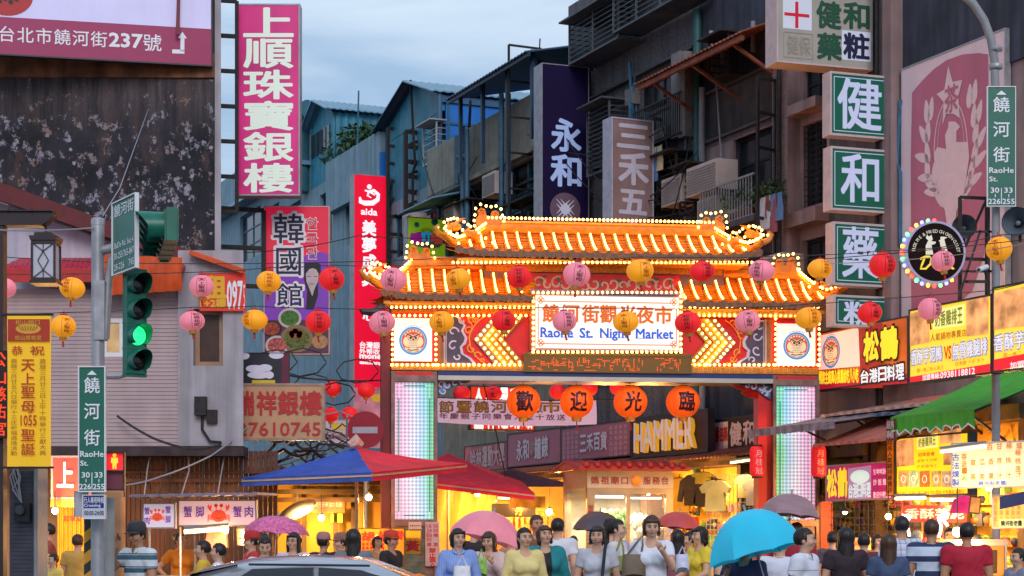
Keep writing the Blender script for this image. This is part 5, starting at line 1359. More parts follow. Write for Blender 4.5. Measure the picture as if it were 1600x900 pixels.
m=MB();m.txt("上",*s.box(90,723,115,761),-0.026,0.03);m.txt("順",*s.box(124,723,150,761),-0.026,0.03);m.build("lettering",WLIT,s.t)
m=MB();m.bx(-s.w/2,s.w/2,-0.03,0.1,-0.12,-0.004);m.build("light_strip",L1("amber_strip",(0.85,0.30,0.03),0.9),s.t)
s=Sign("led_sign","narrow dark column sign with red glowing characters 松山慈祐宮","LED sign",-16,12,548,684,20.4,None,0.16,mat("dark_display",(0.02,0.008,0.008),rough=0.3),BLACK,fr=0.01)
m=MB()
for i,ch in enumerate("公山慈祐宮"):m.txt(ch,*s.box(-12,551+i*27,10,573+i*27),-0.024,0.02)
m.build("lettering",L1("led_red",(0.75,0.05,0.01),0.8),s.t)
s=Sign("shop_sign","red lit shop sign half hidden behind the festival banner under the gate","shop sign",734,836,602,672,40.0,40.5,0.15,glow("lit_orange_red_panel",(0.80,0.035,0.006),0.8,0.3,1.2),CABD,fr=0.03)
m=MB()
for i,ch in enumerate("金林運動館"):m.txt(ch,*s.box(740+i*19,608,755+i*19,668),-0.024,0.04)
m.build("lettering",WLIT,s.t)
s=Sign("festival_banner","pale pink cloth banner strung under the gate with yellow outlined characters","banner",684,932,621,660,36.6,37.2,0.0,None,None)
m=MB();rows=[[(-s.w/2+s.w*j/30,0.03*math.sin(j*0.9+i),s.h*(1-i/4.0)-0.05*math.sin(math.pi*j/30)) for j in range(31)] for i in range(5)]
m.grid(rows);m.grid([[(a,b+0.006,c) for a,b,c in r] for r in rows],True,True);m.build("cloth",mat("pale_pink_cloth",(0.70,0.50,0.66),rough=0.7,var=0.08,emit=((0.7,0.5,0.66),0.5)),s.t)  # cloth emission only lifts its brightness, the banner is not backlit
mo,m,mp=MB(),MB(),MB()
for ch,a,b_ in(("節",687,707),("暨",714,735),("饒",741,762),("河",768,790),("觀",795,816),("光",820,838),("夜",838,846),("市",847,874)):
 q=s.box(a,628,b_,644);e=0.012;mo.txt(ch,q[0]-e,q[1]-e,q[2]+e,q[3]+e,-0.05,0.03);m.txt(ch,*q,-0.056,0.02)
mp.row("年慶親子同樂會九堂十放送",*s.box(684,646,884,656),-0.05,0.02,0.15)
mo.build("lettering_outline",mat("purple_outline",(0.22,0.02,0.12),rough=0.5),s.t);m.build("lettering",mat("banner_yellow",(0.75,0.50,0.02),rough=0.5),s.t);mp.build("small_lettering",mat("purple_outline",(0,0,0)),s.t)
m=MB();m.tube([(-s.w/2-1.0,0,s.h+0.02),(0,0,s.h-0.04),(s.w/2+1.0,0,s.h+0.02)],0.01,5);m.build("banner_rope",BLACK,s.t)
s=Sign("festival_banner","crumpled pink flower banner below the red exchange sign","banner",553,597,606,700,46,None,0.02,mat("pink_flower_cloth",(0.62,0.26,0.36),rough=0.7,var=0.45,scale=3),WHITE,fr=0.004)
m=MB();q=s.box(581,615,597,629);m.disc((q[0]+q[2])/2,(q[1]+q[3])/2,0.14,-0.012,20,0.10);m.build("yellow_badge",mat("banner_yellow",(0,0,0)),s.t)
s=Sign("festival_banner","small white street banner left of the no entry disc","banner",505,556,656,692,42,None,0.02,mat("white_cloth",(0.55,0.52,0.62),rough=0.7,var=0.1),WHITE,fr=0.004)
m=MB();m.row("觀光",*s.box(519,660,540,672),-0.012,0.05);m.build("lettering",mat("banner_yellow",(0,0,0)),s.t)
m=MB();m.row("慶親子",*s.box(512,678,548,686),-0.012,0.03);m.build("small_lettering",mat("purple_outline",(0,0,0)),s.t)
def fsign(label,px0,px1,t_,b_,off,face,frame,name="shop_sign",ref=None,depth=0.15,fr=0.03,group=None):
 return Sign(name,label,"shop sign",px0,px1,t_,b_,fY(px0,off),fY(px1,off),depth,face,frame,group,fr,ref=ref)
def rowtext(s,t,x0,x1,t0,b0,t1,b1,y,bold):
 """characters between two pixel columns; rows given at both ends follow the sign's perspective"""
 m=MB();n=len(t)
 for i,ch in enumerate(t):
  if ch==' ':continue
  a,b_=x0+(x1-x0)*(i+.06)/n,x0+(x1-x0)*(i+.94)/n;f=(i+.5)/n
  m.txt(ch,*s.box(a,t0+(t1-t0)*f,b_,b0+(b1-b0)*f),y,bold)
 return m
MAUVES=mat("mauve_sign_panel",(0.40,0.13,0.20),rough=0.5,var=0.12,scale=1.5)
s=fsign("faded rose shop sign with slanting white characters, farthest of the street row",726,793,693,736,0.5,mat("rose_sign_panel",(0.46,0.11,0.15),rough=0.5,var=0.2),CABD,ref=fY(760,.5))
rowtext(s,"哈林運動大學",736,790,704,732,692,726,-0.024,0.03).build("lettering",mat("pinkish_lettering",(0.6,0.45,0.5),rough=0.5),s.t)
s=fsign("mauve shop sign with pale characters 永和鐘錶 and a round emblem",793,877,678,731,0.5,MAUVES,CABD,ref=fY(793,.5))
rowtext(s,"永和",808,828,689,720,686,717,-0.024,0.03).build("lettering",WDIM,s.t);rowtext(s,"鐘錶",836,858,684,717,681,714,-0.024,0.03).build("lettering",WDIM,s.t)
m=MB();m.disc(s.u(832),s.z(700,832),0.17,-0.024,20,0.2);m.build("emblem_disc",mat("tan_disc",(0.35,0.2,0.16),rough=0.5),s.t)
s=fsign("mauve shop sign with characters 三禾百貨 between columns of small goods names",877,986,669,722,0.5,MAUVES,CABD,ref=fY(877,.5))
rowtext(s,"三禾百貨",907,950,681,706,674,702,-0.024,0.03).build("lettering",WDIM,s.t)
m=MB()
for i,t in enumerate(("五金百貨文具","家庭用品雜貨","日用百貨批發","南北雜貨批發")):q=s.box(880+i*6.5,674-i*.6,885+i*6.5,718-i*.5);m.txt(t,*q,-0.024,0.0,True,0.15)
for i,t in enumerate(("紙張文具童玩","清潔用品鞋襪","玩具飾品毛巾","化妝品內衣褲")):q=s.box(953+i*7.5,664-i*.8,959+i*7.5,714-i*.6);m.txt(t,*q,-0.024,0.0,True,0.15)
m.build("small_lettering",mat("faint_lettering",(0.62,0.46,0.58),rough=0.5),s.t)
s=fsign("dark shop sign with big white block letters HAMMER edged in yellow light",987,1107,654,717,0.7,mat("plum_black_panel",(0.03,0.015,0.03),rough=0.4),CABD,ref=fY(987,.7))
m=MB();q=s.box(997,656,1090,702);me_=MB()
m.txt("HAMMER",*q,-0.11,0.02);m.build("lettering",mat("block_letter_white",(0.60,0.58,0.76),rough=0.4,var=0,emit=((.6,.58,.76),.12)),s.t)
m=MB()
for k in range(6):m.txt("HAMMER",q[0]+0.010*k,q[1]-0.005*k,q[2]+0.010*k,q[3]-0.005*k,-0.10+0.012*k,0.02)
m.build("letter_side",L1("letter_side_glow",(0.70,0.45,0.03),0.34),s.t)
s=fsign("black and white shop sign with red 各國名藥 beside white brush characters 健和",1109,1216,656,708,0.4,mat("black_panel",(0.02,0.018,0.022),rough=0.4),CABD,ref=fY(1109,.4))
m=MB();q=s.box(1111,660,1138,705);m.flat([(q[0],q[1]),(q[2],q[1]),(q[2],q[3]),(q[0],q[3])],-0.010);m.build("white_cell",mat("pink_white_panel",(0.55,0.42,0.5),rough=0.5),s.t)
rowtext(s,"各國名藥",1112,1138,669,691,667,689,-0.024,0.03).build("lettering",REDL,s.t);rowtext(s,"健和藥",1141,1202,661,697,655,690,-0.024,0.035).build("lettering",mat("bright_lettering",(0.55,0.45,0.55),rough=0.5),s.t)
OFFC,OFF2=0.55,2.9
s=fsign("backlit food sign with yellow 松鶴 and white 台港日料理 on red and orange",1278,1420,520,612,OFFC,glow("lit_orange_food_panel",(0.62,0.10,0.012),0.9,0.6,0.9),CABD,ref=fY(1278,OFFC))
m=MB();pq=lambda a,b:(s.u(a),s.z(b,a))
m.flat([pq(1280,525),pq(1342,512),pq(1346,572),pq(1280,578)],-0.012);m.build("pale_field",L1("lit_peach_field",(0.95,0.62,0.50),0.85),s.t)
m=MB();m.flat([pq(1342,512),pq(1380,504),pq(1380,606),pq(1346,607)],-0.0125);m.build("maroon_field",L1("lit_maroon_field",(0.33,0.012,0.01),0.8),s.t)
m=MB();m.flat([pq(1280,596),pq(1418,584),pq(1418,599),pq(1280,610)],-0.0122);m.build("crimson_foot",L1("lit_crimson_foot",(0.42,0.01,0.03),0.8),s.t)
owl(s.t,s.u(1300),s.z(550,1300),0.30,-0.022)
mo,m=MB(),MB()
for ch,q in(("松",(1352,519,1374,563)),("鶴",(1378,512,1404,560))):mo.txt(ch,*[v+e for v,e in zip(s.box(*q),(-.04,-.04,.04,.04))],-0.02,0.05);m.txt(ch,*s.box(*q),-0.026,0.045)
mo.build("lettering_outline",INK,s.t);m.build("lettering",YLIT,s.t)
m=rowtext(s,"國宴主廚真心推薦給吃八小吃",1281,1343,581,600,575,597,-0.02,0.04);m.build("lettering",YLIT,s.t)
mo=rowtext(s,"台港日料理",1345,1416,578,600,566,593,-0.02,0.09);mo.build("lettering_outline",INK,s.t);rowtext(s,"台港日料理",1346,1415,580,599,568,592,-0.026,0.03).build("lettering",WLIT,s.t)
def food(s,boxes,name,mt,y=-0.014):
 m=MB()
 for bx_ in boxes:m.flat([(s.u(a),s.z(b,a)) for a,b in bx_],y)
 return m.each(name,mt,s.t)
CHICK=glow("lit_fried_food",(0.85,0.38,0.14),0.95,0.8,3.2)
LYEL=L1("lit_yellow_field",(0.88,0.62,0.02),0.9)
s=fsign("backlit yellow fried food sign with VS and an 0938 phone number",1421,1551,484,601,OFF2,L1("lit_lemon_panel",(0.90,0.66,0.05),0.92),CABD,ref=fY(1421,OFF2))
food(s,[[(1423,490),(1452,482),(1454,535),(1423,541)],[(1511,469),(1546,461),(1546,522),(1511,526)]],"food_photo",CHICK)
food(s,[[(1423,589),(1549,568),(1549,584),(1423,598)]],"red_band",L1("lit_red_band",(0.75,0.012,0.03),0.85))
food(s,[[(1459,486),(1508,476),(1508,508),(1459,514)]],"inset_field",L1("lit_pale_yellow",(0.95,0.85,0.30),0.9))
rowtext(s,"奶香雞排王",1462,1506,489,511,480,504,-0.02,0.03).build("lettering",L1("lit_olive_lettering",(0.25,0.3,0.05),0.4),s.t)
rowtext(s,"人氣鍋物專賣店",1455,1512,522,534,514,525,-0.02,0.02).build("lettering",L1("lit_brown_lettering",(0.45,0.12,0.01),0.5),s.t)
mo=rowtext(s,"香酥芋泥鴨",1424,1475,547,572,540,563,-0.02,0.06);mo.build("lettering_outline",L1("lit_lilac_outline",(0.35,0.30,0.55),0.4),s.t);rowtext(s,"香酥芋泥鴨",1425,1474,548,571,541,562,-0.026,0.01).build("lettering",WLIT,s.t)
mo=rowtext(s,"無骨雞腿排",1489,1546,538,564,527,553,-0.02,0.06);mo.build("lettering_outline",L1("lit_lilac_outline",(0,0,0),0.4),s.t);rowtext(s,"無骨雞腿排",1490,1545,539,563,528,552,-0.026,0.01).build("lettering",WLIT,s.t)
m=MB();m.txt("VS",*s.box(1477,541,1488,561),-0.02,0.03);m.build("lettering",L1("lit_red_vs",(0.65,0.05,0.01),0.6),s.t)
m=MB();m.txt("獨一無二新人氣王",*s.box(1434,573,1476,580),-0.02,0.0);m.txt("皮香脆 汁多 多汁",*s.box(1494,562,1540,569),-0.02,0.0);m.build("small_lettering",L1("lit_brown_lettering",(0,0,0),0.5),s.t)
m=MB();m.txt("加盟專線:",*s.box(1443,584,1470,593),-0.02,0.02);m.txt("0938118812",*s.box(1471,578,1525,588),-0.02,0.02);m.build("lettering",WLIT,s.t)
s=fsign("backlit yellow fried food sign cut by the right edge of the picture",1552,1640,449,583,OFF2,L1("lit_lemon_panel",(0,0,0),0.92),CABD,ref=fY(1552,OFF2))
food(s,[[(1554,458),(1636,440),(1636,505),(1554,516)]],"food_photo",CHICK)
food(s,[[(1554,562),(1636,546),(1636,564),(1554,580)]],"red_band",L1("lit_red_band",(0,0,0),0.85))
mo=rowtext(s,"香酥芋泥鴨",1554,1636,524,550,512,540,-0.02,0.06);mo.build("lettering_outline",L1("lit_lilac_outline",(0,0,0),0.4),s.t);rowtext(s,"香酥芋泥鴨",1555,1635,525,549,513,539,-0.026,0.01).build("lettering",WLIT,s.t)
m=MB();m.txt("獨一無二",*s.box(1569,550,1598,558),-0.02,0.0);m.build("small_lettering",L1("lit_brown_lettering",(0,0,0),0.5),s.t)
m=MB();m.txt("加盟專線",*s.box(1580,563,1625,574),-0.02,0.02);m.build("lettering",WLIT,s.t)
s=fsign("small magenta lit sign with yellow 松鶴 beneath the grey awning",1291,1400,727,784,1.0,glow("lit_magenta_panel",(0.48,0.012,0.12),0.9,0.35,1.2),CABP,ref=fY(1291,1.0))
m=MB();m.flat([(s.u(a),s.z(b,a)) for a,b in((1326,732),(1362,727),(1362,779),(1326,781))],-0.012);m.build("violet_field",L1("lit_violet_field",(0.42,0.25,0.42),0.7),s.t)
rowtext(s,"松鶴",1293,1326,735,776,731,776,-0.02,0.04).build("lettering",YLIT,s.t);rowtext(s,"台港日料理",1327,1362,757,778,754,776,-0.02,0.02).build("lettering",L1("lit_mint_lettering",(0.65,0.9,0.85),0.8),s.t)
m=MB();q=s.box(1329,738,1361,752);m.disc((q[0]+q[2])/2,(q[1]+q[3])/2,0.30,-0.02,20,0.12);m.build("oval_badge",L1("lit_mint_lettering",(0,0,0),0.8),s.t)
m=MB();m.txt("生啤啤酒各式",*s.box(1366,732,1394,741),-0.02,0.02);m.txt("炒 飯 麵 湯",*s.box(1366,748,1394,758),-0.02,0.02);m.txt("歡迎外帶堂食",*s.box(1366,768,1394,778),-0.02,0.02);m.build("lettering",L1("lit_pinkwhite_lettering",(0.9,0.6,0.7),0.7),s.t)
YM2=L1("lit_menu_yellow",(0.92,0.66,0.015),0.9)
s=fsign("yellow lit food menu board under the green awning with rows of dish pictures",1397,1515,684,778,1.55,YM2,CABD,ref=fY(1397,1.55))
food(s,[[(1399,690),(1429,684),(1429,727),(1399,730)],[(1470,676),(1503,668),(1503,690),(1470,694)],[(1475,700),(1510,698),(1510,725),(1475,727)]],"food_photo",CHICK)
for cx,c in((1413,(0.75,0.36,0.12)),(1429,(0.5,0.6,0.3)),(1446,(0.65,0.18,0.03)),(1464,(0.75,0.42,0.12)),(1481,(0.6,0.35,0.2))):
 m=MB();q=s.box(cx-8,736,cx+8,761);m.flat([(q[0],q[1]),(q[2],q[1]),(q[2],q[3]),(q[0],q[3])],-0.014);d_=m.build("dish_photo",glow("lit_dish_%d"%cx,c,0.9,0.5,12),s.t)
 m=MB();m.ring((q[0]+q[2])/2,(q[1]+q[3])/2,0.05,0.065,-0.018,20);m.build("dish_rim",WLIT,d_)
food(s,[[(1434,684),(1466,676),(1466,698),(1434,702)]],"inset_field",L1("lit_pale_yellow",(0,0,0),0.9))
rowtext(s,"奶香雞排王",1436,1464,686,700,680,694,-0.02,0.03).build("lettering",L1("lit_olive_lettering",(0,0,0),0.4),s.t)
m=MB();m.txt("招牌套餐",*s.box(1436,707,1462,713),-0.02,0.02);m.txt("香酥芋泥鴨",*s.box(1434,717,1466,722),-0.02,0.0);m.txt("奶香雞排王",*s.box(1434,726,1466,731),-0.02,0.0)
m.txt("地瓜飲50 奶茶55 豪丁湯55 空心菜45 大魚羹45 滷飯55",*s.box(1403,766,1508,774),-0.02,0.01);m.build("small_lettering",L1("lit_brown_lettering",(0,0,0),0.5),s.t)
s=fsign("narrow orange strip sign with black vertical characters beside the yellow menu",1386,1398,682,775,1.6,L1("lit_orange_strip",(0.55,0.13,0.005),0.7),CABD,ref=fY(1386,1.6),fr=0.01)
m=MB();m.txt("超高人氣雞排專賣店",-s.w/2+.03,.05,s.w/2-.03,s.h-.05,-0.02,0.02,True);m.build("lettering",INK,s.t)
YC=25.5
s=Sign("shop_sign","cream lit herbal tea price board with orange and blue characters at the right edge","shop sign",1487,1625,692,763,YC,YC-0.8,0.12,L1("lit_cream_panel",(0.86,0.72,0.36),0.72),CABP,fr=0.02,ref=YC)
TO=L1("lit_tea_orange",(0.62,0.12,0.01),0.5);TB=L1("lit_tea_blue",(0.03,0.10,0.50),0.5)
m=MB()
for i,ch in enumerate("古法煉製"):m.txt(ch,*s.box(1489,709+i*13,1500,720+i*13),-0.02,0.02)
m.txt("(饒河街老攤)",*s.box(1527,751,1575,759),-0.02,0.02);m.build("lettering",TB,s.t)
m=MB()
for ch,a,b_ in(("百",1543,693),("甘",1558,692),("楊",1573,691),("爐",1589,691),("茶",1503,709),("退",1503,720),("楊",1587,702),("草",1517,718),("瓜",1531,717),("香",1545,716),("蔗",1558,715),("桃",1572,714),("桃",1587,715),("原",1587,728),("火",1503,741),("茶",1517,740),("茶",1531,740),("果",1545,739),("汁",1558,738),("汁",1572,737),("汁",1588,736)):m.txt(ch,*s.box(a,b_,a+9,b_+10),-0.02,0.01)
q=s.box(1504,731,1512,740);m.flat([(q[0],q[1]),(q[2],q[1]),(q[2],q[3]),(q[0],q[3])],-0.02);m.build("lettering",TO,s.t)
s=Sign("shop_sign","lower yellow herbal tea board with columns of drink names at the right edge","shop sign",1551,1625,773,826,YC-0.2,YC-0.6,0.06,L1("lit_tea_yellow",(0.66,0.42,0.10),0.7),CABP,fr=0.02)
m=MB()
for i,t in enumerate(("苦瓜茶火","青草茶火","百香果汁","甘蔗茶汁","水蜜桃汁")):x0,z0,x1,z1=s.box(1553+i*9,778,1560+i*9,815);m.txt(t,x0,z0,x1,z1,-0.02,0.0,True,0.1)
m.build("lettering",TO,s.t)
m=MB();q=s.box(1563,811,1600,824);m.flat([(q[0],q[1]),(q[2],q[1]),(q[2],q[3]),(q[0],q[3])],-0.022);m.build("white_cell",L1("lit_pale_yellow",(0,0,0),0.9),s.t)
m=MB();m.txt("饒河街老攤",*s.box(1565,813,1598,822),-0.026,0.03);m.build("lettering",NAVY,s.t)
YD=26.0
s=Sign("round_sign","round black fried chicken sign with a fox and duck pair rimmed by coloured lamps","shop sign",1415,1509,346,440,YD,YD+0.12,0.0,None,None)
R_=s.w/2;cz=s.h/2
m=MB();n=40
m.add([(R_*math.cos(2*math.pi*k/n),y,cz+R_*math.sin(2*math.pi*k/n)) for y in(0.0,0.26) for k in range(n)],[tuple(range(n)),tuple(range(2*n-1,n-1,-1))]+[(k,n+k,n+(k+1)%n,(k+1)%n) for k in range(n)])
m.ring(0,cz,R_*0.93,R_,-0.003);m.build("drum",mat("lilac_rim",(0.42,0.40,0.58),rough=0.4,var=0.1),s.t)
m=MB();m.disc(0,cz,R_*0.925,-0.006,40);m.build("panel",mat("brown_black_panel",(0.016,0.008,0.008),rough=0.7,spec=0.05),s.t)
P_=lambda a,b:(s.u(a),s.z(b,a))
m=MB()
txt="DUCK PIE & FRIED CHICKEN CUTLET"
for i,ch in enumerate(txt):
 if ch==' ':continue
 a=math.radians(172-i*164/(len(txt)-1));V,F=_glyphs(ch,0);k=0.068
 cx_,cz_=R_*0.70*math.cos(a),cz-0.02+R_*0.66*math.sin(a);th=a-math.pi/2
 m.add([(cx_+k*((p_[0]-.3)*math.cos(th)-p_[1]*math.sin(th)),-0.012,cz_+k*((p_[0]-.3)*math.sin(th)+p_[1]*math.cos(th))) for p_ in V],F)
m.flat([P_(a,b) for a,b in((1446,398),(1446,384),(1450,376),(1446,372),(1448,367),(1451,370),(1455,367),(1457,374),(1455,377),(1462,378),(1461,381),(1455,383),(1458,398))],-0.012)
m.flat([P_(a,b) for a,b in((1468,378),(1466,376),(1469,375),(1469,370),(1474,370),(1480,371),(1475,374),(1477,382),(1480,392),(1470,392))],-0.012)
m.build("fox_and_duck",mat("cream_vinyl",(0.70,0.68,0.52),rough=0.5,emit=((0.7,0.68,0.5),0.25),var=0),s.t)
m=MB();m.stroke([P_(a,b) for a,b in((1437,405),(1446,401),(1452,401),(1455,405),(1453,413),(1446,420),(1438,420),(1440,414),(1444,404))],0.03,-0.012)
m.txt("uck",*s.box(1458,406,1490,420),-0.012,0.05);m.build("lettering",mat("sign_yellow",(0.85,0.65,0.03),rough=0.5,emit=((0.85,0.65,0.03),0.4),var=0),s.t)
for k in range(20):
 a=math.radians(88+k*11.5);c=[(1,.05,.03),(0.1,1,0.25),(0.15,0.2,1),(1,0.45,0.05)][k%4]
 m=MB();m.ball((R_*1.05*math.cos(a),0.10,cz+R_*1.05*math.sin(a)),0.028,8,6);m.build("coloured_lamp",mat("lamp_%d"%(k%4),c,rough=0.4,emit=(c,5.0),var=0),s.t)
s=Sign("no_entry_sign","round dark red no entry disc with a white bar above the blue canopy","traffic sign",542,600,641,702,33.2,None,0.0,None,None)
m=MB();n=36;R_=s.w/2;cz=s.h/2
m.add([(R_*math.cos(2*math.pi*k/n),y,cz+R_*math.sin(2*math.pi*k/n)) for y in(0.0,0.02) for k in range(n)],[tuple(range(n)),tuple(range(2*n-1,n-1,-1))]+[(k,n+k,n+(k+1)%n,(k+1)%n) for k in range(n)])
m.build("disc",mat("maroon_reflective",(0.27,0.004,0.02),rough=0.4,var=0.06),s.t)
m=MB();q=s.box(551,667,590,677);m.bx(q[0],q[2],-0.006,-0.002,q[1],q[3]);m.build("bar",mat("grey_reflective",(0.36,0.36,0.42),rough=0.4),s.t)
m=MB();m.tube([(0,0.05,-s.zb),(0,0.05,s.h*0.8)],0.035,10);m.build("post",GALV,s.t)
def paper(n,col,e):return mat(n,col,rough=0.6,emit=(None,e),var=0.10,scale=5)
PAPER={"pink":paper("pink_lantern_paper",(0.72,0.20,0.27),0.42),"yellow":paper("yellow_lantern_paper",(0.80,0.31,0.012),0.50),"red":paper("red_lantern_paper",(0.66,0.012,0.016),0.55),"orange":paper("orange_lantern_paper",(0.86,0.095,0.005),0.62)}
GOLDR=mat("lantern_gold",(0.55,0.26,0.04),rough=0.4,metal=0.3,var=0.15)
REDINK=mat("lantern_red_ink",(0.40,0.03,0.005),rough=0.5,var=0)
TASSEL=mat("lantern_tassel",(0.40,0.02,0.02),rough=0.7,var=0.2)
def on_ball(text,R,q,x0,x1,z0,z1,bold=0.03):
 """vertical characters wrapped on a flattened ball"""
 m=MB();n=len(text);h=(z1-z0)/n
 for i,ch in enumerate(text):
  V,F=_glyphs(ch,0)
  for k in range(5):
   vs=[];da,db=(0,0) if k==4 else(bold*math.cos(k*1.57+.8),bold*math.sin(k*1.57+.8))
   for a,b in V:
    x=x0+(a+da)*(x1-x0);z=z1-(i+1)*h+(b+db+0.1)*h*0.95
    y=-math.sqrt(max(0,R*R-x*x-(z/q)**2))-0.006-.0003*k;vs.append((x,y,z))
   m.add(vs,F)
 return m
def lantern(color,text,R,ink,q=0.88,label="",group="",ribs=16,name="paper_lantern",yaw=0.0,tassel=True,wide=0.28):
 t=thing(name,label,"lantern",(0,0,0),0,group)
 m=MB();prof=[(max(0.3*R,R*math.cos(a)),R*q*math.sin(a)) for a in[math.asin(-0.95)+2*math.asin(0.95)*i/14 for i in range(15)]]
 vs,fs,n=[],[],ribs*4
 for r,z in prof:
  for k in range(n):
   a=2*math.pi*k/n;rr=r*(1-(0.06 if ribs<12 else 0.03)*(1-abs(math.sin(a*ribs/2))))
   vs.append((rr*math.cos(a),rr*math.sin(a),z))
 for i in range(len(prof)-1):
  for k in range(n):fs.append((i*n+k,i*n+(k+1)%n,(i+1)*n+(k+1)%n,(i+1)*n+k))
 m.add(vs,fs,True);m.build("shade",PAPER[color],t)
 zt=R*q*0.95
 m=MB();m.lathe([(0.0,zt+0.02),(0.28*R,zt+0.02),(0.33*R,zt-0.01),(0.33*R,zt-0.03)],n=16);m.tube([(0,0,zt),(0,0,zt+0.07)],0.006,5);m.build("cap",TASSEL if color!="orange" else GOLDR,t)
 m=MB();m.lathe([(0.30*R,-zt+0.02),(0.32*R,-zt-0.0),(0.26*R,-zt-0.16*R-0.02),(0.0,-zt-0.16*R-0.02)],n=16);m.build("base_ring",GOLDR,t)
 if tassel:
  m=MB();m.tube([(0,0,-zt-0.03),(0,0,-zt-0.35*R),(0.01,0,-zt-0.75*R)],[0.006,0.012,0.016],6);m.build("tassel",TASSEL,t)
 m=on_ball(text,R,q,-wide*R,wide*R,-R*q*0.62,R*q*0.72,0.034 if color=='orange' else 0.008)
 m.build("lettering",ink,t)
 m=MB()
 for sx in(-1,1):
  pts=[]
  for i in range(9):
   z=R*q*(0.78-1.5*i/8);x=sx*wide*1.5*R*math.sqrt(max(0.05,1-(z/(R*q))**2));pts.append((x,-math.sqrt(max(0,R*R-x*x-(z/q)**2))-0.003,z))
  m.tube(pts,0.0022,4)
 m.build("seam",ink,t)
 return t
YS=25.0
T1,T2="天上聖母","松慈祐宮"
RL=0.172
UP=[(5,450,"pink",T2),(113,450,"yellow",T2),(315,447,"pink",T1),(420,440,"yellow",T2),(518,436,"red",T1),(614,437,"pink",T1),(716,436,"yellow",T1),(811,433,"red",T2),(901,429,"pink",T1),(1000,423,"yellow",T1),(1097,424,"red",T2),(1190,423,"pink",T2),(1281,420,"yellow",T2),(1379,414,"red",T2),(1473,408,"pink",T2),(1561,389,"yellow",T1)]
LO=[(-1,513,"pink",T2),(99,510,"yellow",T1),(300,502,"pink",T2),(398,500,"yellow",T2),(497,503,"red",T2),(597,504,"pink",T1),(690,503,"yellow",T1),(787,501,"red",T1),(882,502,"pink",T2),(978,503,"yellow",T1),(1075,504,"red",T2),(1168,502,"pink",T1),(1263,497,"yellow",T2),(1359,489,"red",T1),(1453,483,"pink",T2)]
NEAR_U=["at the frame's left edge above the yellow banner","left of the signal pole before the red tiled eave","before the orange rental banner","before the purple of the 韓國館 sign","at the right edge of the 韓國館 sign","beside the gate's far left roof corner","before the tiles of the gate's left lower roof","left end of the gate's upper frieze","over the middle left of the carved frieze","over the carved frieze above 觀光","right end of the gate's upper frieze","before the finial of the gate's right lower roof","left of the green 藥 lightbox","overlapping the green 藥 lightbox","overlapping the round black sign","hanging on the right lamp post"]
NEAR_L=["cut by the frame's left edge beside the yellow banner","beside the yellow temple banner's top right corner","before the house's corner window","left of the food pictures of the 韓國館 sign","over the food pictures of the 韓國館 sign","left of the gate's left owl board","at the upper right of the left owl board","before the left chevrons of the gate","over 河 on the gate's name board","over the word Night on the name board","at the name board's right edge","before the right chevrons of the gate","over the right owl board's top corner","above the 松鶴 food sign","above the yellow fried food sign"]
_lp={}
rnd=random.Random(3)
for rowi,(row,near) in enumerate(((UP,NEAR_U),(LO,NEAR_L))):
 for(px,py,c,tx),nr in zip(row,near):
  k=(c,tx)
  if k not in _lp:
   o=lantern(c,tx,RL,REDINK if c=="yellow" else INK);_lp[k]=o
  else:o=copy_thing(_lp[k])
  o.name="paper_lantern"
  o.location=W(px,py,YS);o.rotation_euler=(rnd.uniform(-.10,.10),rnd.uniform(-.13,.13),rnd.uniform(-0.6,0.6))
  s_=rnd.uniform(0.95,1.06);o.scale=(s_*rnd.uniform(.96,1.04),s_,s_*rnd.uniform(0.90,1.06))
  o["label"]=f"round {c} paper lantern, {'upper' if rowi == 0 else 'lower'} string, {nr}";o["group"]="round lanterns strung across the street"
for i,(px,ch,lb) in enumerate(((818,"歡","first"),(901,"迎","second"),(985,"光","third"),(1067,"臨","fourth"))):
 t=lantern("orange",ch,0.315,mat("welcome_ink",(0.05,0.006,0.02),rough=0.5,var=0),q=0.97,label=f"large glowing orange lantern with character {ch}, {lb} of four under the gate",group="large welcome lanterns under the gate",ribs=10,name="welcome_lantern",wide=0.52)
 c=gp(px,628,-0.25);p=G_O+G_D*c[0]-G_N*(-0.25*1.0);p.z=c[2]
 t.location=p;t.rotation_euler=(0,0,GRZ-0.05+0.04*i)
for i,(px,py,Y,nr) in enumerate(((520,607,39,"beside the tan jeweller board's top right corner"),(572,610,39,"below the red exchange sign"),(517,648,40,"low, between the jeweller board and no entry disc"),(546,646,43,"half hidden left of the no entry disc"),(722,615,38.5,"left end of the strung festival banner"),(771,615,38.5,"over the red sign behind the festival banner"),(871,612,39.5,"between the first two welcome lanterns"),(921,607,39.5,"top right of the second welcome lantern"),(966,606,39.5,"top left of the third welcome lantern"))):
 k=("red",T1);o=copy_thing(_lp[k]);o.name="red_lantern";o.location=W(px,py,Y);o.rotation_euler=(0,0,1.2+i);o.scale=(1.05,1.05,1.05)
 o["label"]="small red lantern in the background, "+nr;o["group"]="small red lanterns behind the gate"
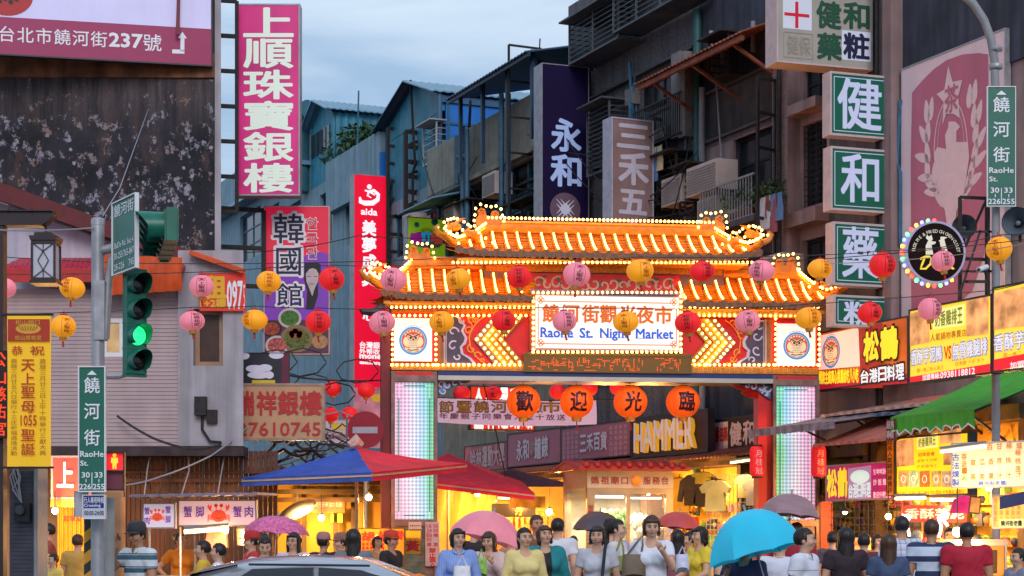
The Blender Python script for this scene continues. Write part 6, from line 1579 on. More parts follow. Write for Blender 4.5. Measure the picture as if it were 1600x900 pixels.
for px,lb,nr in((1183,"tall red cylinder lantern left of the gate's right light panel",0),(1279,"tall red cylinder lantern right of the gate's right light panel",1)):
 t=thing("cylinder_lantern",lb,"lantern",W(px,721,32.6 if nr else 33.4),0.15,"tall red cylinder lanterns")
 R=0.135;H=0.27
 m=MB();prof=[]
 for i in range(29):
  z=-H+2*H*i/28;e=min(1,(H-abs(z))/0.08);prof.append((R*(0.72+0.28*math.sqrt(max(0,e)))*(1-0.03*(i%2)),z))
 m.lathe(prof,n=28);m.build("shade",PAPER["red"],t)
 m=MB()
 for zz in(H,-H-0.03):m.lathe([(0,zz),(R*.72,zz),(R*.72,zz+.03),(0,zz+.03)],n=20)
 m.tube([(0,0,H),(0,0,H+0.25)],0.006,5);m.build("cap",INK,t)
 m=MB()
 for i,ch in enumerate("月桂冠"):
  V,F=_glyphs(ch,0);m.add([((a-.5)*.14,-math.sqrt(max(0,R*R-((a-.5)*.14)**2))-.008,H*.85-(i+1)*.155+(b+.1)*.135) for a,b in V],F)
 m.build("lettering",mat("lantern_white_ink",(0.6,0.5,0.55),rough=0.5),t)
def wire(name,label,pts,r=0.008,m_=BLACK,group="overhead wires",sag=0.0,parts=1):
 line=[]
 for i in range(len(pts)-1):
  a,b=Vector(pts[i]),Vector(pts[i+1])
  for k in range(12):
   f=k/12.0;p=a.lerp(b,f);p.z-=sag*4*f*(1-f);line.append(p)
 line.append(Vector(pts[-1]));mb=MB();mb.tube(line,r,5);o=mb.build(name,m_);return tag(o,label,"wire",group)
wire("lantern_wire","thin dark wire carrying the upper row of lanterns across the street",[W(-40,424,YS)]+[W(p[0],p[1]-22,YS) for p in UP]+[W(1640,360,YS)],0.006,sag=0.01)
wire("lantern_wire","thin dark wire carrying the lower row of lanterns across the street",[W(-40,490,YS)]+[W(p[0],p[1]-22,YS) for p in LO]+[W(1560,452,YS),W(1640,430,YS)],0.006,sag=0.01)
LW=mat("pale_wire",(0.30,0.29,0.32),rough=0.5,var=0)
wire("guy_wire","pale wire from the left edge to the top of the signal pole",[W(-20,355,19),W(20,360,18.5),W(146,356,17.7)],0.008,LW,sag=0.01)
wire("guy_wire","pale wire running up from the signal pole to the stained wall",[W(160,338,17.8),W(187,294,22),W(232,170,37.5)],0.006,LW)
wire("overhead_wire","long thin wire crossing before the gate's left lower roof",[W(-40,398,24),W(300,412,24.5),W(760,400,26),W(1200,410,26),W(1640,370,23)],0.006,sag=0.03)
wire("overhead_wire","pale pair wire crossing the round sign to the right edge",[W(1280,412,27),W(1480,400,25),W(1640,372,22)],0.006,LW,sag=0.02)
wire("overhead_wire","thin wire sagging across the vertical signs at their middle",[W(345,395,38),W(560,368,40),W(800,362,44),W(1010,352,43)],0.01,sag=0.1)
wire("drop_wire","black wire dropping from the gate beam to the rose shop sign",[W(755,598,37),W(776,680,38),W(790,745,38)],0.012)
rnd=random.Random(11)
CAB2=mat("old_cable",(0.03,0.026,0.028),rough=0.6,var=0.4,scale=20)
for k in range(26):
 a=(rnd.uniform(370,470),rnd.uniform(640,725));b_=(rnd.uniform(480,575),rnd.uniform(640,735));Y0=rnd.uniform(31.5,35)
 pts=[W(a[0]+(b_[0]-a[0])*f/5+rnd.uniform(-8,8),a[1]+(b_[1]-a[1])*f/5+rnd.uniform(-14,14),Y0+rnd.uniform(-.3,.3)) for f in range(6)]
 wire("tangled_cable","old cable in the tangle above the blue canopy",pts,rnd.choice((0.012,0.018,0.03)),CAB2 if k%4 else LW,"tangled cables above the stalls",sag=rnd.uniform(0.0,0.06))
for k in range(5):
 c=W(rnd.uniform(420,560),rnd.uniform(560,620),36);R=rnd.uniform(.3,.5)
 wire("cable_loop","looping black cable hanging left of the red exchange sign",[c+Vector((R*math.cos(t),0.1*math.sin(t),R*.6*math.sin(t))) for t in np.linspace(0,6.2,9)],0.014,CAB2,"cable loops by the vertical signs")
wire("overhead_wire","slack black cable passing under the 韓國館 sign",[W(385,560,36),W(470,590,36),W(620,592,36),W(640,600,36)],0.018,CAB2,sag=0.05)
wire("overhead_wire","dark cable running down the house front to the stall roofs",[W(183,650,29.8),W(240,685,29.6),W(300,702,29.6),W(345,695,29.8)],0.02,CAB2,sag=0.02)
wire("overhead_wire","slack cable hanging under the house's dark beam",[W(194,758,29),W(250,745,29),W(330,712,29),W(395,660,31)],0.015,LW,sag=0.02)
def scaffold(label,px0,px1,t_,b_,Y,dY,nx,ny,diag=True,w=0.06):
 a0,a1=WX(px0,Y),WX(px1,Y+dY);zb,zt=WZ(b_,Y),WZ(t_,Y);L_=math.hypot(a1-a0,dY)
 t=thing("sign_frame",label,"iron frame",((a0+a1)/2,Y+dY/2,zb),math.atan2(dY,a1-a0),"iron frames between the vertical signs");h=zt-zb
 m=MB()
 for i in range(nx+1):m.bx(-L_/2+L_*i/nx-w/2,-L_/2+L_*i/nx+w/2,-w/2,w/2,0,h)
 m.each("upright",IRON,t);m=MB()
 for i in range(ny+1):m.bx(-L_/2,L_/2,-w/2+.004,w/2-.004,h*i/ny-w/2,h*i/ny+w/2)
 if diag:
  for i in range(ny):m.bar((-L_/2,0,h*i/ny),(L_/2,0,h*(i+1)/ny) if i%2 else(L_/2,0,h*i/ny-h/ny*.3),w*.7)
 m.build("crossbar",IRON,t)
scaffold("dark iron frame linking the stained wall to the pink vertical sign",335,370,0,330,39.6,0.1,1,6,False,0.08)
scaffold("dark iron frame left of the red 韓國館 sign",336,412,325,445,40.6,0.3,1,2,False,0.09)
scaffold("dark lattice frame right of the red exchange sign",606,634,200,420,58.5,0.3,1,8,False,0.09)
scaffold("dark braced frame above the lime green sign",634,676,205,345,56.5,0.5,1,6,True,0.11)
scaffold("dark frame with braces between the navy and brown signs",921,956,108,360,45.2,0.5,2,5,True,0.06)
scaffold("dark frame right of the brown 三禾五金 sign",1022,1092,185,352,41.8,0.8,2,4,True,0.06)
scaffold("tall dark frame in front of the plant balcony",1184,1238,120,395,36.6,0.6,2,5,False,0.055)
scaffold("dark bracket frame left of the navy 永和 sign",795,846,70,350,47.5,0.4,1,5,False,0.05)
o=scaffold("black mast frame holding the loudspeakers by the lamp post",1500,1542,308,500,27.6,0.1,1,2,True,0.045)
SIGG=mat("signal_green_paint",(0.006,0.13,0.085),rough=0.35,var=0.2,scale=6)
SIGD=mat("signal_visor_inside",(0.004,0.02,0.015),rough=0.5,var=0)
LENSD=mat("dark_signal_lens",(0.015,0.010,0.010),rough=0.15,var=0.3)
LENSG=mat("lit_green_lens",(0.02,0.5,0.15),rough=0.2,emit=((0.02,1.0,0.25),1.6),var=0)
YP=17.8
p0=W(153,900,YP)
t=thing("signal_pole","galvanised traffic signal pole on the left with a green blade sign on it","pole",(WX(153,YP),YP,0))
zz=lambda py:WZ(py,YP)
m=MB();m.tube([(0,0,0),(0,0,zz(345))],[0.07,0.062],16);m.lathe([(0.066,zz(352)),(0.066,zz(343)),(0.05,zz(341)),(0,zz(341))],n=16);m.lathe([(0.17,0),(0.17,0.03),(0.09,0.05),(0.09,0.3),(0.072,0.32)],n=16);m.build("shaft",GALV,t)
m=MB();m.tube([(0,0,zz(393)),(0.14,-0.03,zz(389)),(0.33,-0.1,zz(378))],0.045,10);m.tube([(0.07,0,zz(530)),(0.10,0,zz(440)),(0.14,-0.01,zz(405)),(0.22,-0.05,zz(396)),(0.33,-0.1,zz(393))],0.042,10);m.tube([(0.02,0,zz(588)),(0.2,0,zz(588)),(0.32,0,zz(583)),(0.36,0,zz(577))],0.025,8)
m.build("bracket_arm",GALV,t)
m=MB();m.bx(-0.02,0.08,-0.08,0.07,zz(532),zz(440));m.build("clamp_plate",GALV,t)
def signal_head(label,loc,rz,lit=None,horizontal=False,ry=0.0,lean=0.0):
 t=thing("traffic_signal",label,"traffic signal",loc,rz,"traffic signal heads")
 n=4;p=0.355
 m=MB();m.bx(-0.15,0.15,0,0.14,0,n*p);m.bx(-0.165,0.165,0.02,0.12,-0.04,-0.004);m.bx(-0.165,0.165,0.02,0.12,n*p+0.004,n*p+0.05);m.tube([(0,0.07,n*p),(0,0.07,n*p+0.16)],0.05,10)
 for k in range(1,n):m.bx(-0.155,0.155,-0.004,0.145,k*p-0.012,k*p+0.012)
 m.build("housing",SIGG,t)
 for k in range(n):
  zc=(k+.5)*p
  m=MB();R=0.148;vs,fs=[],[];N=24
  a0,a1=math.radians(-52),math.radians(232)
  ho=-math.pi/2 if horizontal else 0
  for i in range(N+1):
   a=a0+(a1-a0)*i/N;d=0.16+0.12*max(0,math.sin(a))
   for yy,rr in((0,R),(-d,R),(-d,R-.006),(0,R-.006)):vs.append((rr*math.cos(a+ho),yy,zc+rr*math.sin(a+ho)))
  for i in range(N):
   for j in range(4):fs.append((i*4+j,i*4+(j+1)%4,(i+1)*4+(j+1)%4,(i+1)*4+j))
  m.add(vs,fs,True);v=m.build("visor",SIGG,t)
  m=MB();m.ball((0,-0.004,zc),0.135,20,10,(1,0.3,1));m.build("lens",LENSG if k==lit else LENSD,v)
 return t
signal_head("green vertical traffic signal with its third lamp lit green",W(212,583,17.5)+Vector((0,0.06,0)),math.radians(38),1).scale=(.68,.68,.68)
h2=signal_head("green traffic signal head above, seen sideways with its hoods fanned to the left",(0,0,0),0.0,None,True)
h2.matrix_world=Matrix.Translation(W(257,350,16.9))@Matrix(((0,.972,-.235,0),(0,.235,.972,0),(1,0,0,0),(0,0,0,1)))@Matrix.Scale(.92,4)
t=thing("pedestrian_signal","pedestrian signal with a glowing red orange standing figure","pedestrian signal",W(179,766,17.9),math.radians(8))
m=MB();h=0.37;m.bx(-0.088,0.088,0,0.15,0,h);m.bx(-0.095,0.095,-0.06,0.0,h-.012,h);m.bx(-0.095,0.095,-0.06,0.0,h/2-.006,h/2+.006);m.bx(-0.097,-0.088,-0.06,0.15,0,h);m.bx(0.088,0.097,-0.06,0.15,0,h);m.build("housing",mat("signal_brown_black",(0.02,0.016,0.014),rough=0.5,var=0.2),t)
m=MB();m.poly([(-.08,-.004,h/2+.01),(.08,-.004,h/2+.01),(.08,-.004,h-.015),(-.08,-.004,h-.015)]);m.build("lit_face",L1("red_signal_face",(0.75,0.012,0.02),1.1),t)
m=MB();z0=h/2+.02;m.disc(0,z0+.132,.018,-.008,14);m.flat([(-.03,z0+.11),(.03,z0+.11),(.034,z0+.06),(.02,z0+.055),(.018,z0),(.004,z0),(0,z0+.045),(-.004,z0),(-.018,z0),(-.02,z0+.055),(-.034,z0+.06)],-.008);m.build("standing_figure",L1("orange_signal_figure",(1.0,0.33,0.02),2.2),t)
m=MB();m.poly([(-.08,-.004,.012),(.08,-.004,.012),(.08,-.004,h/2-.01),(-.08,-.004,h/2-.01)]);m.build("dark_face",L1("dim_red_face",(0.10,0.015,0.03),0.5),t)
m=MB();m.bx(-.03,.03,.15,.2,.1,.2);m.build("mount",BLACK,t)
t=thing("utility_pole","stout pale concrete pole with a striped guard board at the left stalls","pole",(WX(167,18.3),18.3,0))
m=MB();m.tube([(0,0,0),(0,0,WZ(778,18.3))],0.077,16);m.build("shaft",mat("pale_concrete",(0.42,0.41,0.40),rough=0.8,var=0.15,scale=5,streak=0.2),t)
m=MB()
m.bx(-0.20,-0.07,-0.12,-0.09,0.6,WZ(806,18.3));gb=m.build("guard_board",mat("guard_black",(0.02,0.02,0.02),rough=0.5),t)
m=MB()
for k in range(5):
 z=0.58+0.21*k;z2=WZ(806,18.3)
 if z+.23<z2:m.poly([(-0.20,-0.123,z),(-0.07,-0.123,z+.10),(-0.07,-0.123,min(z2,z+.21)),(-0.20,-0.123,min(z2,z+.11))])
m.build("yellow_stripe",mat("guard_yellow",(0.62,0.30,0.01),rough=0.5,var=0.15),gb)
YR=27.3
t=thing("lamp_post","tall grey lamp post at the right with a curved top arm","lamp post",(WX(1556,YR),YR,0))
zz=lambda py:WZ(py,YR)
m=MB();pts=[(0,0,0),(0,0,zz(560)),(0,0,zz(160)),(-0.02,0,zz(95)),(-0.07,0,zz(62)),(-0.17,0,zz(32)),(-0.33,0,zz(6)),(-0.6,0,zz(-18)),(-1.3,0,zz(-45))]
m.tube(pts,[0.065,0.06,0.06,0.062,0.062,0.06,0.06,0.056,0.05],14);m.lathe([(0.22,0),(0.22,0.03),(0.13,0.06),(0.13,0.6),(0.1,0.63)],n=16);m.build("shaft",GREYP,t)
m=MB();m.ball((-1.5,0,zz(-50)),0.14,12,8,(2.0,1,0.6));m.build("lamp_head",GREYP,t)
m=MB();m.lathe([(0.092,zz(108)),(0.10,zz(107)),(0.10,zz(101)),(0.092,zz(100))],n=14);m.lathe([(0.092,zz(80)),(0.10,zz(79)),(0.10,zz(75)),(0.09,zz(74))],n=14);m.build("clamp",GALV,t)
def horn(label,px,py,Y,R,rz):
 t=thing("horn_speaker",label,"loudspeaker",W(px,py,Y),rz,"horn loudspeakers on the right lamp post")
 M=Matrix.Rotation(math.radians(90),4,'X')
 m=MB();m.lathe([(R*1.02,0.0),(R,-0.01),(R*.8,-0.10),(R*.45,-0.2),(R*.2,-0.28),(R*.18,-0.27),(R*.42,-0.19),(R*.76,-0.09),(R*.97,0.0)],n=32,M=M);m.build("bell",mat("horn_slate",(0.10,0.13,0.16),rough=0.4,var=0.2),t)
 m=MB();m.lathe([(0.0,-0.12),(R*.16,-0.14),(R*.2,-0.2),(R*.12,-0.27)],n=18,M=M);m.build("reflex_cone",mat("horn_grey",(0.2,0.22,0.24),rough=0.4),t)
 m=MB();m.tube([(0,0.26,0),(0,0.42,0)],R*.35,16);m.bx(-.02,.02,.3,.36,-R*1.2,0);m.build("driver",BLACK,t)
horn("grey horn loudspeaker behind the round black sign",1507,354,27.9,0.18,math.radians(-12));horn("dark horn loudspeaker right of the lamp post",1588,346,27.2,0.21,math.radians(-25))
t=thing("security_camera","small pale bullet camera on a bracket left of the lamp post","camera",W(1536,420,27.2),math.radians(-40))
m=MB();m.tube([(0,-.14,-.03),(0,.12,.04)],0.04,14);m.build("body",WHITE,t);m=MB();m.tube([(0,.05,0.0),(0,.1,-.12)],.015,8);m.build("bracket",BLACK,t)
m=MB();m.ball((0,-.142,-.031),.025,10,6);m.build("lens",INK,t)
t=thing("cabinet_box","horizontal black bracket rails tying the round sign to the lamp post","bracket",W(1530,362,27.4));m=MB()
for py in(362,424):m.bar(W(1500,py,27.4)-W(1530,362,27.4),W(1556,py,27.4)-W(1530,362,27.4),0.03)
m.bar(W(1545,300,27.4)-W(1530,362,27.4),W(1545,520,27.4)-W(1530,362,27.4),0.03);m.bar(W(1532,360,27.4)-W(1530,362,27.4),W(1498,465,27.4)-W(1530,362,27.4),0.03);m.bar(W(1510,440,25.6)-W(1530,362,27.4),W(1545,440,27.4)-W(1530,362,27.4),0.04)
m.build("rail",BLACK,t)
YQ=20.6
t=thing("street_lantern","dark pavilion style street lantern hanging from a beam at the left edge","street lamp",(WX(2,YQ),YQ,0))
X0_=WX(2,YQ);x=lambda px:WX(px,YQ)-X0_;z=lambda py:WZ(py,YQ)
LACQ=mat("dark_lacquer",(0.025,0.012,0.014),rough=0.4,var=0.2)
m=MB();m.bx(x(-14),x(8),-0.08,0.08,0,z(340));m.build("post",LACQ,t)
m=MB();m.prism([(x(-60),z(354)),(x(68),z(354)),(x(76),z(348)),(x(86),z(340)),(x(86),z(334)),(x(-60),z(333))],-0.10,0.10);m.bx(x(-60),x(86),-0.13,0.13,z(333),z(331))
for px in(19,54):m.bx(x(px-2),x(px+2),-.14,.14,z(333),z(328))
m.build("beam",LACQ,t)
cx=x(72);ls=MB();ls.bx(cx-.012,cx+.012,-.012,.012,z(372),z(352));ls.prism([(cx-.14,z(378)),(cx+.14,z(378)),(cx+.155,z(371)),(cx+.10,z(371)),(cx+.09,z(366)),(cx-.09,z(366)),(cx-.10,z(371)),(cx-.155,z(371))],-.15,.15);ls.bx(cx-.15,cx+.15,-.15,.15,z(445),z(440))
ls.bx(cx-.135,cx+.135,-.135,.135,z(440),z(436));ls.bx(cx-.135,cx+.135,-.135,.135,z(383),z(378))
for sx in(-1,1):
 for sy in(-1,1):ls.bx(cx+sx*.125-.012,cx+sx*.125+.012,sy*.125-.012,sy*.125+.012,z(436),z(383))
zc=(z(436)+z(383))/2;hh=(z(383)-z(436))/2
for a,c in(((0,.55),(.5,0)),((.5,0),(0,-.55)),((0,-.55),(-.5,0)),((-.5,0),(0,.55)),((0,.55),(0,1)),((0,-.55),(0,-1)),((.0,.55),(.9,1)),((0,.55),(-.9,1)),((.0,-.55),(.9,-1)),((0,-.55),(-.9,-1))):ls.bar((cx+a[0]*.12,-.132,zc+a[1]*hh),(cx+c[0]*.12,-.132,zc+c[1]*hh),.008)
lf=ls.build("lamp_frame",LACQ,t)
m=MB();m.bx(cx-.118,cx+.118,-.118,.118,z(435.8),z(383.2));m.build("frosted_pane",mat("frosted_pane",(0.50,0.50,0.58),rough=0.5,var=0.05),lf)
t=thing("shutter_box","grey slatted shutter cabinet with a meter and loose cables at the left edge","cabinet",(WX(38,21.5),21.5,0))
m=MB();x=lambda px:WX(px,21.5)-WX(38,21.5);z=lambda py:WZ(py,21.5)
for k in range(48):m.box(((x(15)+x(55))/2,0,z(735)*(k+.5)/48),(x(55)-x(15),.015,z(735)/48*.93),rx=.25)
m.bx(x(15),x(55),.02,.4,0,z(733));m.build("slatted_front",mat("slate_shutter",(0.085,0.085,0.11),rough=0.5,var=0.2,streak=0.2),t)
m=MB();m.bx(x(55),x(61),-.06,.4,0.4,z(728));m.build("side_rail",GREYP,t)
m=MB();m.bx(x(27),x(50),-.13,-.02,z(815),z(786));me_=m.build("meter",BLACK,t);m=MB();m.tube([(x(37),-.18,z(797)),(x(37),-.13,z(797))],.055,18);m.build("meter_dial",GLASSD,me_)
m=MB();rnd=random.Random(5)
for k in range(7):m.tube([(x(22+rnd.uniform(0,8)),-.05,z(728)),(x(18+rnd.uniform(0,18)),-.07,z(745)),(x(20+rnd.uniform(0,14)),-.06,z(765)),(x(36),-.06,z(786))],.008,5)
m.build("loose_cable",LW,t)
rnd=random.Random(31)
for k in range(7):
 px=205+k*28+rnd.uniform(-8,8);pts=[W(px,700,30.2),W(px+rnd.uniform(-8,8),735,30.1),W(px+rnd.uniform(-14,14),776,29.9)]
 wire("hanging_wire","loose wire hanging down the brown boarding above the crab cart",pts,.012,LW if k%2 else CAB2,"loose wires on the brown boarding")
CBLU=mat("blue_canvas",(0.035,0.10,0.48),rough=0.7,bump=0.9,streak=.25,var=0.22,scale=2);CRED=mat("red_canvas",(0.72,0.012,0.045),rough=0.7,bump=0.9,streak=.2,var=0.2,scale=2)
CMAR=mat("maroon_canvas",(0.075,0.02,0.045),rough=0.7,bump=0.9,var=0.15);CGRN=mat("green_canvas",(0.055,0.42,0.035),rough=0.6,bump=0.9,var=0.12,scale=2,streak=0.1)
CGRY=mat("grey_canvas",(0.23,0.19,0.23),rough=0.7,bump=0.9,var=0.3,scale=4);CSAL=mat("salmon_canvas",(0.50,0.15,0.11),rough=0.7,bump=0.9,var=0.2,scale=2)
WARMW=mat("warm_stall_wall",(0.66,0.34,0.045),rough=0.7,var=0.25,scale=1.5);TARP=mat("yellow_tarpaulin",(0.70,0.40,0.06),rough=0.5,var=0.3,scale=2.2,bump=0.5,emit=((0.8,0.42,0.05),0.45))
DKWOOD=mat("dark_roof_beam",(0.09,0.05,0.022),rough=0.7,var=0.4,scale=4);SSTEEL=mat("counter_steel",(0.50,0.48,0.45),rough=0.3,metal=0.7,var=0.15)
TUBE=mat("fluorescent_tube",(0.9,0.9,0.8),emit=((1.0,0.70,0.32),6.0),var=0);HOT=mat("hot_bulb",(0.9,0.8,0.6),emit=((1.0,0.66,0.25),40.0),var=0)
TUBEW=mat("white_fluorescent_tube",(0.9,0.9,0.9),emit=((0.95,1.0,0.95),4.0),var=0)
def bulb(label,p,r=0.06,power=60,cord=0.5,col=(1.0,0.50,0.13),shade=False,group="hanging stall lamps"):
 t=thing("hanging_lamp",label,"lamp",p,0,group)
 m=MB();m.ball((0,0,0),r,14,10);m.build("bulb",HOT,t)
 m=MB();m.tube([(0,0,r*.8),(0,0,cord)],0.008,5);m.lathe([(0.0,r*1.7),(r*.45,r*1.7),(r*.5,r*.7),(0,r*.7)],n=12);m.build("cord",BLACK,t)
 if shade:m=MB();m.lathe([(r*.6,r*2.2),(r*3.0,r*.2),(r*3.1,r*.1),(r*.5,r*2.0)],n=20);m.build("lamp_shade",BLACK,t)
 d=bpy.data.lights.new("lamp_light",'POINT');d.energy=power*2.3;d.color=col;d.shadow_soft_size=r
 o=bpy.data.objects.new("lamp_light",d);COL.objects.link(o);o.parent=t;o.location=(0,-r*2.2,-r*1.5)
 return t
def tube_lamp(label,a,b,power=0,m_=None,r=0.02):
 a,b=Vector(a),Vector(b);c=(a+b)/2;t=thing("tube_lamp",label,"lamp",c,0,"fluorescent tube lamps")
 m=MB();m.tube([a-c,b-c],r,10);m.build("tube",m_ or TUBE,t)
 m=MB();m.bar(a-c+Vector((0,.01,r+.03)),b-c+Vector((0,.01,r+.03)),.07,.035);m.build("batten",GREYP,t)
 if power:
  d=bpy.data.lights.new("tube_light",'AREA');d.shape='RECTANGLE';d.size=(b-a).length;d.size_y=.06;d.energy=power;d.color=(1.0,0.72,0.38) if m_ is None else(.95,1,.95)
  o=bpy.data.objects.new("tube_light",d);COL.objects.link(o);o.parent=t;o.location=(0,0,-r*1.6);o.rotation_euler=(0,0,math.atan2(b.y-a.y,b.x-a.x))
 return t
def tri_panel(m,a,b,c,sag=0.08,n=10,th=0.012):
 """sagging cloth triangle apex a, eave b-c"""
 a,b,c=Vector(a),Vector(b),Vector(c);rows=[]
 for i in range(n+1):
  f=i/n;row=[]
  for j in range(n+1):
   g=j/n;p=a.lerp(b,f).lerp(a.lerp(c,f),g);p.z-=sag*math.sin(math.pi*f)*(0.4+0.6*math.sin(math.pi*g));row.append(tuple(p))
  rows.append(row)
 m.sheet(rows,th);e=MB
 val=[[(p[0],p[1],p[2]-0.004-0.13*k) for p in rows[-1]] for k in(0,1)]
 m.grid(val);m.grid([[(p[0],p[1]+0.01,p[2]) for p in r] for r in val],True,True)
def canopy(label,apex,corners,mats_,pole=True,sag=0.08):
 base=Vector((apex[0],apex[1],0));t=thing("stall_canopy",label,"canopy",base)
 ap=Vector(apex)-base;cs=[Vector(c)-base for c in corners]
 for k in range(4):
  m=MB();tri_panel(m,ap,cs[k],cs[(k+1)%4],sag);m.build("canopy_panel",mats_[k],t)
 m=MB()
 for c in cs:m.bar(ap-Vector((0,0,.1)),c-Vector((0,0,.04)),.03)
 for k in range(4):m.bar(cs[k]-Vector((0,0,.05)),cs[(k+1)%4]-Vector((0,0,.05)),.025)
 m.build("canopy_frame",mat("pale_tube",(0.45,0.36,0.25),rough=0.4,metal=0.3),t)
 m=MB();m.tube([(ap.x,ap.y,0),(ap.x,ap.y,ap.z-.05)],.03,10);m.lathe([(0.25,0),(.25,.06),(.05,.1)],(ap.x,ap.y,0),14);m.build("pole",mat("pale_tube",(0,0,0)),t)
 return t
canopy("blue and red stall umbrella canopy left of the gate column",W(557,699,30.2),[W(378,747,30),W(582,738,27.9),W(729,724,30.4),W(556,716,32.6)],[CBLU,CRED,CRED,CBLU])
canopy("bright red stall canopy behind the gate's left light column",W(700,708,38.0),[W(570,752,39.5),W(640,748,36.2),W(836,771,35.8),W(815,752,39.5)],[CRED,CRED,CRED,CRED],sag=0.05)
canopy("dark maroon stall canopy left of the service kiosk",W(800,732,43),[W(730,748,44),W(752,752,41),W(906,772,41),W(890,755,45)],[CMAR]*4,sag=0.05)
t=tag(MB().tube([W(545,696,30.1),W(556,690,30.15),W(566,696,30.2)],[.06,.13,.05],7).build("plastic_bag",mat("pink_plastic",(0.6,0.36,0.30),rough=0.4,var=0.3,scale=12)),"crumpled pinkish plastic bag on the canopy's peak","bag")
def awning(label,pxa,pxb,offF,offB,pyF,pyB,m_,val=0.22,scallop=False,thick=0.02,group=None,corner=False):
 a,b=fx(pxa,offF),fx(pxb,offF);zF=WZ(pyF,fw(a,offF,0).y);zB=zF+pyB
 o=fw((a+b)/2,0,0);t=thing("shop_awning",label,"awning",o,F_RZ,group);h=abs(b-a)/2
 rows=[]
 for i in range(9):
  f=i/8.0;rows.append([(-h+2*h*j/24,-(offB+(offF-offB)*f),zB+(zF-zB)*f-0.06*math.sin(math.pi*f)*(1-.5*abs(math.sin(j*.9)))) for j in range(25)])
 m=MB();m.sheet(rows,thick)
 n=96;top=[(-h+2*h*j/n,-offF-0.004,zF) for j in range(n+1)]
 bot=[(p[0],p[1]-.02*math.sin(j*.7),zF-val*(1-(.28*abs(math.sin(math.pi*j/12.0)) if scallop else 0.05*math.sin(j)))) for j,p in enumerate(top)]
 m.grid([top,bot]);m.grid([[(p[0],p[1]+.01,p[2]) for p in r] for r in(top,bot)],True,True)
 m.build("cloth",m_,t)
 if scallop:
  m=MB();m.tube([(p[0],p[1]-.006,p[2]) for p in bot],.012,5);m.build("edge_trim",VWHITE,t)
 m=MB()
 for xx in(-h+.1,h-.1):m.bar((xx,-offF+.05,zF-.04),(xx,-offB,zB-.12),.04);m.bar((xx,-offF*.6,(zF+zB)/2-.12),(xx,-.05,zF-.5),.035)
 m.build("awning_arm",IRON,t)
 return t
awning("grey weathered awning in front of the gate's right light column",1168,1304,2.5,0.5,672,0.40,CGRY,0.13)
awning("faded salmon awning between the grey and the green ones",1272,1400,2.35,0.3,694,0.85,CSAL,0.05)
t=awning("bright green scalloped awning at the right edge",1392,1522,2.5,0.2,652,0.95,CGRN,0.30,True)
m=MB();hx_=abs(fx(1522,2.5)-fx(1392,2.5))/2;zF=WZ(655,fw(fx(1392,2.5),2.5,0).y)
m.poly([(-hx_-.12,-2.506,zF-.34),(-hx_+.14,-2.506,zF-.34),(-hx_+.14,-2.506,zF),(-hx_-.12,-2.506,zF)]);pn=m.build("price_tag_cloth",mat("maroon_vinyl",(0,0,0)),t)
m=MB();m.txt("超高",-hx_-.1,zF-.15,-hx_+.1,zF-.03,-2.512,.03);m.txt("專賣",-hx_-.1,zF-.31,-hx_+.1,zF-.18,-2.512,.03);m.build("lettering",mat("pinkish_lettering",(0,0,0)),pn)
for k,(pa,pb,py,dz,mm) in enumerate(((1282,1440,648,.25,mat("pale_peach_sheet",(0.48,0.30,0.26),rough=0.6,var=0.2)),(1290,1450,655,.3,mat("blue_edge_sheet",(0.05,0.12,0.22),rough=0.6,var=0.2)))):
 awning(["peach sheet lying above the grey awning","blue edged sheet just above the grey awning"][k],pa,pb,1.4+.3*k,0.05,py,dz,mm,0.05)
a,b_=fx(700,.9),fx(1215,.9);o=fw((a+b_)/2,0,0);t=thing("arcade_eave","long rusty corrugated eave under the row of street shop signs","eave",o,F_RZ)
m=MB();rows=[];n=240;zc=fz(990,716,.9);h=(b_-a)/2
for i in range(2):rows.append([(-h+2*h*j/n,(-1.0,.0)[i],zc-.12+.3*i+.03*(j%2)) for j in range(n+1)])
m.sheet(rows,.03,False);m.build("corrugated_sheet",RUSTR,t)
m=MB();m.bx(-h,h,-.85,-.8,zc-.3,zc-.2);m.build("eave_rail",DKWOOD,t)
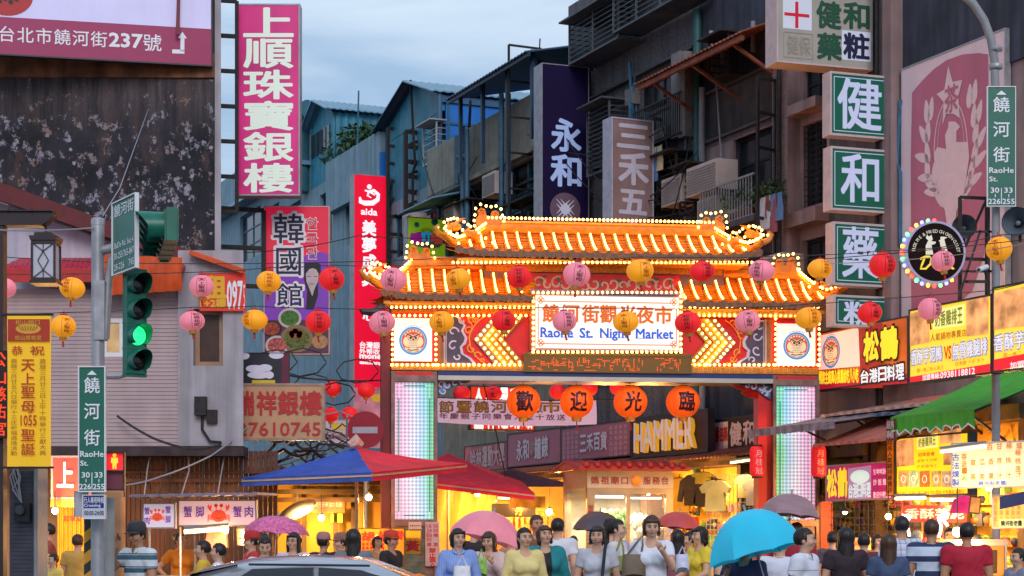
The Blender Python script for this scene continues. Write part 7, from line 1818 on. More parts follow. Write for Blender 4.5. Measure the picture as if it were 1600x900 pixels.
def shop(label,pxa,pxb,zt,depth,wallm,lampW=60,nl=2,lampl="",z=2.5):
 a,b=fx(pxa),fx(pxb);o=fw((a+b)/2,0,0);t=thing("market_shop",label,"shop",o,F_RZ);h=(b-a)/2
 m=MB();m.bx(-h,h,-0.10,-0.012,0,zt);m.build("back_wall",wallm,t)
 m=MB();m.bx(-h,-h+.15,-.5,-.104,0,zt);m.bx(h-.15,h,-.5,-.104,0,zt);m.bx(-h,h,-.6,-.104,zt+.004,zt+.25);m.build("shop_frame",DKWOOD,t)
 m=MB();m.bx(-h+.16,h-.16,-.8,-.25,0,.85);m.build("display_counter",WARMW,t)
 m=MB();rnd=random.Random(int(pxa))
 for gi,gc in enumerate(((.5,.05,.03),(.12,.3,.05),(.6,.5,.35),(.25,.12,.05),(.65,.35,.02),(.5,.1,.25),(.04,.05,.1))):
  m=MB()
  for k in range(13):
   x=rnd.uniform(-h+.25,h-.25);zz=rnd.choice((.86,1.0,1.35,1.7,2.05));yy=-.2-.1*gi if zz<.9 else-.2-.012*gi
   if k%3:m.bx(x-rnd.uniform(.04,.12),x+rnd.uniform(.04,.12),yy-.06,-.106-.012*gi if zz>.9 else yy,zz,zz+rnd.uniform(.08,.28))
   else:m.ball((x,yy-.05,zz+.09),rnd.uniform(.06,.1),8,6)
  m.build("shelf_goods",mat("goods_%d"%gi,gc,rough=0.6,var=0.4,scale=9),t)
 m=MB()
 for k in range(12):x=rnd.uniform(-h+.2,h-.2);zz=zt-rnd.uniform(.5,.9);m.bx(x-.09,x+.09,-.62,-.612,zz,zz+rnd.uniform(.12,.3))
 m.build("price_card",mat("card_yellow",(.75,.5,.08),rough=.7,var=.5,scale=12),t)
 for k in range(nl):bulb(f"{lampl} lamp {['left', 'middle', 'right'][k]} of its row",fw((a+b)/2+h*(-.6+1.2*k/max(1,nl-1)),.9,z),.05,lampW)
 return t
shop("open clothes shop with warm light right of the kiosk",1042,1190,3.0,1,mat("yellow_shop_wall",(0.66,0.36,0.04),rough=0.7,var=0.3,scale=3),70,2,"clothes shop ceiling")
shop("dim goods shop left of the kiosk under the mauve signs",860,1040,3.0,1,mat("amber_shop_wall",(0.62,0.30,0.03),rough=0.7,var=0.4,scale=3),60,2,"goods shop ceiling")
shop("far lit shop behind the red canopy",700,856,3.0,1,mat("amber_shop_wall",(0,0,0)),60,2,"far shop ceiling")
shop("fried food shop under the yellow menu board",1396,1520,3.4,1,mat("cream_tile_wall",(0.62,0.46,0.22),rough=0.5,var=0.2,scale=4),70,2,"fried food shop",2.3)
shop("grill bar behind a wire screen under the magenta sign",1284,1392,3.0,1,mat("olive_wall",(0.20,0.13,0.03),rough=0.7,var=0.5,scale=3),40,2,"grill bar",2.3)
shop("tea stall front at the right edge",1526,1640,3.4,1,WARMW,60,2,"tea stall",2.3)
def garment(label,px,t_,b_,w,col,off,kind="shirt",pxo=0):
 zt,zb=fz(px,t_,off),fz(px,b_,off);h=zt-zb;t=thing("hanging_garment",label,"garment",fw(fx(px,off),off,zb),F_RZ+math.radians(35),"clothes hanging at the clothes shop")
 m=MB();s=h;W_=w
 if kind=="jacket":pts=[(-.32,0),(.32,0),(.33,.55),(.40,.12),(.52,.14),(.44,.8),(.30,.94),(.1,1),(-.1,1),(-.30,.94),(-.44,.8),(-.52,.14),(-.40,.12),(-.33,.55)]
 else:pts=[(-.30,0),(.30,0),(.28,.6),(.40,.58),(.48,.76),(.28,.95),(.1,1),(0,.93),(-.1,1),(-.28,.95),(-.48,.76),(-.40,.58),(-.28,.6)]
 m.prism([(a*W_,c*h) for a,c in pts],-.05,.05);g=m.build("cloth",col,t)
 m=MB();m.tube([(-.3*W_,0,h*.97),(0,0,h*1.04),(.3*W_,0,h*.97)],.01,5);m.tube([(0,0,h*1.04),(0,0,h*1.12)],.008,5);m.build("hanger",BLACK,t)
YJ=mat("yellow_cloth",(0.70,0.40,0.02),rough=0.7,var=0.2,scale=5);PYC=mat("pale_yellow_cloth",(0.72,0.55,0.18),rough=0.7,var=0.15,scale=5);BRC=mat("dark_brown_cloth",(0.05,0.03,0.02),rough=0.7,var=0.3)
garment("long yellow jacket hanging at the clothes shop's left end",1062,748,800,.75,YJ,1.3,"jacket");garment("dark brown jacket hanging beside the yellow one",1088,742,790,.8,BRC,1.2,"jacket");garment("second dark jacket hanging left of the pale dress",1104,744,792,.7,BRC,1.1,"jacket")
garment("pale yellow dress hanging in the clothes shop's middle",1118,750,799,.7,PYC,1.4);garment("short yellow top hanging high in the clothes shop",1098,738,756,.5,YJ,1.5);garment("pale patterned shirt hanging right of the wire rack",1166,742,778,.55,PYC,1.0);garment("cream shirt hanging at the clothes shop's right end",1178,748,790,.5,mat("cream_cloth",(0.6,0.5,0.35),rough=0.7,var=0.2),1.0)
o=fw(fx(1146,.95),.95,0);t=thing("wire_rack","white wire grid rack in the clothes shop","rack",o,F_RZ+.6)
m=MB();zt,zb=fz(1146,742,.95),.9
for k in range(15):m.bx(-.6+1.2*k/14-.005,-.6+1.2*k/14+.005,-.005,.005,zb,zt)
for k in range(18):m.bx(-.6,.6,-.009,-.005,zb+(zt-zb)*k/17-.005,zb+(zt-zb)*k/17+.005)
m.build("grid",mat("cream_wire",(0.6,0.5,0.3),rough=0.5),t);m=MB();m.bx(-.58,-.55,-.02,.02,0,zb);m.bx(.55,.58,-.02,.02,0,zb);m.build("leg",BLACK,t)
tube_lamp("string of warm light tubes at the clothes shop's eave",fw(fx(1142,1.2),1.2,fz(1157,722,1.2)),fw(fx(1172,1.2),1.2,fz(1157,720,1.2)),25)
tube_lamp("left light tube below the yellow food menu board",W(1400,779,29.9),W(1445,778,29.1),40,None,.026);tube_lamp("right light tube below the yellow food menu board",W(1455,781,28.9),W(1503,781,28.1),40,None,.026)
tube_lamp("shaded light tube in front of the cream tea board",W(1470,706,25.0),W(1540,697,24.6),25,None,.02)
o=W(1345,852,31);t=thing("stall_counter","lit steel counter with a hood behind the crowd at the right","counter",(WX(1345,31),31,0),F_RZ*.25)
m=MB();m.bx(-.75,.8,-.35,.35,0,.95);m.build("cabinet",WARMW,t);m=MB();m.bx(-.8,.85,-.4,.4,.954,.99);m.build("worktop",SSTEEL,t)
m=MB();m.bx(-.35,.15,-.3,.2,.994,1.5);m.build("menu_box",mat("cream_box",(0.62,0.45,0.2),rough=0.6,var=0.2),t);m=MB()
for k in range(3):m.txt("招牌料理",-.32,1.36-.13*k,.12,1.45-.13*k,-.304,.02)
m.build("lettering",TO,t)
t=thing("stall_counter","stainless drinks counter with glass case at the right","counter",(WX(1525,26.5),26.5,0),-.3)
m=MB();m.bx(-.6,.6,-.3,.3,0,.95);m.build("cabinet",SSTEEL,t);m=MB();m.bx(-.55,.4,-.28,.28,.954,1.42);m.build("glass_case",mat("amber_case",(0.45,0.26,0.07),rough=0.2,var=0.3,scale=3),t);m=MB();m.bx(-.6,.45,-.3,-.285,1.38,1.44);m.bx(-.6,.45,-.3,.3,1.444,1.47);m.bx(.41,.44,-.3,-.27,.954,1.38);m.build("case_frame",SSTEEL,t)
m=MB();m.bx(.05,.3,-.295,-.284,1.0,1.32);m.build("case_door",BRC,t)
bulb("glaring bare bulb between the men at the right stalls",W(1496,831,25.6),.07,45,.6)
bulb("dim caged bulb in the grill bar",W(1388,807,30.5),.05,25,.5);bulb("black stage lamp under the magenta sign",W(1320,800,31.0),.04,15,.5,shade=True)
def neon(label,pts,Y):
 c=W(pts[0][0],pts[0][1],Y);t=thing("neon_figure",label,"neon sign",c,0,"white neon outlines at the fried food stall")
 m=MB();m.tube([W(a,b,Y)-c for a,b in pts],.022,8);m.build("neon_tube",mat("white_neon",(0.9,0.9,0.9),emit=((1.0,0.92,0.85),3.0),var=0),t);m=MB();m.tube([W(pts[-1][0],pts[-1][1],Y)-c,Vector((0,.0,-c.z))],.012,6);m.build("stand",BLACK,t)
neon("white neon outline with a leafy top beside the plaid man's head",[(1409,806),(1414,811),(1411,804),(1417,807),(1423,806),(1419,813),(1418,822),(1421,838)],27.6)
neon("white neon outline of a leaping figure between the two backs",[(1467,840),(1471,822),(1468,814),(1466,809),(1470,806),(1483,803),(1480,809),(1472,811),(1476,815),(1481,822)],27.4)
def pot_item(name,label,cat,p,prof,m_,grp=None):
 mb=MB();mb.lathe(prof,n=20);o=mb.build(name,m_,None,p);return tag(o,label,cat,grp)
t=thing("picture_board","tilted brown framed picture above the tea stall","picture",W(1523,789,26),.05);m=MB();m.box((0,0,0),(.16,.02,.25),ry=.12);m.build("frame",BRC,t);m=MB();m.box((0,-.014,0),(.13,.006,.21),ry=.12);m.build("print",mat("tan_print",(0.40,0.24,0.12),rough=0.6,var=0.3,scale=12),t)
tag(MB().prism([(-.18,0),(.18,0),(.14,.22),(.02,.26),(-.12,.2)],-.05,.05).build("pink_bag",mat("hot_pink_plastic",(0.70,0.03,0.30),rough=0.4,var=0.3,scale=10),None,W(1504,802,26.4)),"hot pink plastic bag hanging over the drinks counter","bag")
t=thing("red_menu_sign","small red menu sign with white characters behind the neon figure","sign",W(1460,816,28.4));m=MB();m.bx(-.5,.5,0,.03,0,.26);m.build("panel",L1("lit_menu_red",(0.62,0.05,0.02),0.6),t);m=MB();m.row("香酥芋泥",-.46,.05,.46,.22,-.006,.03);m.build("lettering",L1("lit_menu_pale",(0.8,0.6,0.35),.6),t)
t=thing("red_post","orange red post at the grill bar's corner","post",(WX(1292,32),32,0));m=MB();m.bx(-.10,.10,0,.2,0,WZ(784,32));m.build("shaft",mat("orange_red_paint",(0.6,0.06,0.01),rough=0.5,var=0.15),t)
t=thing("wire_screen","black wire grid screen across the grill bar","screen",W(1350,845,31.8)*1.0);t.location.z=0;t.rotation_euler=(0,0,-.35)
m=MB();w_=.72
for k in range(19):m.bx(-w_+2*w_*k/18-.006,-w_+2*w_*k/18+.006,0,.012,1.0,WZ(787,31.8))
for k in range(10):m.bx(-w_,w_,-.012,0,1.0+(WZ(787,31.8)-1.0)*k/9-.006,1.0+(WZ(787,31.8)-1.0)*k/9+.006)
m.build("grid",BLACK,t);m=MB();m.bx(-w_,-w_+.03,0,.03,0,1.0);m.bx(w_-.03,w_,0,.03,0,1.0);m.build("leg",BLACK,t)
tag(MB().grid([[tuple(W(1562+14*j,776+10*i-3*j,24.4-.05*i)) for j in range(5)] for i in range(3)]).build("navy_sheet",mat("navy_canvas",(0.015,0.02,0.08),rough=0.6)),"dark navy sheet hanging at the tea stall's right","sheet")
YK=35.4
kx=WX(985,YK);t=thing("service_kiosk","small glazed service kiosk with red tiled roof and a red globe lamp","kiosk",(kx,YK,0),math.radians(14));KI=t
w_,d_=.86,1.7;zk=lambda py:WZ(py,YK)
KS=mat("kiosk_bronze",(0.42,0.30,0.18),rough=0.32,metal=0.6,var=0.15,scale=3)
m=MB()
for x,y in((-w_,0),(w_-.14,0),(-w_,d_-.1),(w_-.14,d_-.1)):m.bx(x,x+.14,y,y+.1,0,zk(762))
m.bx(-.07,.0,.02,.08,.9,zk(768));m.bx(-w_+.14,w_-.14,.0,.06,zk(772),zk(763));m.build("post",KS,t)
m=MB();m.bx(-w_,w_,0,.06,.25,.95);m.bx(-w_+.004,-w_+.05,.104,d_-.11,.25,.95);m.bx(w_-.05,w_-.004,.104,d_-.11,.25,.95);m.build("lower_panel",KS,t)
m=MB();m.bx(-w_,w_,-.01,.1,zk(763)+.004,zk(733));m.bx(-w_,-w_+.08,.104,d_,zk(763)+.004,zk(733));sg=m.build("sign_band",mat("kiosk_band",(0.62,0.47,0.30),rough=0.4,metal=0.3,var=0.08),t)
m=MB();kz0,kz1=zk(757),zk(744);m.row("媽祖廟口",-w_+.05,kz0,-.02,kz1,-.018,.02,.12);m.row("服務台",.24,kz0,w_-.08,kz1,-.018,.02,.12);m.build("lettering",REDL,sg)
m=MB();m.ball((.10,-.09,zk(751)),.085,18,12);m.build("globe_lamp",L1("orange_globe",(0.95,0.16,0.01),1.3),t)
GLK=mat("clear_pane",(0.8,0.75,0.6),rough=0.05,var=0,alpha=0.16)
m=MB();m.bx(-w_+.14,-.07,.03,.04,.95,zk(772));m.bx(0,w_-.14,.03,.04,.95,zk(772));m.bx(-w_+.03,-w_+.04,.1,d_-.1,.95,zk(763));m.build("pane",GLK,t)
m=MB();m.bx(-w_,w_,d_-.06,d_-.01,.25,zk(733));m.build("back_wall",mat("kiosk_back",(0.55,0.46,0.30),rough=0.6,var=0.3,scale=4),t)
m=MB();rnd=random.Random(2);LG=mat("green_goods",(0.16,0.42,0.03),rough=0.5,var=0.5,scale=8);WG=mat("pale_goods",(0.55,0.5,0.38),rough=0.5,var=0.6,scale=9)
for k in range(60):m.ball((rnd.uniform(-.45,.1),rnd.uniform(.4,.7),rnd.uniform(1.2,2.0)),rnd.uniform(.04,.08),7,5,(1,1,1.6))
m.build("garland",LG,t);m=MB()
for k in range(50):m.ball((rnd.uniform(.05,.75),rnd.uniform(.5,.9),rnd.uniform(1.1,1.9)),rnd.uniform(.04,.08),7,5,(1,.6,1.8))
m.build("pale_ornament",WG,t)
m=MB();m.tube([(-w_+.2,.12,zk(776)),(-.1,.12,zk(776))],.028,10);m.tube([(.05,.12,zk(778)),(w_-.2,.12,zk(778))],.018,10);m.build("ceiling_tube",TUBEW,t)
d=bpy.data.lights.new("kiosk_light",'AREA');d.shape='RECTANGLE';d.size=1.3;d.size_y=.2;d.energy=110;d.color=(1,.93,.75);o=bpy.data.objects.new("kiosk_light",d);COL.objects.link(o);o.parent=t;o.location=(0,.6,zk(778))
m=MB()
for i,ch in enumerate("服務公告"):m.txt(ch,-w_+.02,zk(790+i*7+6),-w_+.12,zk(790+i*7),-.006,.02)
m.build("post_lettering",REDL,t);m=MB()
for i,ch in enumerate("請肅立"):m.txt(ch,-w_+.02,zk(818+i*10+8),-w_+.12,zk(818+i*10),-.006,.04);m.txt(ch,w_-.12,zk(818+i*8+6),w_-.02,zk(818+i*8),-.006,.03)
m.build("post_lettering",WDIM,t)
RT=mat("kiosk_red_tile",(0.42,0.025,0.02),rough=0.4,var=0.2,scale=6)
m=MB();rz=zk(726)+.16
rows=[]
for i in range(3):f=i/2;rows.append([(-w_-.22+(2*w_+.44)*j/60,-.28+f*(d_/2+.28),zk(734)+.04+f*.16+.022*abs(math.sin(math.pi*j/6))) for j in range(61)])
m.sheet(rows,.05)
rows=[[(p[0],d_-p[1],p[2]) for p in r] for r in rows];m.sheet(rows[::-1],.05)
m.bx(-w_-.24,w_+.24,-.30,-.25,zk(734)-.03,zk(734)+.05)
for k in range(10):m.ball((-w_-.2+(2*w_+.4)*(k+.5)/10,-.27,zk(734)+.075),.075,10,6)
m.build("roof",RT,t)
m=MB();m.prism([(0,0),(1,0),(1,1)],0,1) if False else None
m.poly([(-w_-.2,-.26,zk(734)+.0),(-w_-.2,d_/2,zk(734)+.16),(-w_-.2,d_+.26,zk(734))]);m.poly([(w_+.2,-.26,zk(734)),(w_+.2,d_+.26,zk(734)),(w_+.2,d_/2,zk(734)+.16)]);m.build("gable_panel",mat("kiosk_gable",(0.45,0.12,0.06),rough=0.5),t)
YA=34.5;t=thing("food_stall","yellow lit food stall with dark roof beams left of the gate column","stall",(WX(505,YA),YA,0));x=lambda px:WX(px,YA)-WX(505,YA);z=lambda py:WZ(py,YA)
m=MB();m.bx(x(398),x(607),.9,1.0,0,z(742));m.build("back_wall",mat("stall_yellow_wall",(0.68,0.36,0.04),rough=0.6,var=0.3,scale=1.2),t)
m=MB()
for k,py in enumerate((745,752,765,777)):m.bx(x(405-4*k),x(600),-.9+.35*k,-.72+.35*k,z(py+7),z(py))
for k in range(7):m.bar((x(400+33*k),-1.0,z(735)),(x(405+33*k),.9,z(752)),.07)
m.bar((x(395),-1.0,z(775)),(x(445),-.9,z(742)),.1);m.build("roof_beam",DKWOOD,t)
m=MB();rows=[[(x(395)+(x(600)-x(395))*j/40,-1.1+2.1*i,z(736)+.06*math.sin(j*1.3)*(1-i)-.02*i) for j in range(41)] for i in range(2)];m.sheet(rows,.03,False);m.build("roof_sheet",mat("dirty_roof_sheet",(0.06,0.045,0.045),rough=0.6,var=0.5,scale=4),t)
m=MB();m.bx(x(400),x(600),-.4,.3,0,.9);m.build("counter",SSTEEL,t)
m=MB();m.bx(x(485),x(537),.2,.24,z(801),z(776));sgn=m.build("stall_sign",mat("stall_red_sign",(0.42,0.10,0.03),rough=0.5,var=0.2),t);m=MB();m.row("東芙丹仔麻油大香腸",x(485),z(792),x(533),z(783),.195,.01);m.build("lettering",mat("pinkish_lettering",(0,0,0)),sgn)
m=MB();m.bx(x(513),x(531),.5,.54,z(816),z(802));m.build("menu_card",L1("lit_menu_yellow",(0,0,0),.9),t)
m=MB()
for px in(399,470,520,548,600):m.bx(x(px)-.04,x(px)+.04,.5,.58,0,z(745))
m.each("post",DKWOOD,t)
t=thing("heat_lamp","large glaring oval dish lamp in the yellow food stall","lamp",W(464,798,34.3),0);m=MB();M_=Matrix.Rotation(-.45,4,'Y')@Matrix.Diagonal((1.75,1,.7,1))@Matrix.Rotation(1.2,4,'X');m.lathe([(0.0,0.02),(.15,.01),(.22,0)],n=24,M=M_);m.build("lit_dish",mat("hot_dish",(0.9,0.8,0.5),emit=((1,.72,.28),9.0),var=0),t);m=MB();m.lathe([(.225,0),(.2,.06),(.08,.12),(0,.13)],n=24,M=M_);m.tube([(0,0,.1),(0,.1,.5)],.012,6);m.build("reflector",SSTEEL,t)
d=bpy.data.lights.new("stall_light",'POINT');d.energy=120;d.color=(1,.62,.22);d.shadow_soft_size=.15;o=bpy.data.objects.new("stall_light",d);COL.objects.link(o);o.parent=t;o.location=(.1,-.25,-.1)
bulb("bright bare bulb in the middle of the yellow stall",W(502,809,34.4),.06,60,.6);bulb("star bright bare bulb by the stall post left of the gate",W(576,777,31.0),.055,70,.35)
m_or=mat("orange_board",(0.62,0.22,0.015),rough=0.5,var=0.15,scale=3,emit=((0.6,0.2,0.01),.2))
s=Sign("stall_board","orange stall board with red characters 胡椒餅 behind the car roof","sign board",560,632,825,868,31.5,None,.04,m_or,DKWOOD,fr=.01)
m=MB();m.txt("胡",*s.box(566,831,584,845),-.012,.05);m.txt("椒",*s.box(592,829,610,845),-.012,.05);m.txt("餅",*s.box(612,829,630,843),-.012,.05)
for r_ in range(3):
 for c in range(6):q=s.box(566+c*6,848+r_*6,570+c*6,852+r_*6);m.bx(q[0],q[2],-.014,-.012,q[1],q[3])
m.build("lettering",REDL,s.t)
s=Sign("stall_board","small yellow board with a red 黃 beside the gate's left column foot","sign board",633,658,828,866,31.8,None,.03,mat("yellow_board",(0.65,0.38,0.02),rough=0.5,var=0.1),DKWOOD,fr=.006);m=MB();m.txt("黃",*s.box(635,845,655,861),-.012,.05);m.build("lettering",REDL,s.t)
YT=38.6;t=thing("tarpaulin_stall","stall walled with glowing yellow tarpaulin beneath the red canopy","stall",(WX(775,YT),YT,0));x=lambda px:WX(px,YT)-WX(775,YT);z=lambda py:WZ(py,YT)
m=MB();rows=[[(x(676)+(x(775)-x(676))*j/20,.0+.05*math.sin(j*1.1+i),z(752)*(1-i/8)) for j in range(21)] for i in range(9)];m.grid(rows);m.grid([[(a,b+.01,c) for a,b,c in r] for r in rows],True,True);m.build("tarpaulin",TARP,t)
m=MB();m.bx(x(775),x(885),1.2,1.3,0,z(758));m.build("back_wall",WARMW,t);m=MB();m.bx(x(768),x(837),-.1,-.05,z(808),z(787));bs=m.build("black_sign",INK,t);m=MB();m.txt("丹",x(772)+.45,z(805),x(784)+.42,z(793),-.106,.04);m.build("lettering",mat("banner_yellow",(0,0,0)),bs)
m=MB();rows=[[(x(796)+(x(852)-x(796))*j/10,-.3-.03*math.sin(j),z(776+18*i/3)) for j in range(11)] for i in range(4)];m.grid(rows);m.grid([[(a,b+.01,c) for a,b,c in r] for r in rows],True,True);m.build("rolled_awning",mat("olive_canvas",(0.20,0.12,0.02),rough=0.7,var=0.3),t)
m=MB()
for k in range(8):m.bx(x(800+9*k),x(806+9*k),.9,.95,z(838-6*(k%3)),z(800));
m.build("price_strip",mat("price_strip_yellow",(0.70,0.42,0.04),rough=0.6,var=0.5,scale=9),t);m=MB();m.bx(x(690),x(880),-.2,.4,0,.9);m.build("counter",WARMW,t)
m=MB()
for k in range(8):m.txt("滷味",x(801+9*k),z(830-6*(k%3)),x(805+9*k),z(804),.894,.03)
m.build("price_lettering",REDL,t)
bulb("shaded black clip lamp under the red canopy",W(746,772,37.6),.05,80,.3,shade=True);bulb("bare bulb deep under the red canopy",W(812,782,38.6),.06,90,.3);tube_lamp("long light tube at the back of the tarpaulin stall",W(778,778,39.4),W(828,781,39.4),40)
bulb("paper shaded bulb left of the kiosk",W(858,800,38.5),.07,70,.5)
t=thing("shop_shutter","yellow corrugated shop shutter with red characters behind the signal pole","shutter",(WX(112,29.4),29.4,0));x=lambda px:WX(px,29.4)-WX(112,29.4)
m=MB();n=30;rows=[[(x(90)+(x(140)-x(90))*j/n,.03*(j//2%2),WZ(786,29.4)*i) for j in range(n+1)] for i in range(2)];m.grid(rows,False);m.bx(x(90),x(140),.04,.06,0,WZ(786,29.4));m.build("corrugated_panel",mat("yellow_shutter",(0.62,0.34,0.02),rough=0.5,var=0.12),t)
m=MB();m.row("京華五",x(99),WZ(815,29.4),x(127),WZ(805,29.4),-.006,.03);m.build("lettering",REDL,t)
bulb("hidden warm lamp inside the left corner shop",W(86,798,28.4),.05,70,.3);
YC_=25.5;t=thing("crab_stall","crab leg snack cart with pink lit sign boxes on thin posts","food cart",(WX(312,YC_),YC_,0),-.03);x=lambda px:WX(px,YC_)-WX(312,YC_);z=lambda py:WZ(py,YC_)
PB=L1("lit_pink_box",(0.70,0.42,0.40),.75)
m=MB();m.bx(x(278),x(401),-.0,.12,z(822),z(781));m.build("sign_box",CAB,t);m=MB();m.poly([(x(280),-.006,z(820)),(x(399),-.006,z(820)),(x(399),-.006,z(783)),(x(280),-.006,z(783))]);fp_=m.build("sign_face",PB,t)
m=MB();m.bx(x(226),x(277),-.14,-.02,z(826),z(786));m.build("side_box",CAB,t);m=MB();m.poly([(x(228),-.146,z(824)),(x(275),-.146,z(824)),(x(275),-.146,z(788)),(x(228),-.146,z(788))]);fs_=m.build("side_face",L1("lit_pale_box",(0.62,0.50,0.58),.6),t)
PUR=L1("purple_lettering",(0.16,0.02,0.34),.25)
m=MB()
for ch,a in(("蟹",287),("脚",306),("蟹",365),("肉",383)):m.txt(ch,x(a),z(808),x(a+13),z(791),-.012,.02)
m.build("lettering",PUR,fp_);m=MB()
for ch,a,b in(("蟹",229,793),("肉",229,808),("蟹",262,791),("脚",262,806)):m.txt(ch,x(a),z(b+11),x(a+8),z(b),-.152,.02)
m.build("lettering",PUR,fs_)
def crab(cx,cz,R,y,par):
 m=MB();m.disc(cx,cz,R,y,24,R*.8)
 for sx in(-1,1):
  for k in range(3):m.stroke([(cx+sx*R*.85,cz-R*(.1+.2*k)),(cx+sx*R*1.35,cz+R*(.15-.25*k)),(cx+sx*R*1.4,cz-R*(.25+.25*k))],R*.16,y)
  m.disc(cx+sx*R*.35,cz+R*1.35,R*.26,y,14);m.stroke([(cx+sx*R*.3,cz+R*.7),(cx+sx*R*.35,cz+R*1.2)],R*.12,y)
  m.flat([(cx+sx*R*a,cz+R*b) for a,b in((.8,.5),(1.25,.75),(1.5,1.2),(1.3,1.6),(1.2,1.2),(.95,1.55),(.9,1.1),(1.0,.8))],y)
 c=m.build("crab_drawing",L1("crab_red",(0.75,0.07,0.02),.6),par);m=MB();m.stroke([(cx-R*.4,cz-R*.2),(cx,cz-R*.4),(cx+R*.4,cz-R*.2)],R*.08,y-.003)
 for sx in(-1,1):m.disc(cx+sx*R*.35,cz+R*1.35,R*.1,y-.003,10)
 m.build("crab_features",INK,c)
crab(x(342),z(806),.105,-.012,fp_);crab(x(249),z(808),.07,-.152,fs_)
m=MB()
for px,yy in((235,-.1),(281,.0),(398,.0),(398,1.0),(281,1.0)):m.tube([(x(px),yy+.02,0),(x(px),yy+.02,z(824))],.014,8)
m.build("post",GALV,t);m=MB();m.bx(x(228),x(400),.0,1.0,.1,.92);m.build("cart_body",SSTEEL,t);m=MB();m.bx(x(226),x(404),-.05,1.05,.924,.96);m.build("worktop",SSTEEL,t)
m=MB();rows=[[(x(215)+(x(412)-x(215))*j/30,-.5+1.7*i/3,z(786)+.10+.01*i+(x(412)-x(215))*.018*j/30+.012*math.sin(j*2.2)) for j in range(31)] for i in range(4)];m.sheet(rows,.03);m.build("cart_roof",mat("mauve_sheet",(0.20,0.16,0.22),rough=0.5,var=0.3),t)
tube_lamp("bright light tube beneath the crab cart sign",W(288,831,25.3),W(357,826,25.3),45,None,.03)
bulb("bare bulb at the right end of the crab cart",W(352,829,25.6),.045,25,.1)
pot_item("steam_pot","steel pot standing at the right end of the crab cart","pot",W(385,852,25.9),[(0,0),(.13,0),(.14,.22),(.15,.23),(.12,.26),(.03,.3),(0,.31)],SSTEEL)
tag(MB().prism([(-.15,0),(.16,0),(.13,.32),(.05,.36),(-.1,.34)],-.08,.08).build("hanging_bag",mat("red_plastic",(0.6,0.10,0.08),rough=0.4,var=0.4,scale=9),None,W(338,856,25.9)),"reddish plastic bag hanging in the crab cart","bag")
def umbrella(label,px,py,w_px,h_px,Y,m_,tilt=(0,0),n=8,shaft=.75,under=None,rim=None):
 """px, py: canopy top; w_px: width of the canopy"""
 R=w_px*Y/FPX/2;H=h_px*Y/FPX
 t=thing("umbrella",label,"umbrella",W(px,py,Y),0,"umbrellas held in the crowd");t.rotation_euler=(tilt[0],tilt[1],.2)
 m=MB();rows=[]
 for i in range(9):
  f=i/8;a=f*1.25;row=[]
  for j in range(n*4+1):
   th=2*math.pi*j/(n*4);sc=1-.10*f*abs(math.sin(th*n/2));row.append((R*math.sin(a)/math.sin(1.25)*math.cos(th)*sc,R*math.sin(a)/math.sin(1.25)*math.sin(th)*sc,-H*(1-math.cos(a))/(1-math.cos(1.25))+.02*f*abs(math.sin(th*n/2))))
  rows.append(row)
 m.grid(rows,True,True);m.grid([[(p[0],p[1],p[2]-.006) for p in r] for r in rows],True);m.build("canopy",m_,t,sharp=.35)
 m=MB()
 for j in range(n):
  th=2*math.pi*j/n;m.tube([(R*math.sin(1.25*f)/math.sin(1.25)*math.cos(th),R*math.sin(1.25*f)/math.sin(1.25)*math.sin(th),-H*(1-math.cos(1.25*f))/(1-math.cos(1.25))-.012) for f in(0,.25,.5,.75,1)],.004,5)
  m.bar((R*.5*math.cos(th),R*.5*math.sin(th),-H*.3),(0,0,-H*.9-.1),.005)
 m.build("rib",GALV,t)
 m=MB();m.tube([(0,0,.05),(0,0,-shaft)],.007,8);m.tube([(0,0,.06),(0,0,.0)],.012,8);m.build("shaft",GALV,t)
 m=MB();m.tube([(0,0,-shaft+.02),(0,0,-shaft-.07),(.02,0,-shaft-.11),(.05,0,-shaft-.11),(.06,0,-shaft-.08)],.013,8);m.build("handle",BLACK,t)
 return t
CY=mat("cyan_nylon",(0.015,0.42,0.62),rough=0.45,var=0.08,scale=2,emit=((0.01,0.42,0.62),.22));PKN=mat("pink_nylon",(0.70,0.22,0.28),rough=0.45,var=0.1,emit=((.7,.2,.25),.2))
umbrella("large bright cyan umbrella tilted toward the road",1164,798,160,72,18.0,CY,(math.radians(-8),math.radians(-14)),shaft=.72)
umbrella("pink dotted umbrella before the yellow stall",434,806,104,28,24.5,mat("pink_dotted_nylon",(0.62,0.13,0.30),rough=0.5,var=0.45,scale=24),(0,math.radians(4)))
umbrella("translucent pink umbrella behind the woman in blue",772,800,118,46,23.5,PKN,(0,math.radians(16)),shaft=.8)
umbrella("mauve striped umbrella right of the cyan one",1237,772,100,34,23.0,mat("mauve_nylon",(0.30,0.18,0.20),rough=0.5,var=0.12,scale=3,stretch=(1,1,14)),(0,math.radians(6)),shaft=.85)
umbrella("red pink umbrella in front of the hanging clothes",1062,800,76,26,29.0,mat("coral_nylon",(0.50,0.07,0.07),rough=0.5,var=0.1),(0,math.radians(6)),shaft=.9)
umbrella("dark slate umbrella in front of the kiosk window",938,799,84,32,31.5,mat("slate_nylon",(0.07,0.06,0.085),rough=0.5,var=0.1),(0,math.radians(5)),shaft=.9)
YCAR=15.2
t=thing("silver_car","silver car passing close to the camera with its roof just in frame","car",(WX(512,YCAR),YCAR,0));CARM=mat("silver_car_paint",(0.46,0.47,0.52),rough=0.15,metal=0.7,var=0.03,spec=0.6)
Hc=WZ(866,YCAR)
prof=[(-2.15,.35),(-2.2,.62),(-2.1,.85),(-1.5,.95),(-.95,1.24),(-.55,Hc-.02),(-.1,Hc),(.35,Hc-.03),(.62,Hc-.13),(1.15,.97),(1.85,.86),(2.15,.68),(2.2,.4)]
m=MB();rows=[]
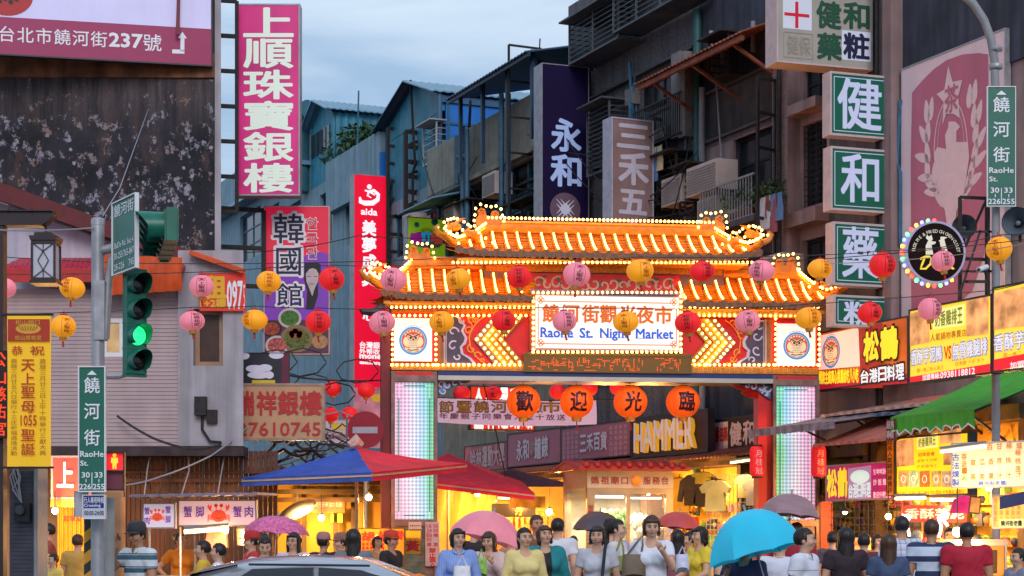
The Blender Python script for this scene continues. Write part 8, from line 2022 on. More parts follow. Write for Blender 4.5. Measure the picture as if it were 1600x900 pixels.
for k in range(13):
 v=k/12.0*2-1;row=[]
 for i,(x_,z_) in enumerate(prof):
  cab=max(0,(z_-.85)/(Hc-.85));y_=v*(.86-.20*cab);e=abs(v)**6;row.append((x_*(1-.03*e),y_,z_-.07*e*(1 if z_>.8 else.3)-.02*v*v))
 rows.append(row)
m.grid(rows);
for v in(-1,1):
 r_=rows[0] if v<0 else rows[-1];base=[(p[0],p[1]*1.0,.28) for p in r_];m.grid([base,r_] if v>0 else[r_,base],False)
m.grid([[(rows[k][0][0],rows[k][0][1],.28) for k in range(13)],[rows[k][0] for k in range(13)]]);m.grid([[rows[k][-1] for k in range(13)],[(rows[k][-1][0],rows[k][-1][1],.28) for k in range(13)]]);m.poly([(-2.15,-.84,.28),(2.2,-.84,.28),(2.2,.84,.28),(-2.15,.84,.28)])
m.build("body",CARM,t)
for v in(-1,1):
 m=MB();yb,yt=v*.872,v*.715
 q=lambda x_,z_:(x_,v*(.872-.205*(z_-.85)/(Hc-.85)),z_)
 m.poly([q(-.92,.97),q(-.05,.97),q(-.05,Hc-.1),q(-.52,Hc-.11)]);m.poly([q(.0,.97),q(1.0,.97),q(.58,Hc-.19),q(.32,Hc-.12),q(0,Hc-.1)]);m.build("side_window",GLASSD,t)
 m=MB();m.bar(q(-1.0,.95),q(1.1,.95),.012,.02);m.bar(q(-.55,Hc-.075),q(.4,Hc-.085),.012,.018);m.build("window_trim",BLACK,t)
 m=MB();m.ball((1.0,v*.93,1.0),.09,10,6,(.8,1,.7));m.build("mirror",CARM,t)
 for xx in(-1.35,1.35):
  m=MB();m.lathe([(.19,-.1),(.30,-.1),(.315,-.06),(.315,.06),(.30,.1),(.19,.1)],(0,0,0),24,Matrix.Translation((xx,v*.78,.315))@Matrix.Rotation(math.pi/2,4,'X'));wh=m.build("wheel",mat("tyre",(0.02,0.02,0.02),rough=0.8),t);m=MB();m.lathe([(0,-.07),(.19,-.09),(.19,.09),(0,.07)],(0,0,0),20,Matrix.Translation((xx,v*.78,.315))@Matrix.Rotation(math.pi/2,4,'X'));m.build("rim",GALV,wh)
 m=MB();m.ball((2.1,v*.62,.72),.12,10,6,(.6,1.2,.6));m.build("headlight",WHITE,t);m=MB();m.ball((-2.12,v*.65,.8),.1,10,6,(.5,1.2,.7));m.build("tail_light",CRED,t)
m=MB();m.poly([(.72,-.60,Hc-.165),(1.12,-.70,1.005),(1.12,.70,1.005),(.72,.60,Hc-.165)]);m.build("windscreen",GLASSD,t);m=MB();m.poly([(-.66,-.58,Hc-.075),(-.66,.58,Hc-.075),(-1.1,.68,1.17),(-1.1,-.68,1.17)]);m.build("rear_window",GLASSD,t)
SKIN=mat("skin",(0.58,0.33,0.22),rough=0.55,var=0.05,scale=12);SKIN2=mat("skin_tan",(0.46,0.23,0.13),rough=0.55,var=0.05,scale=12)
HAIRK=mat("black_hair",(0.014,0.010,0.009),rough=0.45,var=0.4,scale=30,stretch=(1,1,.15));HAIRB=mat("brown_hair",(0.06,0.024,0.012),rough=0.45,var=0.4,scale=30,stretch=(1,1,.15));HAIRG=mat("grey_hair",(0.26,0.22,0.17),rough=0.5,var=0.3,scale=30)
EYEM=mat("eye_dark",(0.012,0.008,0.007),rough=0.3,var=0);LIPM=mat("lip",(0.34,0.08,0.07),rough=0.5,var=0);EYEW=mat("eye_white",(0.65,0.6,0.55),rough=0.3,var=0)
TRO=mat("dark_trousers",(0.02,0.022,0.035),rough=0.8,var=0.2);JEAN=mat("denim",(0.05,0.08,0.16),rough=0.8,var=0.2,scale=10);SHOE=mat("shoe",(0.03,0.025,0.025),rough=0.6)
def cloth(n,c,v=0.16):return mat(n,c,rough=0.8,var=v,scale=4,bump=0.25)
def stripes(name,cols,period,axis=2,plaid=None):
 def fn(t,b):
  N,Lk=t.nodes,t.links.new;tc=N.new("ShaderNodeTexCoord");sp=N.new("ShaderNodeSeparateXYZ");Lk(tc.outputs['Object'],sp.inputs[0])
  def wave(ax,per):
   d=N.new("ShaderNodeMath");d.operation='DIVIDE';d.inputs[1].default_value=per;Lk(sp.outputs[ax],d.inputs[0]);f=N.new("ShaderNodeMath");f.operation='FRACT';Lk(d.outputs[0],f.inputs[0]);return f.outputs[0]
  def ramp(x,cs):
   r=N.new("ShaderNodeValToRGB");r.color_ramp.interpolation='CONSTANT'
   for i,(p,c) in enumerate(cs):
    e=r.color_ramp.elements[i] if i<2 else r.color_ramp.elements.new(p);e.position=p;e.color=tuple(c)+(1,)
   Lk(x,r.inputs[0]);return r.outputs[0]
  a=ramp(wave(axis,period),cols)
  if plaid:
   c2=ramp(wave(0,plaid[1]),plaid[0]);mx=N.new("ShaderNodeMix");mx.data_type='RGBA';mx.inputs[0].default_value=.5;Lk(a,mx.inputs[6]);Lk(c2,mx.inputs[7]);a=mx.outputs[2]
  Lk(a,b.inputs['Base Color'])
 return node_mat(name,fn,rough=0.8)
def surface_net(f,X,Y,Z):
 """dual contour of the zero set of f sampled on the grid X x Y x Z"""
 nx,ny,nz=f.shape;s=f<0
 cs=np.zeros((nx-1,ny-1,nz-1),np.int8)
 for dx in(0,1):
  for dy in(0,1):
   for dz in(0,1):cs+=s[dx:nx-1+dx,dy:ny-1+dy,dz:nz-1+dz]
 act=(cs>0)&(cs<8);idx=-np.ones(act.shape,np.int64);ids=np.argwhere(act);idx[act]=np.arange(len(ids))
 acc=np.zeros((len(ids),3));cnt=np.zeros(len(ids));i,j,k=ids.T;G=(X,Y,Z)
 cor=[(a,b,c) for a in(0,1) for b in(0,1) for c in(0,1)]
 for p in cor:
  for ax in range(3):
   if p[ax]:continue
   q=list(p);q[ax]=1
   fa=f[i+p[0],j+p[1],k+p[2]];fb=f[i+q[0],j+q[1],k+q[2]];msk=(fa<0)!=(fb<0);t=np.where(msk,fa/np.where(msk,fa-fb,1),0)
   A=np.stack([X[i+p[0]],Y[j+p[1]],Z[k+p[2]]],1);B=np.stack([X[i+q[0]],Y[j+q[1]],Z[k+q[2]]],1)
   acc+=np.where(msk[:,None],A+(B-A)*t[:,None],0);cnt+=msk
 V=acc/cnt[:,None];F=[]
 for ax in range(3):
  o=[a for a in range(3) if a!=ax]
  sl0=[slice(1,n-1) for n in(nx,ny,nz)];sl1=list(sl0);sl0[ax]=slice(0,(nx,ny,nz)[ax]-1);sl1[ax]=slice(1,(nx,ny,nz)[ax])
  a,b=s[tuple(sl0)],s[tuple(sl1)];e=np.argwhere(a!=b)
  if not len(e):continue
  flip=a[tuple(e.T)]
  c=e.copy();
  for oo in o:c[:,oo]+=1
  def at(d0,d1):
   q=c.copy();q[:,o[0]]+=d0;q[:,o[1]]+=d1;return idx[tuple(q.T)]
  quad=np.stack([at(-1,-1),at(0,-1),at(0,0),at(-1,0)],1)
  if ax==1:flip=~flip
  quad[~flip]=quad[~flip][:,::-1];F.append(quad)
 return V,np.concatenate(F) if F else np.zeros((0,4),int)
def sd_cap(P,a,b,r0,r1,sq=(1,1,1)):
 a,b=np.array(a,float),np.array(b,float);sq=np.array(sq,float)
 d=(b-a);L2=max(1e-9,(d*d).sum());t=((P-a)@d)/L2;t=np.clip(t,0,1)
 q=(P-a-t[...,None]*d)/sq
 return(np.sqrt((q*q).sum(-1))-(r0+(r1-r0)*t))*min(1.0,sq.min()+.0)
def sd_ell(P,c,r):
 q=(P-np.array(c))/np.array(r);n=np.sqrt((q*q).sum(-1));return(n-1)*min(r)
def smin(a,b,k):h=np.clip(.5+.5*(b-a)/k,0,1);return b+(a-b)*h-k*h*(1-h)
def person(label,px,pt,Y,face=0,top=None,bottom=None,hair="short",hairm=None,arms=("down","down"),sleeve=0.55,female=False,skin=None,hat=None,hatm=None,tilt=0.0,turn=0.0,skirt=False,neck=1.44,hem=0.86,fine=True,over=None,bulk=1.0,group=None,glasses=False,collar=False):
 """px, pt: photo column of the head and row of the head's top; Y depth; face: 0 towards the viewer, 180 away"""
 H=WZ(pt,Y);k=H/1.70;skin=skin or SKIN;hairm=hairm or HAIRK
 t=thing("person",label,"person",(WX(px,Y),Y,0),math.radians(face),group);t.scale=(k,k,k)
 sw=(.165 if female else.185)*bulk;R=lambda v:v*(0.93 if female else 1.05)
 sh=[(s*sw,.01,1.385) for s in(-1,1)]
 AR={"down":((.235,.02,1.11),(.25,-.05,.87)),"swing":((.23,.08,1.12),(.23,.0,.88)),"fwd":((.22,-.05,1.12),(.20,-.27,1.03)),"chest":((.225,-.03,1.12),(.06,-.25,1.14)),"belly":((.235,-.01,1.10),(.05,-.23,1.02)),"face":((.25,-.16,1.22),(.10,-.20,1.50)),"hip":((.36,.06,1.14),(.19,-.02,.98)),"up":((.23,-.12,1.16),(.14,-.26,1.32)),"mouth":((.21,-.12,1.14),(.05,-.20,1.36))}
 prim=[]
 def C(a,b,r0,r1,tg,sq=(1,1,1)):prim.append(("c",(a,b,r0,r1,sq),tg))
 def E(c,r,tg):prim.append(("e",(c,r),tg))
 C((0,.015,1.02),(0,.015,1.28),R(.100)*bulk,R(.110)*bulk,"torso",(1.38,1,1));C((-sw*.62,.015,1.36),(sw*.62,.015,1.36),R(.075),R(.075),"torso",(1,1,1));C((0,.02,.93),(0,.015,1.05),R(.115)*bulk,R(.100)*bulk,"pelvis",(1.35,1,1))
 if female:
  for s in(-1,1):E((s*.075,-.085,1.245),(.065,.055,.062),"torso")
  C((-.07,.03,.90),(.07,.03,.90),.115,.115,"pelvis")
 C((0,.025,1.40),(0,.0,1.52),.058 if female else.064,.052 if female else.058,"neck")
 hands=[]
 for i,s in enumerate((-1,1)):
  e,w=AR[arms[i]];e=(s*e[0]*bulk**.5,e[1],e[2]);w=(s*w[0],w[1],w[2])
  C(sh[i],e,R(.056)*bulk,R(.043),"arm%d"%i);C(e,w,R(.041),R(.028),"fore%d"%i);hands.append((e,w,s))
  d=(Vector(w)-Vector(e)).normalized();pc=Vector(w)+d*.05;C(tuple(Vector(w)),tuple(pc),.027,.032,"hand%d"%i,(1,1,1))
  hp=(s*.09,.02,.90);kn=(s*.095,-.02,.49);an=(s*.095,.03,.09);C(hp,kn,R(.092),R(.060),"leg");C(kn,an,R(.058),R(.038),"leg");C((an[0],.03,.05),(an[0]+s*.01,-.15,.035),.042,.036,"foot")
 Mh=Matrix.Translation((0,0,1.50))@Matrix.Rotation(math.radians(turn),4,'Z')@Matrix.Rotation(math.radians(tilt),4,'X')@Matrix.Translation((0,0,-1.50));Hi=np.array(Mh.inverted())
 def headf(P):
  Q=P@Hi[:3,:3].T+Hi[:3,3]
  f=sd_ell(Q,(0,.012,1.605),(.074,.092,.094));f=smin(f,sd_cap(Q,(0,-.022,1.545),(0,-.045,1.515),.054,.030,(1.05,1,1)),.04)
  f=smin(f,sd_cap(Q,(0,-.086,1.60),(0,-.100,1.566),.008,.013),.014)
  for s in(-1,1):
   f=smin(f,sd_ell(Q,(s*.076,.012,1.585),(.010,.020,.030)),.008);f=smin(f,sd_ell(Q,(s*.040,-.058,1.566),(.026,.026,.024)),.02);f=-smin(-f,sd_ell(Q,(s*.031,-.094,1.598),(.017,.012,.010)),.012)
  f=smin(f,sd_ell(Q,(0,-.080,1.538),(.022,.012,.010)),.012)
  return f
 def hairf(P,style):
  Q=P@Hi[:3,:3].T+Hi[:3,3]
  g=sd_ell(Q,(0,.022,1.618),(.088,.102,.100));zf=1.655-.0
  cut=np.maximum((1.655-Q[...,2])*.8,-(Q[...,1]+.030)*.9);cut=np.minimum(np.maximum(zf-Q[...,2],-.0-1),cut) if False else cut
  face=np.minimum((Q[...,2]-1.648)*1.0,9);keep=np.maximum(-(Q[...,2]-1.650),-(Q[...,1]+.020));keep=np.minimum(-(Q[...,2]-1.650),-(Q[...,1]+.022));low={"short":1.545,"bob":1.50,"long":1.50,"pony":1.545,"bun":1.545}.get(style,1.545)
  g=np.maximum(g,np.maximum(keep,low-Q[...,2]) if style in("short","pony","bun") else keep)
  if style in("bob","long"):
   for s in(-1,1):g=smin(g,sd_cap(Q,(s*.072,.005,1.63),(s*.078,.012,1.515 if style=="bob" else 1.36),.032,.026,(.7,1.15,1)),.02)
   g=smin(g,sd_cap(Q,(0,.075,1.60),(0,.088,1.51 if style=="bob" else 1.30),.062,.050,(1.35,.6,1)),.03);g=smin(g,sd_cap(Q,(-.05,-.066,1.658),(.05,-.066,1.662),.018,.018),.015)
  if style=="pony":g=np.minimum(smin(g,sd_cap(Q,(0,.115,1.64),(0,.15,1.56),.034,.04),.02),sd_cap(Q,(0,.15,1.57),(0,.13,1.36),.040,.016))
  if style=="bun":g=np.minimum(g,sd_ell(Q,(0,.12,1.67),(.045,.045,.045)))
  return g
 def body(P,tags=None,infl=0.0,kk=.035):
  f=None
  for kd,ar,tg in prim:
   if tags and not any(tg.startswith(x) for x in tags):continue
   d=sd_cap(P,*ar[:4],ar[4]) if kd=="c" else sd_ell(P,*ar);f=d if f is None else smin(f,d,kk if not tg.startswith(("fore","hand")) else.015)
  return f-infl
 st=.014 if fine else.019
 xs=np.arange(-.50*max(1,bulk),.50*max(1,bulk),st);ys=np.arange(-.36,.26,st)
 def net(fn,z0,z1,step):
  zs=np.arange(z0,z1,step);P=np.stack(np.meshgrid(xs,ys,zs,indexing='ij'),-1);return surface_net(fn(P),xs,ys,zs)
 def emit_mesh(name,V,F,m_,extra=None,par=t):
  m=MB();m.v=[tuple(v) for v in V];m.f=[tuple(int(q) for q in f_) for f_ in F];m.sm=[True]*len(m.f);m.mi=[0]*len(m.f)
  if extra:extra(m)
  return m.build(name,m_,par,sharp=3.2)
 V1,F1=net(lambda P:body(P),-.01,1.47,.022)
 hs=.0085 if fine else.012;hx_=np.arange(-.13,.13,hs);hy_=np.arange(-.16,.16,hs);hzz=np.arange(1.43,1.75,hs);Ph=np.stack(np.meshgrid(hx_,hy_,hzz,indexing='ij'),-1)
 V2,F2=surface_net(smin(headf(Ph),sd_cap(Ph,(0,.025,1.40),(0,.0,1.53),.056,.050),.02),hx_,hy_,hzz)
 def feats(m):
  o=len(m.v);m.v+=[tuple(v) for v in V2];m.f+=[tuple(int(q)+o for q in f_) for f_ in F2];m.sm+=[True]*len(F2);m.mi+=[0]*len(F2)
  def put(cur,fn):
   m.cur=cur;a=len(m.v);fn();m.v[a:]=[tuple(Mh@Vector(p)) for p in m.v[a:]];m.cur=0
  for s in(-1,1):
   put(3,lambda:m.ball((s*.031,-.080,1.597),.0115,8,6,(1.25,.8,.62)));put(1,lambda:m.ball((s*.031,-.0865,1.597),.0068,7,5,(1,.8,.95)));put(1,lambda:m.tube([(s*.014,-.0865,1.616),(s*.03,-.088,1.621),(s*.05,-.076,1.616)],.0036,5));put(1,lambda:m.tube([(s*.018,-.0885,1.603),(s*.031,-.090,1.6055),(s*.045,-.082,1.602)],.0022,4))
  put(2,lambda:m.ball((0,-.0915,1.5405),.011,10,6,(1.9,.45,.42)))
  for e,w,s in hands:
   d=(Vector(w)-Vector(e)).normalized();side=d.cross(Vector((0,-1,0))) if abs(d.y)<.8 else d.cross(Vector((0,0,1)));side.normalize();nrm=side.cross(d);base=Vector(w)+d*.070
   for q in range(4):
    b0=base+side*(-.024+.016*q);L_=(.058,.070,.066,.052)[q];curl=nrm*(-.012 if s>0 else.012)
    m.tube([b0-d*.015,b0+d*L_*.4+curl*.4,b0+d*L_*.75+curl*1.4,b0+d*L_*.95+curl*2.6],[.0085,.0080,.0072,.0055],6)
   tb=Vector(w)+d*.025+side*(-.030 if s<0 else.030)*1.0;o_=side*(-.022 if s<0 else.022);m.tube([tb-o_*.6,tb+o_+d*.022,tb+o_*1.2+d*.045],[.011,.0095,.007],6)
 emit_mesh("body",np.array(V1),F1,[skin,EYEM,LIPM,EYEW],feats)
 if bottom is not None:
  if skirt:V,F=net(lambda P:np.maximum(np.minimum(body(P,("pelvis","leg"),.018,.09),sd_cap(P,(0,.02,.55),(0,.02,.95),.20,.13,(1.15,.8,1))),.48-P[...,2]),.40,1.12,.022)
  else:V,F=net(lambda P:np.maximum(body(P,("pelvis","leg"),.014),np.maximum(.09-P[...,2],P[...,2]-1.04)),.02,1.10,.022)
  emit_mesh("skirt" if skirt else "trousers",V,F,bottom)
 if top is not None:
  def shirt(P,infl=.016):
   f=body(P,("torso","pelvis","arm"),infl,.04)
   if sleeve>.6:f=smin(f,body(P,("fore",),infl*.9,.02),.02)
   f=smin(f,sd_cap(P,(0,.02,1.40),(0,.01,1.43),.066,.058)-infl*.3,.02)
   f=np.maximum(f,-sd_cap(P,(0,-.035,neck-.005),(0,-.03,1.62),.066,.085));f=np.maximum(f,P[...,2]-1.475);f=np.maximum(f,hem-P[...,2])
   f=f+.0035*np.sin(P[...,2]*46+P[...,0]*21)*np.sin(P[...,0]*37+P[...,1]*30)
   for i in range(2):
    e,w,s=hands[i];a=np.array(sh[i]);b=np.array(e);far=b if sleeve<=.6 else np.array(w);d=far-(a if sleeve<=.6 else b);L_=np.linalg.norm(d);d=d/L_;lim=sleeve/.6*.62 if sleeve<=.6 else.93*(sleeve if sleeve<1 else 1)
    org=a if sleeve<=.6 else b;pr=(P-org)@d;near=sd_cap(P,sh[i],e,.085,.075) if sleeve<=.6 else np.minimum(sd_cap(P,e,w,.07,.06),9)
    f=np.where(near<0,np.maximum(f,pr-L_*lim),f)
   return f
  V,F=net(lambda P:shirt(P),min(hem,1)-.06,1.50,.014 if fine else.02);emit_mesh("top",V,F,top)
  if over is not None:
   V,F=net(lambda P:np.maximum(shirt(P,.030),-np.maximum(np.abs(P[...,0])-.055-.03*(1.40-P[...,2]),P[...,1])),hem-.06,1.50,.014);emit_mesh("jacket",V,F,over)
  if collar:
   m=MB()
   for s in(-1,1):m.poly([(0+s*.005,-.075,neck-.05),(s*.075,-.065,neck-.02),(s*.062,-.035,neck+.02),(s*.03,-.06,neck+.012)]);m.poly([(s*.062,-.035,neck+.02),(s*.075,-.065,neck-.02),(s*.09,.03,neck+.0),(s*.07,.05,neck+.03)])
   m.build("collar",top,t)
 if hair:
  hx2=np.arange(-.16,.16,hs);hy2=np.arange(-.15,.24,hs);hz2=np.arange(1.24,1.78,hs) if hair in("long","pony") else np.arange(1.44,1.78,hs);P2=np.stack(np.meshgrid(hx2,hy2,hz2,indexing='ij'),-1)
  fh=hairf(P2,hair);fh=fh+.0022*np.sin(P2[...,0]*210+P2[...,2]*24)+.0015*np.sin(P2[...,1]*160)
  V,F=surface_net(fh,hx2,hy2,hz2);emit_mesh("hair",V,F,hairm)
 if hat:
  m=MB();m.lathe([(.096,1.640),(.100,1.655),(.096,1.70),(.075,1.738),(.03,1.752),(0,1.753)],n=22,sy=1.12,c=(0,.012,0))
  br=[[(.094*math.sin(a),-.10*math.cos(a)+.01-.075*f*math.cos(a*.8)**2,1.648-.012*f-.01*f*(1-math.cos(a))) for a in np.linspace(-1.25,1.25,13)] for f in np.linspace(0,1,4)];m.sheet(br,.006)
  m.v=[tuple(Mh@Vector(p)) for p in m.v];m.build("cap",hatm or BLACK,t)
 if glasses:
  m=MB()
  for s in(-1,1):m.tube([(s*.031+.02*math.cos(a),-.1,1.597+.014*math.sin(a)) for a in np.linspace(0,6.3,13)],.002,4);m.tube([(s*.05,-.098,1.6),(s*.08,.0,1.6)],.002,4)
  m.tube([(-.011,-.102,1.6),(.011,-.102,1.6)],.002,4);m.build("glasses",BRC,t)
 return t
CW=cloth
WH=cloth("white_shirt",(0.62,0.62,0.68));BLK=cloth("black_shirt",(0.022,0.018,0.02),.3)
person("man in a grey cap and teal striped polo raising a hand to his face",215,821,18.9,-35,stripes("teal_white_stripe",[(0,(.60,.66,.70)),(.5,(.05,.12,.17)),(.86,(.6,.66,.7)),(.9,(.05,.12,.17))],.14),TRO,"short",arms=("face","belly"),hat=True,hatm=cloth("charcoal_cap",(.05,.05,.06)),skin=SKIN2,tilt=8,collar=True)
person("vendor in an orange shirt with a hand on the hip behind the crab cart",283,834,26.9,20,cloth("orange_shirt",(.75,.22,.015)),TRO,"bun",female=True,arms=("hip","belly"),turn=30,tilt=-12,collar=True)
person("woman in a maroon top facing left at the left corner shop",74,819,27.5,-75,cloth("maroon_pink_top",(.30,.07,.06)),TRO,"short",female=True,arms=("fwd","fwd"))
person("person in a mustard shirt seen from behind at the left shop",122,836,25.6,175,cloth("mustard_shirt",(.55,.30,.06)),TRO,"short",hairm=HAIRB)
person("person in a pale yellow shirt partly behind the shutter cabinet",62,842,25.8,150,cloth("lemon_shirt",(.70,.50,.12)),TRO,"short")
person("child in a yellow top at the left shop",82,866,24.6,-40,cloth("yellow_child_top",(.72,.50,.10)),TRO,"short",fine=False)
person("man in a red cap and red shirt facing left by the crab cart",392,834,22.8,-70,cloth("red_shirt",(.48,.03,.03)),TRO,"short",hat=True,hatm=cloth("red_cap",(.50,.03,.03)))
person("girl in a white shirt looking down at food in both hands",414,839,20.4,8,WH,TRO,"bun",female=True,arms=("mouth","mouth"),tilt=22)
person("woman with long hair and glasses in a pale top behind the car",458,833,22.0,-8,cloth("pale_lilac_top",(.55,.48,.55)),JEAN,"long",female=True,glasses=True,turn=-10)
person("man in a dusty pink cap behind the car roof, left of two",506,836,23.8,150,BLK,TRO,"short",hat=True,hatm=cloth("rose_cap",(.36,.17,.15)),skin=SKIN2)
person("person in a brown cap behind the car roof, right of two",531,837,25.0,-60,BLK,TRO,"short",hat=True,hatm=cloth("brown_cap",(.28,.13,.10)))
person("woman with a long dark ponytail seen from behind the car",552,828,20.6,180,cloth("slate_shirt",(.16,.17,.21)),TRO,"long",female=True)
person("man in a red cap and black shirt in profile beside the pepper bun board",612,833,23.5,65,BLK,TRO,"short",hat=True,hatm=cloth("scarlet_cap",(.52,.05,.02)),skin=SKIN2)
person("woman with a black bob in a blue striped blouse holding bags",716,827,20.8,10,stripes("blue_pinstripe",[(0,(.17,.27,.60)),(.5,(.26,.36,.68))],.02,0),TRO,"bob",female=True,arms=("belly","belly"),sleeve=.92,turn=12,collar=True)
person("woman with long brown hair in a pale pink top beside the pink umbrella",764,832,22.0,-20,cloth("pale_pink_top",(.62,.42,.40)),WH,"long",hairm=HAIRB,female=True,arms=("belly","up"),tilt=12,sleeve=.95)
person("person in a dark top and pinkish cap behind the blue bloused woman",741,818,25.8,170,BLK,TRO,"short",hat=True,hatm=cloth("pink_cap",(.45,.2,.17)))
person("dark haired person half hidden behind the pink topped woman",754,828,27.5,190,BLK,TRO,"bob",female=True,fine=False)
person("girl with a ponytail in a pale yellow cardigan",820,826,20.3,14,cloth("butter_cardigan",(.72,.58,.24),.06),TRO,"pony",female=True,arms=("down","down"),sleeve=.95,turn=8,neck=1.425)
person("woman in a teal cardigan over a black dress",852,822,20.9,6,cloth("black_dress",(.02,.018,.022),.5),cloth("black_dress",(0,0,0)),"bob",hairm=HAIRB,female=True,over=cloth("teal_cardigan",(.012,.20,.22)),sleeve=.95,hem=.7,turn=12,tilt=-8)
person("tall brown haired man behind the ponytail girl",839,806,24.5,20,cloth("brown_shirt",(.16,.08,.04)),TRO,"short",hairm=HAIRB,skin=SKIN2)
person("man in a white shirt seen from behind left of the kiosk",872,811,24.0,165,WH,cloth("green_trousers",(.03,.12,.08)),"short",arms=("swing","down"))
person("woman with short hair in a light grey tee and a dark shoulder strap",933,823,20.4,-4,cloth("light_grey_tee",(.45,.46,.52)),cloth("lemon_trousers",(.70,.60,.16)),"bob",female=True,turn=-6)
person("woman with a black ponytail in a white blouse facing right",966,813,21.5,70,cloth("white_blouse",(.62,.58,.58)),stripes("bw_stripe",[(0,(.02,.02,.02)),(.5,(.6,.6,.6))],.04),"pony",female=True,arms=("down","down"))
person("person in a dark cap and lilac shirt behind the ponytail woman",955,816,24.8,160,cloth("lilac_shirt",(.40,.33,.52)),TRO,"short",hat=True,hatm=BLK)
person("woman with brown fringe in a loose white tee walking forward",1018,807,19.8,-8,cloth("white_tee",(.66,.68,.76),.05),JEAN,"bob",hairm=HAIRB,female=True,arms=("down","up"),turn=10,tilt=8,neck=1.42)
person("person with long black hair behind the white tee woman",1058,829,23.2,190,cloth("rose_top",(.30,.10,.12)),TRO,"long",female=True,fine=False)
person("person in a black top leaning left near the coral umbrella",1076,832,25.0,-80,BLK,TRO,"short",arms=("fwd","fwd"))
person("dark haired woman in a yellow dress beside the cyan umbrella",1092,824,22.4,-60,cloth("yellow_dress",(.70,.52,.04)),cloth("yellow_dress",(0,0,0)),"bob",female=True,skirt=True,arms=("fwd","fwd"))
person("person in dark clothes beneath the cyan umbrella",1163,842,18.4,-20,cloth("indigo_top",(.05,.05,.12)),TRO,"short",arms=("up","down"),fine=False)
person("person in a loose white shirt right of the cyan umbrella",1220,838,19.6,160,cloth("white_loose_shirt",(.64,.64,.74),.06),TRO,"short",hairm=HAIRB,bulk=1.1)
person("brown haired person in a red top under the mauve umbrella",1246,818,23.0,150,cloth("dark_red_top",(.35,.02,.04)),TRO,"short",hairm=HAIRB)
person("man in a white and magenta striped polo turning to the right",1259,827,16.7,62,stripes("white_magenta_polo",[(0,(.64,.66,.74)),(.42,(.30,.02,.22)),(.46,(.55,.05,.30)),(.62,(.64,.66,.74)),(.80,(.25,.25,.35)),(.82,(.64,.66,.74))],.34),TRO,"short",turn=12,arms=("swing","swing"),bulk=1.08,collar=True)
person("woman with long black hair in a black top seen from behind",1321,825,19.6,184,cloth("black_pink_hem",(.035,.02,.03),.4),cloth("rose_skirt",(.35,.14,.20)),"long",female=True,bulk=1.1)
person("boy in a dark red shirt between the long haired woman and the plaid man",1350,834,22.5,170,cloth("wine_shirt",(.12,.03,.05)),TRO,"short")
person("woman with wavy brown hair in blue denim",1388,836,19.0,175,JEAN,JEAN,"long",hairm=HAIRB,female=True)
person("man in a blue and white plaid shirt seen from behind",1408,808,21.6,186,stripes("plaid_shirt",[(0,(.55,.58,.68)),(.55,(.12,.17,.38)),(.75,(.55,.58,.68)),(.88,(.3,.3,.45))],.075,2,([(0,(.55,.58,.68)),(.55,(.14,.18,.38)),(.75,(.55,.58,.68))],.07)),TRO,"short",skin=SKIN2)
person("grey haired person between the plaid man and the navy striped man",1432,830,25.5,180,cloth("tan_shirt",(.35,.22,.12)),TRO,"short",hairm=HAIRG)
person("man in a navy and pale blue striped polo seen from behind",1455,813,20.2,172,stripes("navy_stripe_polo",[(0,(.52,.60,.72)),(.52,(.02,.035,.10)),(.9,(.52,.60,.72))],.165),TRO,"short",hairm=HAIRB,skin=SKIN2,arms=("down","down"),bulk=1.05)
person("vendor in an orange apron shirt facing the street at the fried food stall",1484,826,26.5,-15,cloth("bright_orange_shirt",(.75,.25,.02)),TRO,"short",female=True,arms=("belly","belly"))
person("person in a red vest over a pink checked shirt seen from behind",1510,818,20.0,178,cloth("red_vest",(.42,.012,.035)),TRO,"short",skin=SKIN2,bulk=1.12,sleeve=.55)
person("person in a yellow raincoat crossing before the crab cart",316,846,21.2,-80,cloth("yellow_raincoat",(.66,.42,.04)),cloth("maroon_trousers",(.22,.02,.05)),"short",arms=("fwd","fwd"),fine=False)
person("person in a pale blue white shirt crossing before the crab cart",340,850,20.6,-85,cloth("pale_blue_shirt",(.60,.64,.72)),TRO,"short",arms=("fwd","fwd"),fine=False)
person("person in a grey jacket at the far right edge of the crowd",1590,858,19.0,-70,cloth("blue_grey_jacket",(.22,.23,.32)),TRO,"short",arms=("fwd","fwd"),fine=False)
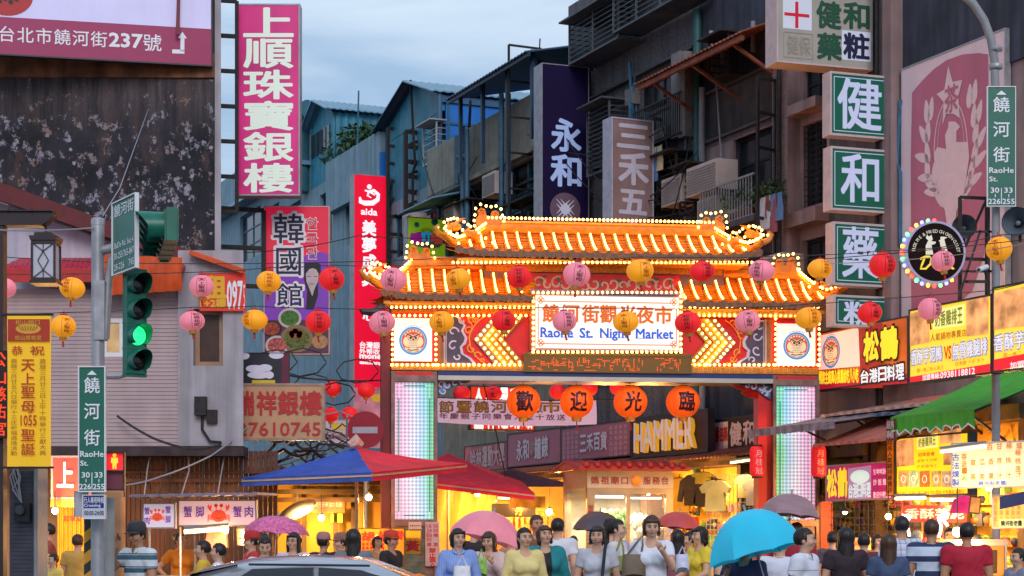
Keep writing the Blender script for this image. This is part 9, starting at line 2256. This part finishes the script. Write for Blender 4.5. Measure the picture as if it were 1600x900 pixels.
for i,(px,pt,Y,fc,c,lb) in enumerate(((590,838,30,30,(.4,.25,.1),"distant person in a tan shirt left of the gate column"),(802,833,31,10,(.4,.2,.12),"distant person in a rust shirt under the red canopy"),(1130,836,31,20,(.5,.4,.3),"distant person in a cream shirt before the clothes shop"),(1300,832,26,190,(.08,.06,.08),"distant person in black left of the long haired woman"),(1372,836,27,20,(.3,.1,.06),"distant person in a brown shirt by the grill bar"),(896,838,34,180,(.45,.35,.25),"distant person in a beige shirt beside the kiosk"))):
 person(lb,px,pt,Y,fc,cloth("crowd_shirt_%d"%i,c),TRO,"short" if i%2 else "bob",fine=False)
def bag(name,label,p,w,h,d,m_,strap=None,strapm=None):
 t=thing(name,label,"bag",p);m=MB();rows=[]
 for i in range(7):
  f=i/6;wv=w*(1.0-.14*f**2);dv=d*(.9-.55*f);rows.append([(wv/2*np.sign(math.cos(a))*abs(math.cos(a))**.5,dv/2*np.sign(math.sin(a))*abs(math.sin(a))**.6,-h+h*f-.03*math.cos(2*a)*(1-f)) for a in np.linspace(0,2*math.pi,17)])
 m.grid(rows);m.poly(rows[0][:-1][::-1]);m.build("pouch",m_,t)
 m=MB();m.tube([(-w*.3,0,-.02)]+[Vector(s_) for s_ in(strap or[(0,0,h*.5)])]+[(w*.3,0,-.02)],.012,6);m.build("strap",strapm or m_,t)
OLV=mat("olive_leather",(0.17,0.20,0.03),rough=0.5,var=0.2);TAU=mat("taupe_leather",(0.13,0.09,0.055),rough=0.5,var=0.3)
bag("shoulder_bag","olive green shoulder bag carried by the ponytail woman in white",W(966,868,21.0)+Vector((0,-.02,0)),.20,.20,.12,OLV,[(0,.03,.1),(.03,.08,.2),(.06,.08,.1)])
bag("shoulder_bag","large taupe shoulder bag hanging left of the white tee woman",W(990,866,19.7),.26,.24,.14,TAU,[(.03,.03,.12),(.1,.06,.2),(.1,.05,.1)])
bag("plastic_bag","thin white plastic bag held by the woman in blue",W(722,884,20.3),.20,.22,.14,mat("white_plastic",(.66,.68,.72),rough=0.4,var=.2,scale=15))
bag("plastic_bag","green vegetable bag held beside the pink topped woman",W(752,872,21.0),.14,.2,.1,mat("green_plastic",(.25,.50,.08),rough=0.5,var=.5,scale=20))
bag("plastic_bag","lilac white bundle bag held right of the white tee woman",W(1066,866,21.6),.16,.18,.14,mat("lilac_plastic",(.5,.52,.68),rough=0.4,var=.2,scale=15))
tag(MB().bar(W(918,850,20.2),W(948,846,20.2),.01).bar(W(947,842,20.22),W(941,900,20.1),.035,.012).build("shoulder_strap",BLACK),"dark broad bag strap across the light grey tee","strap")
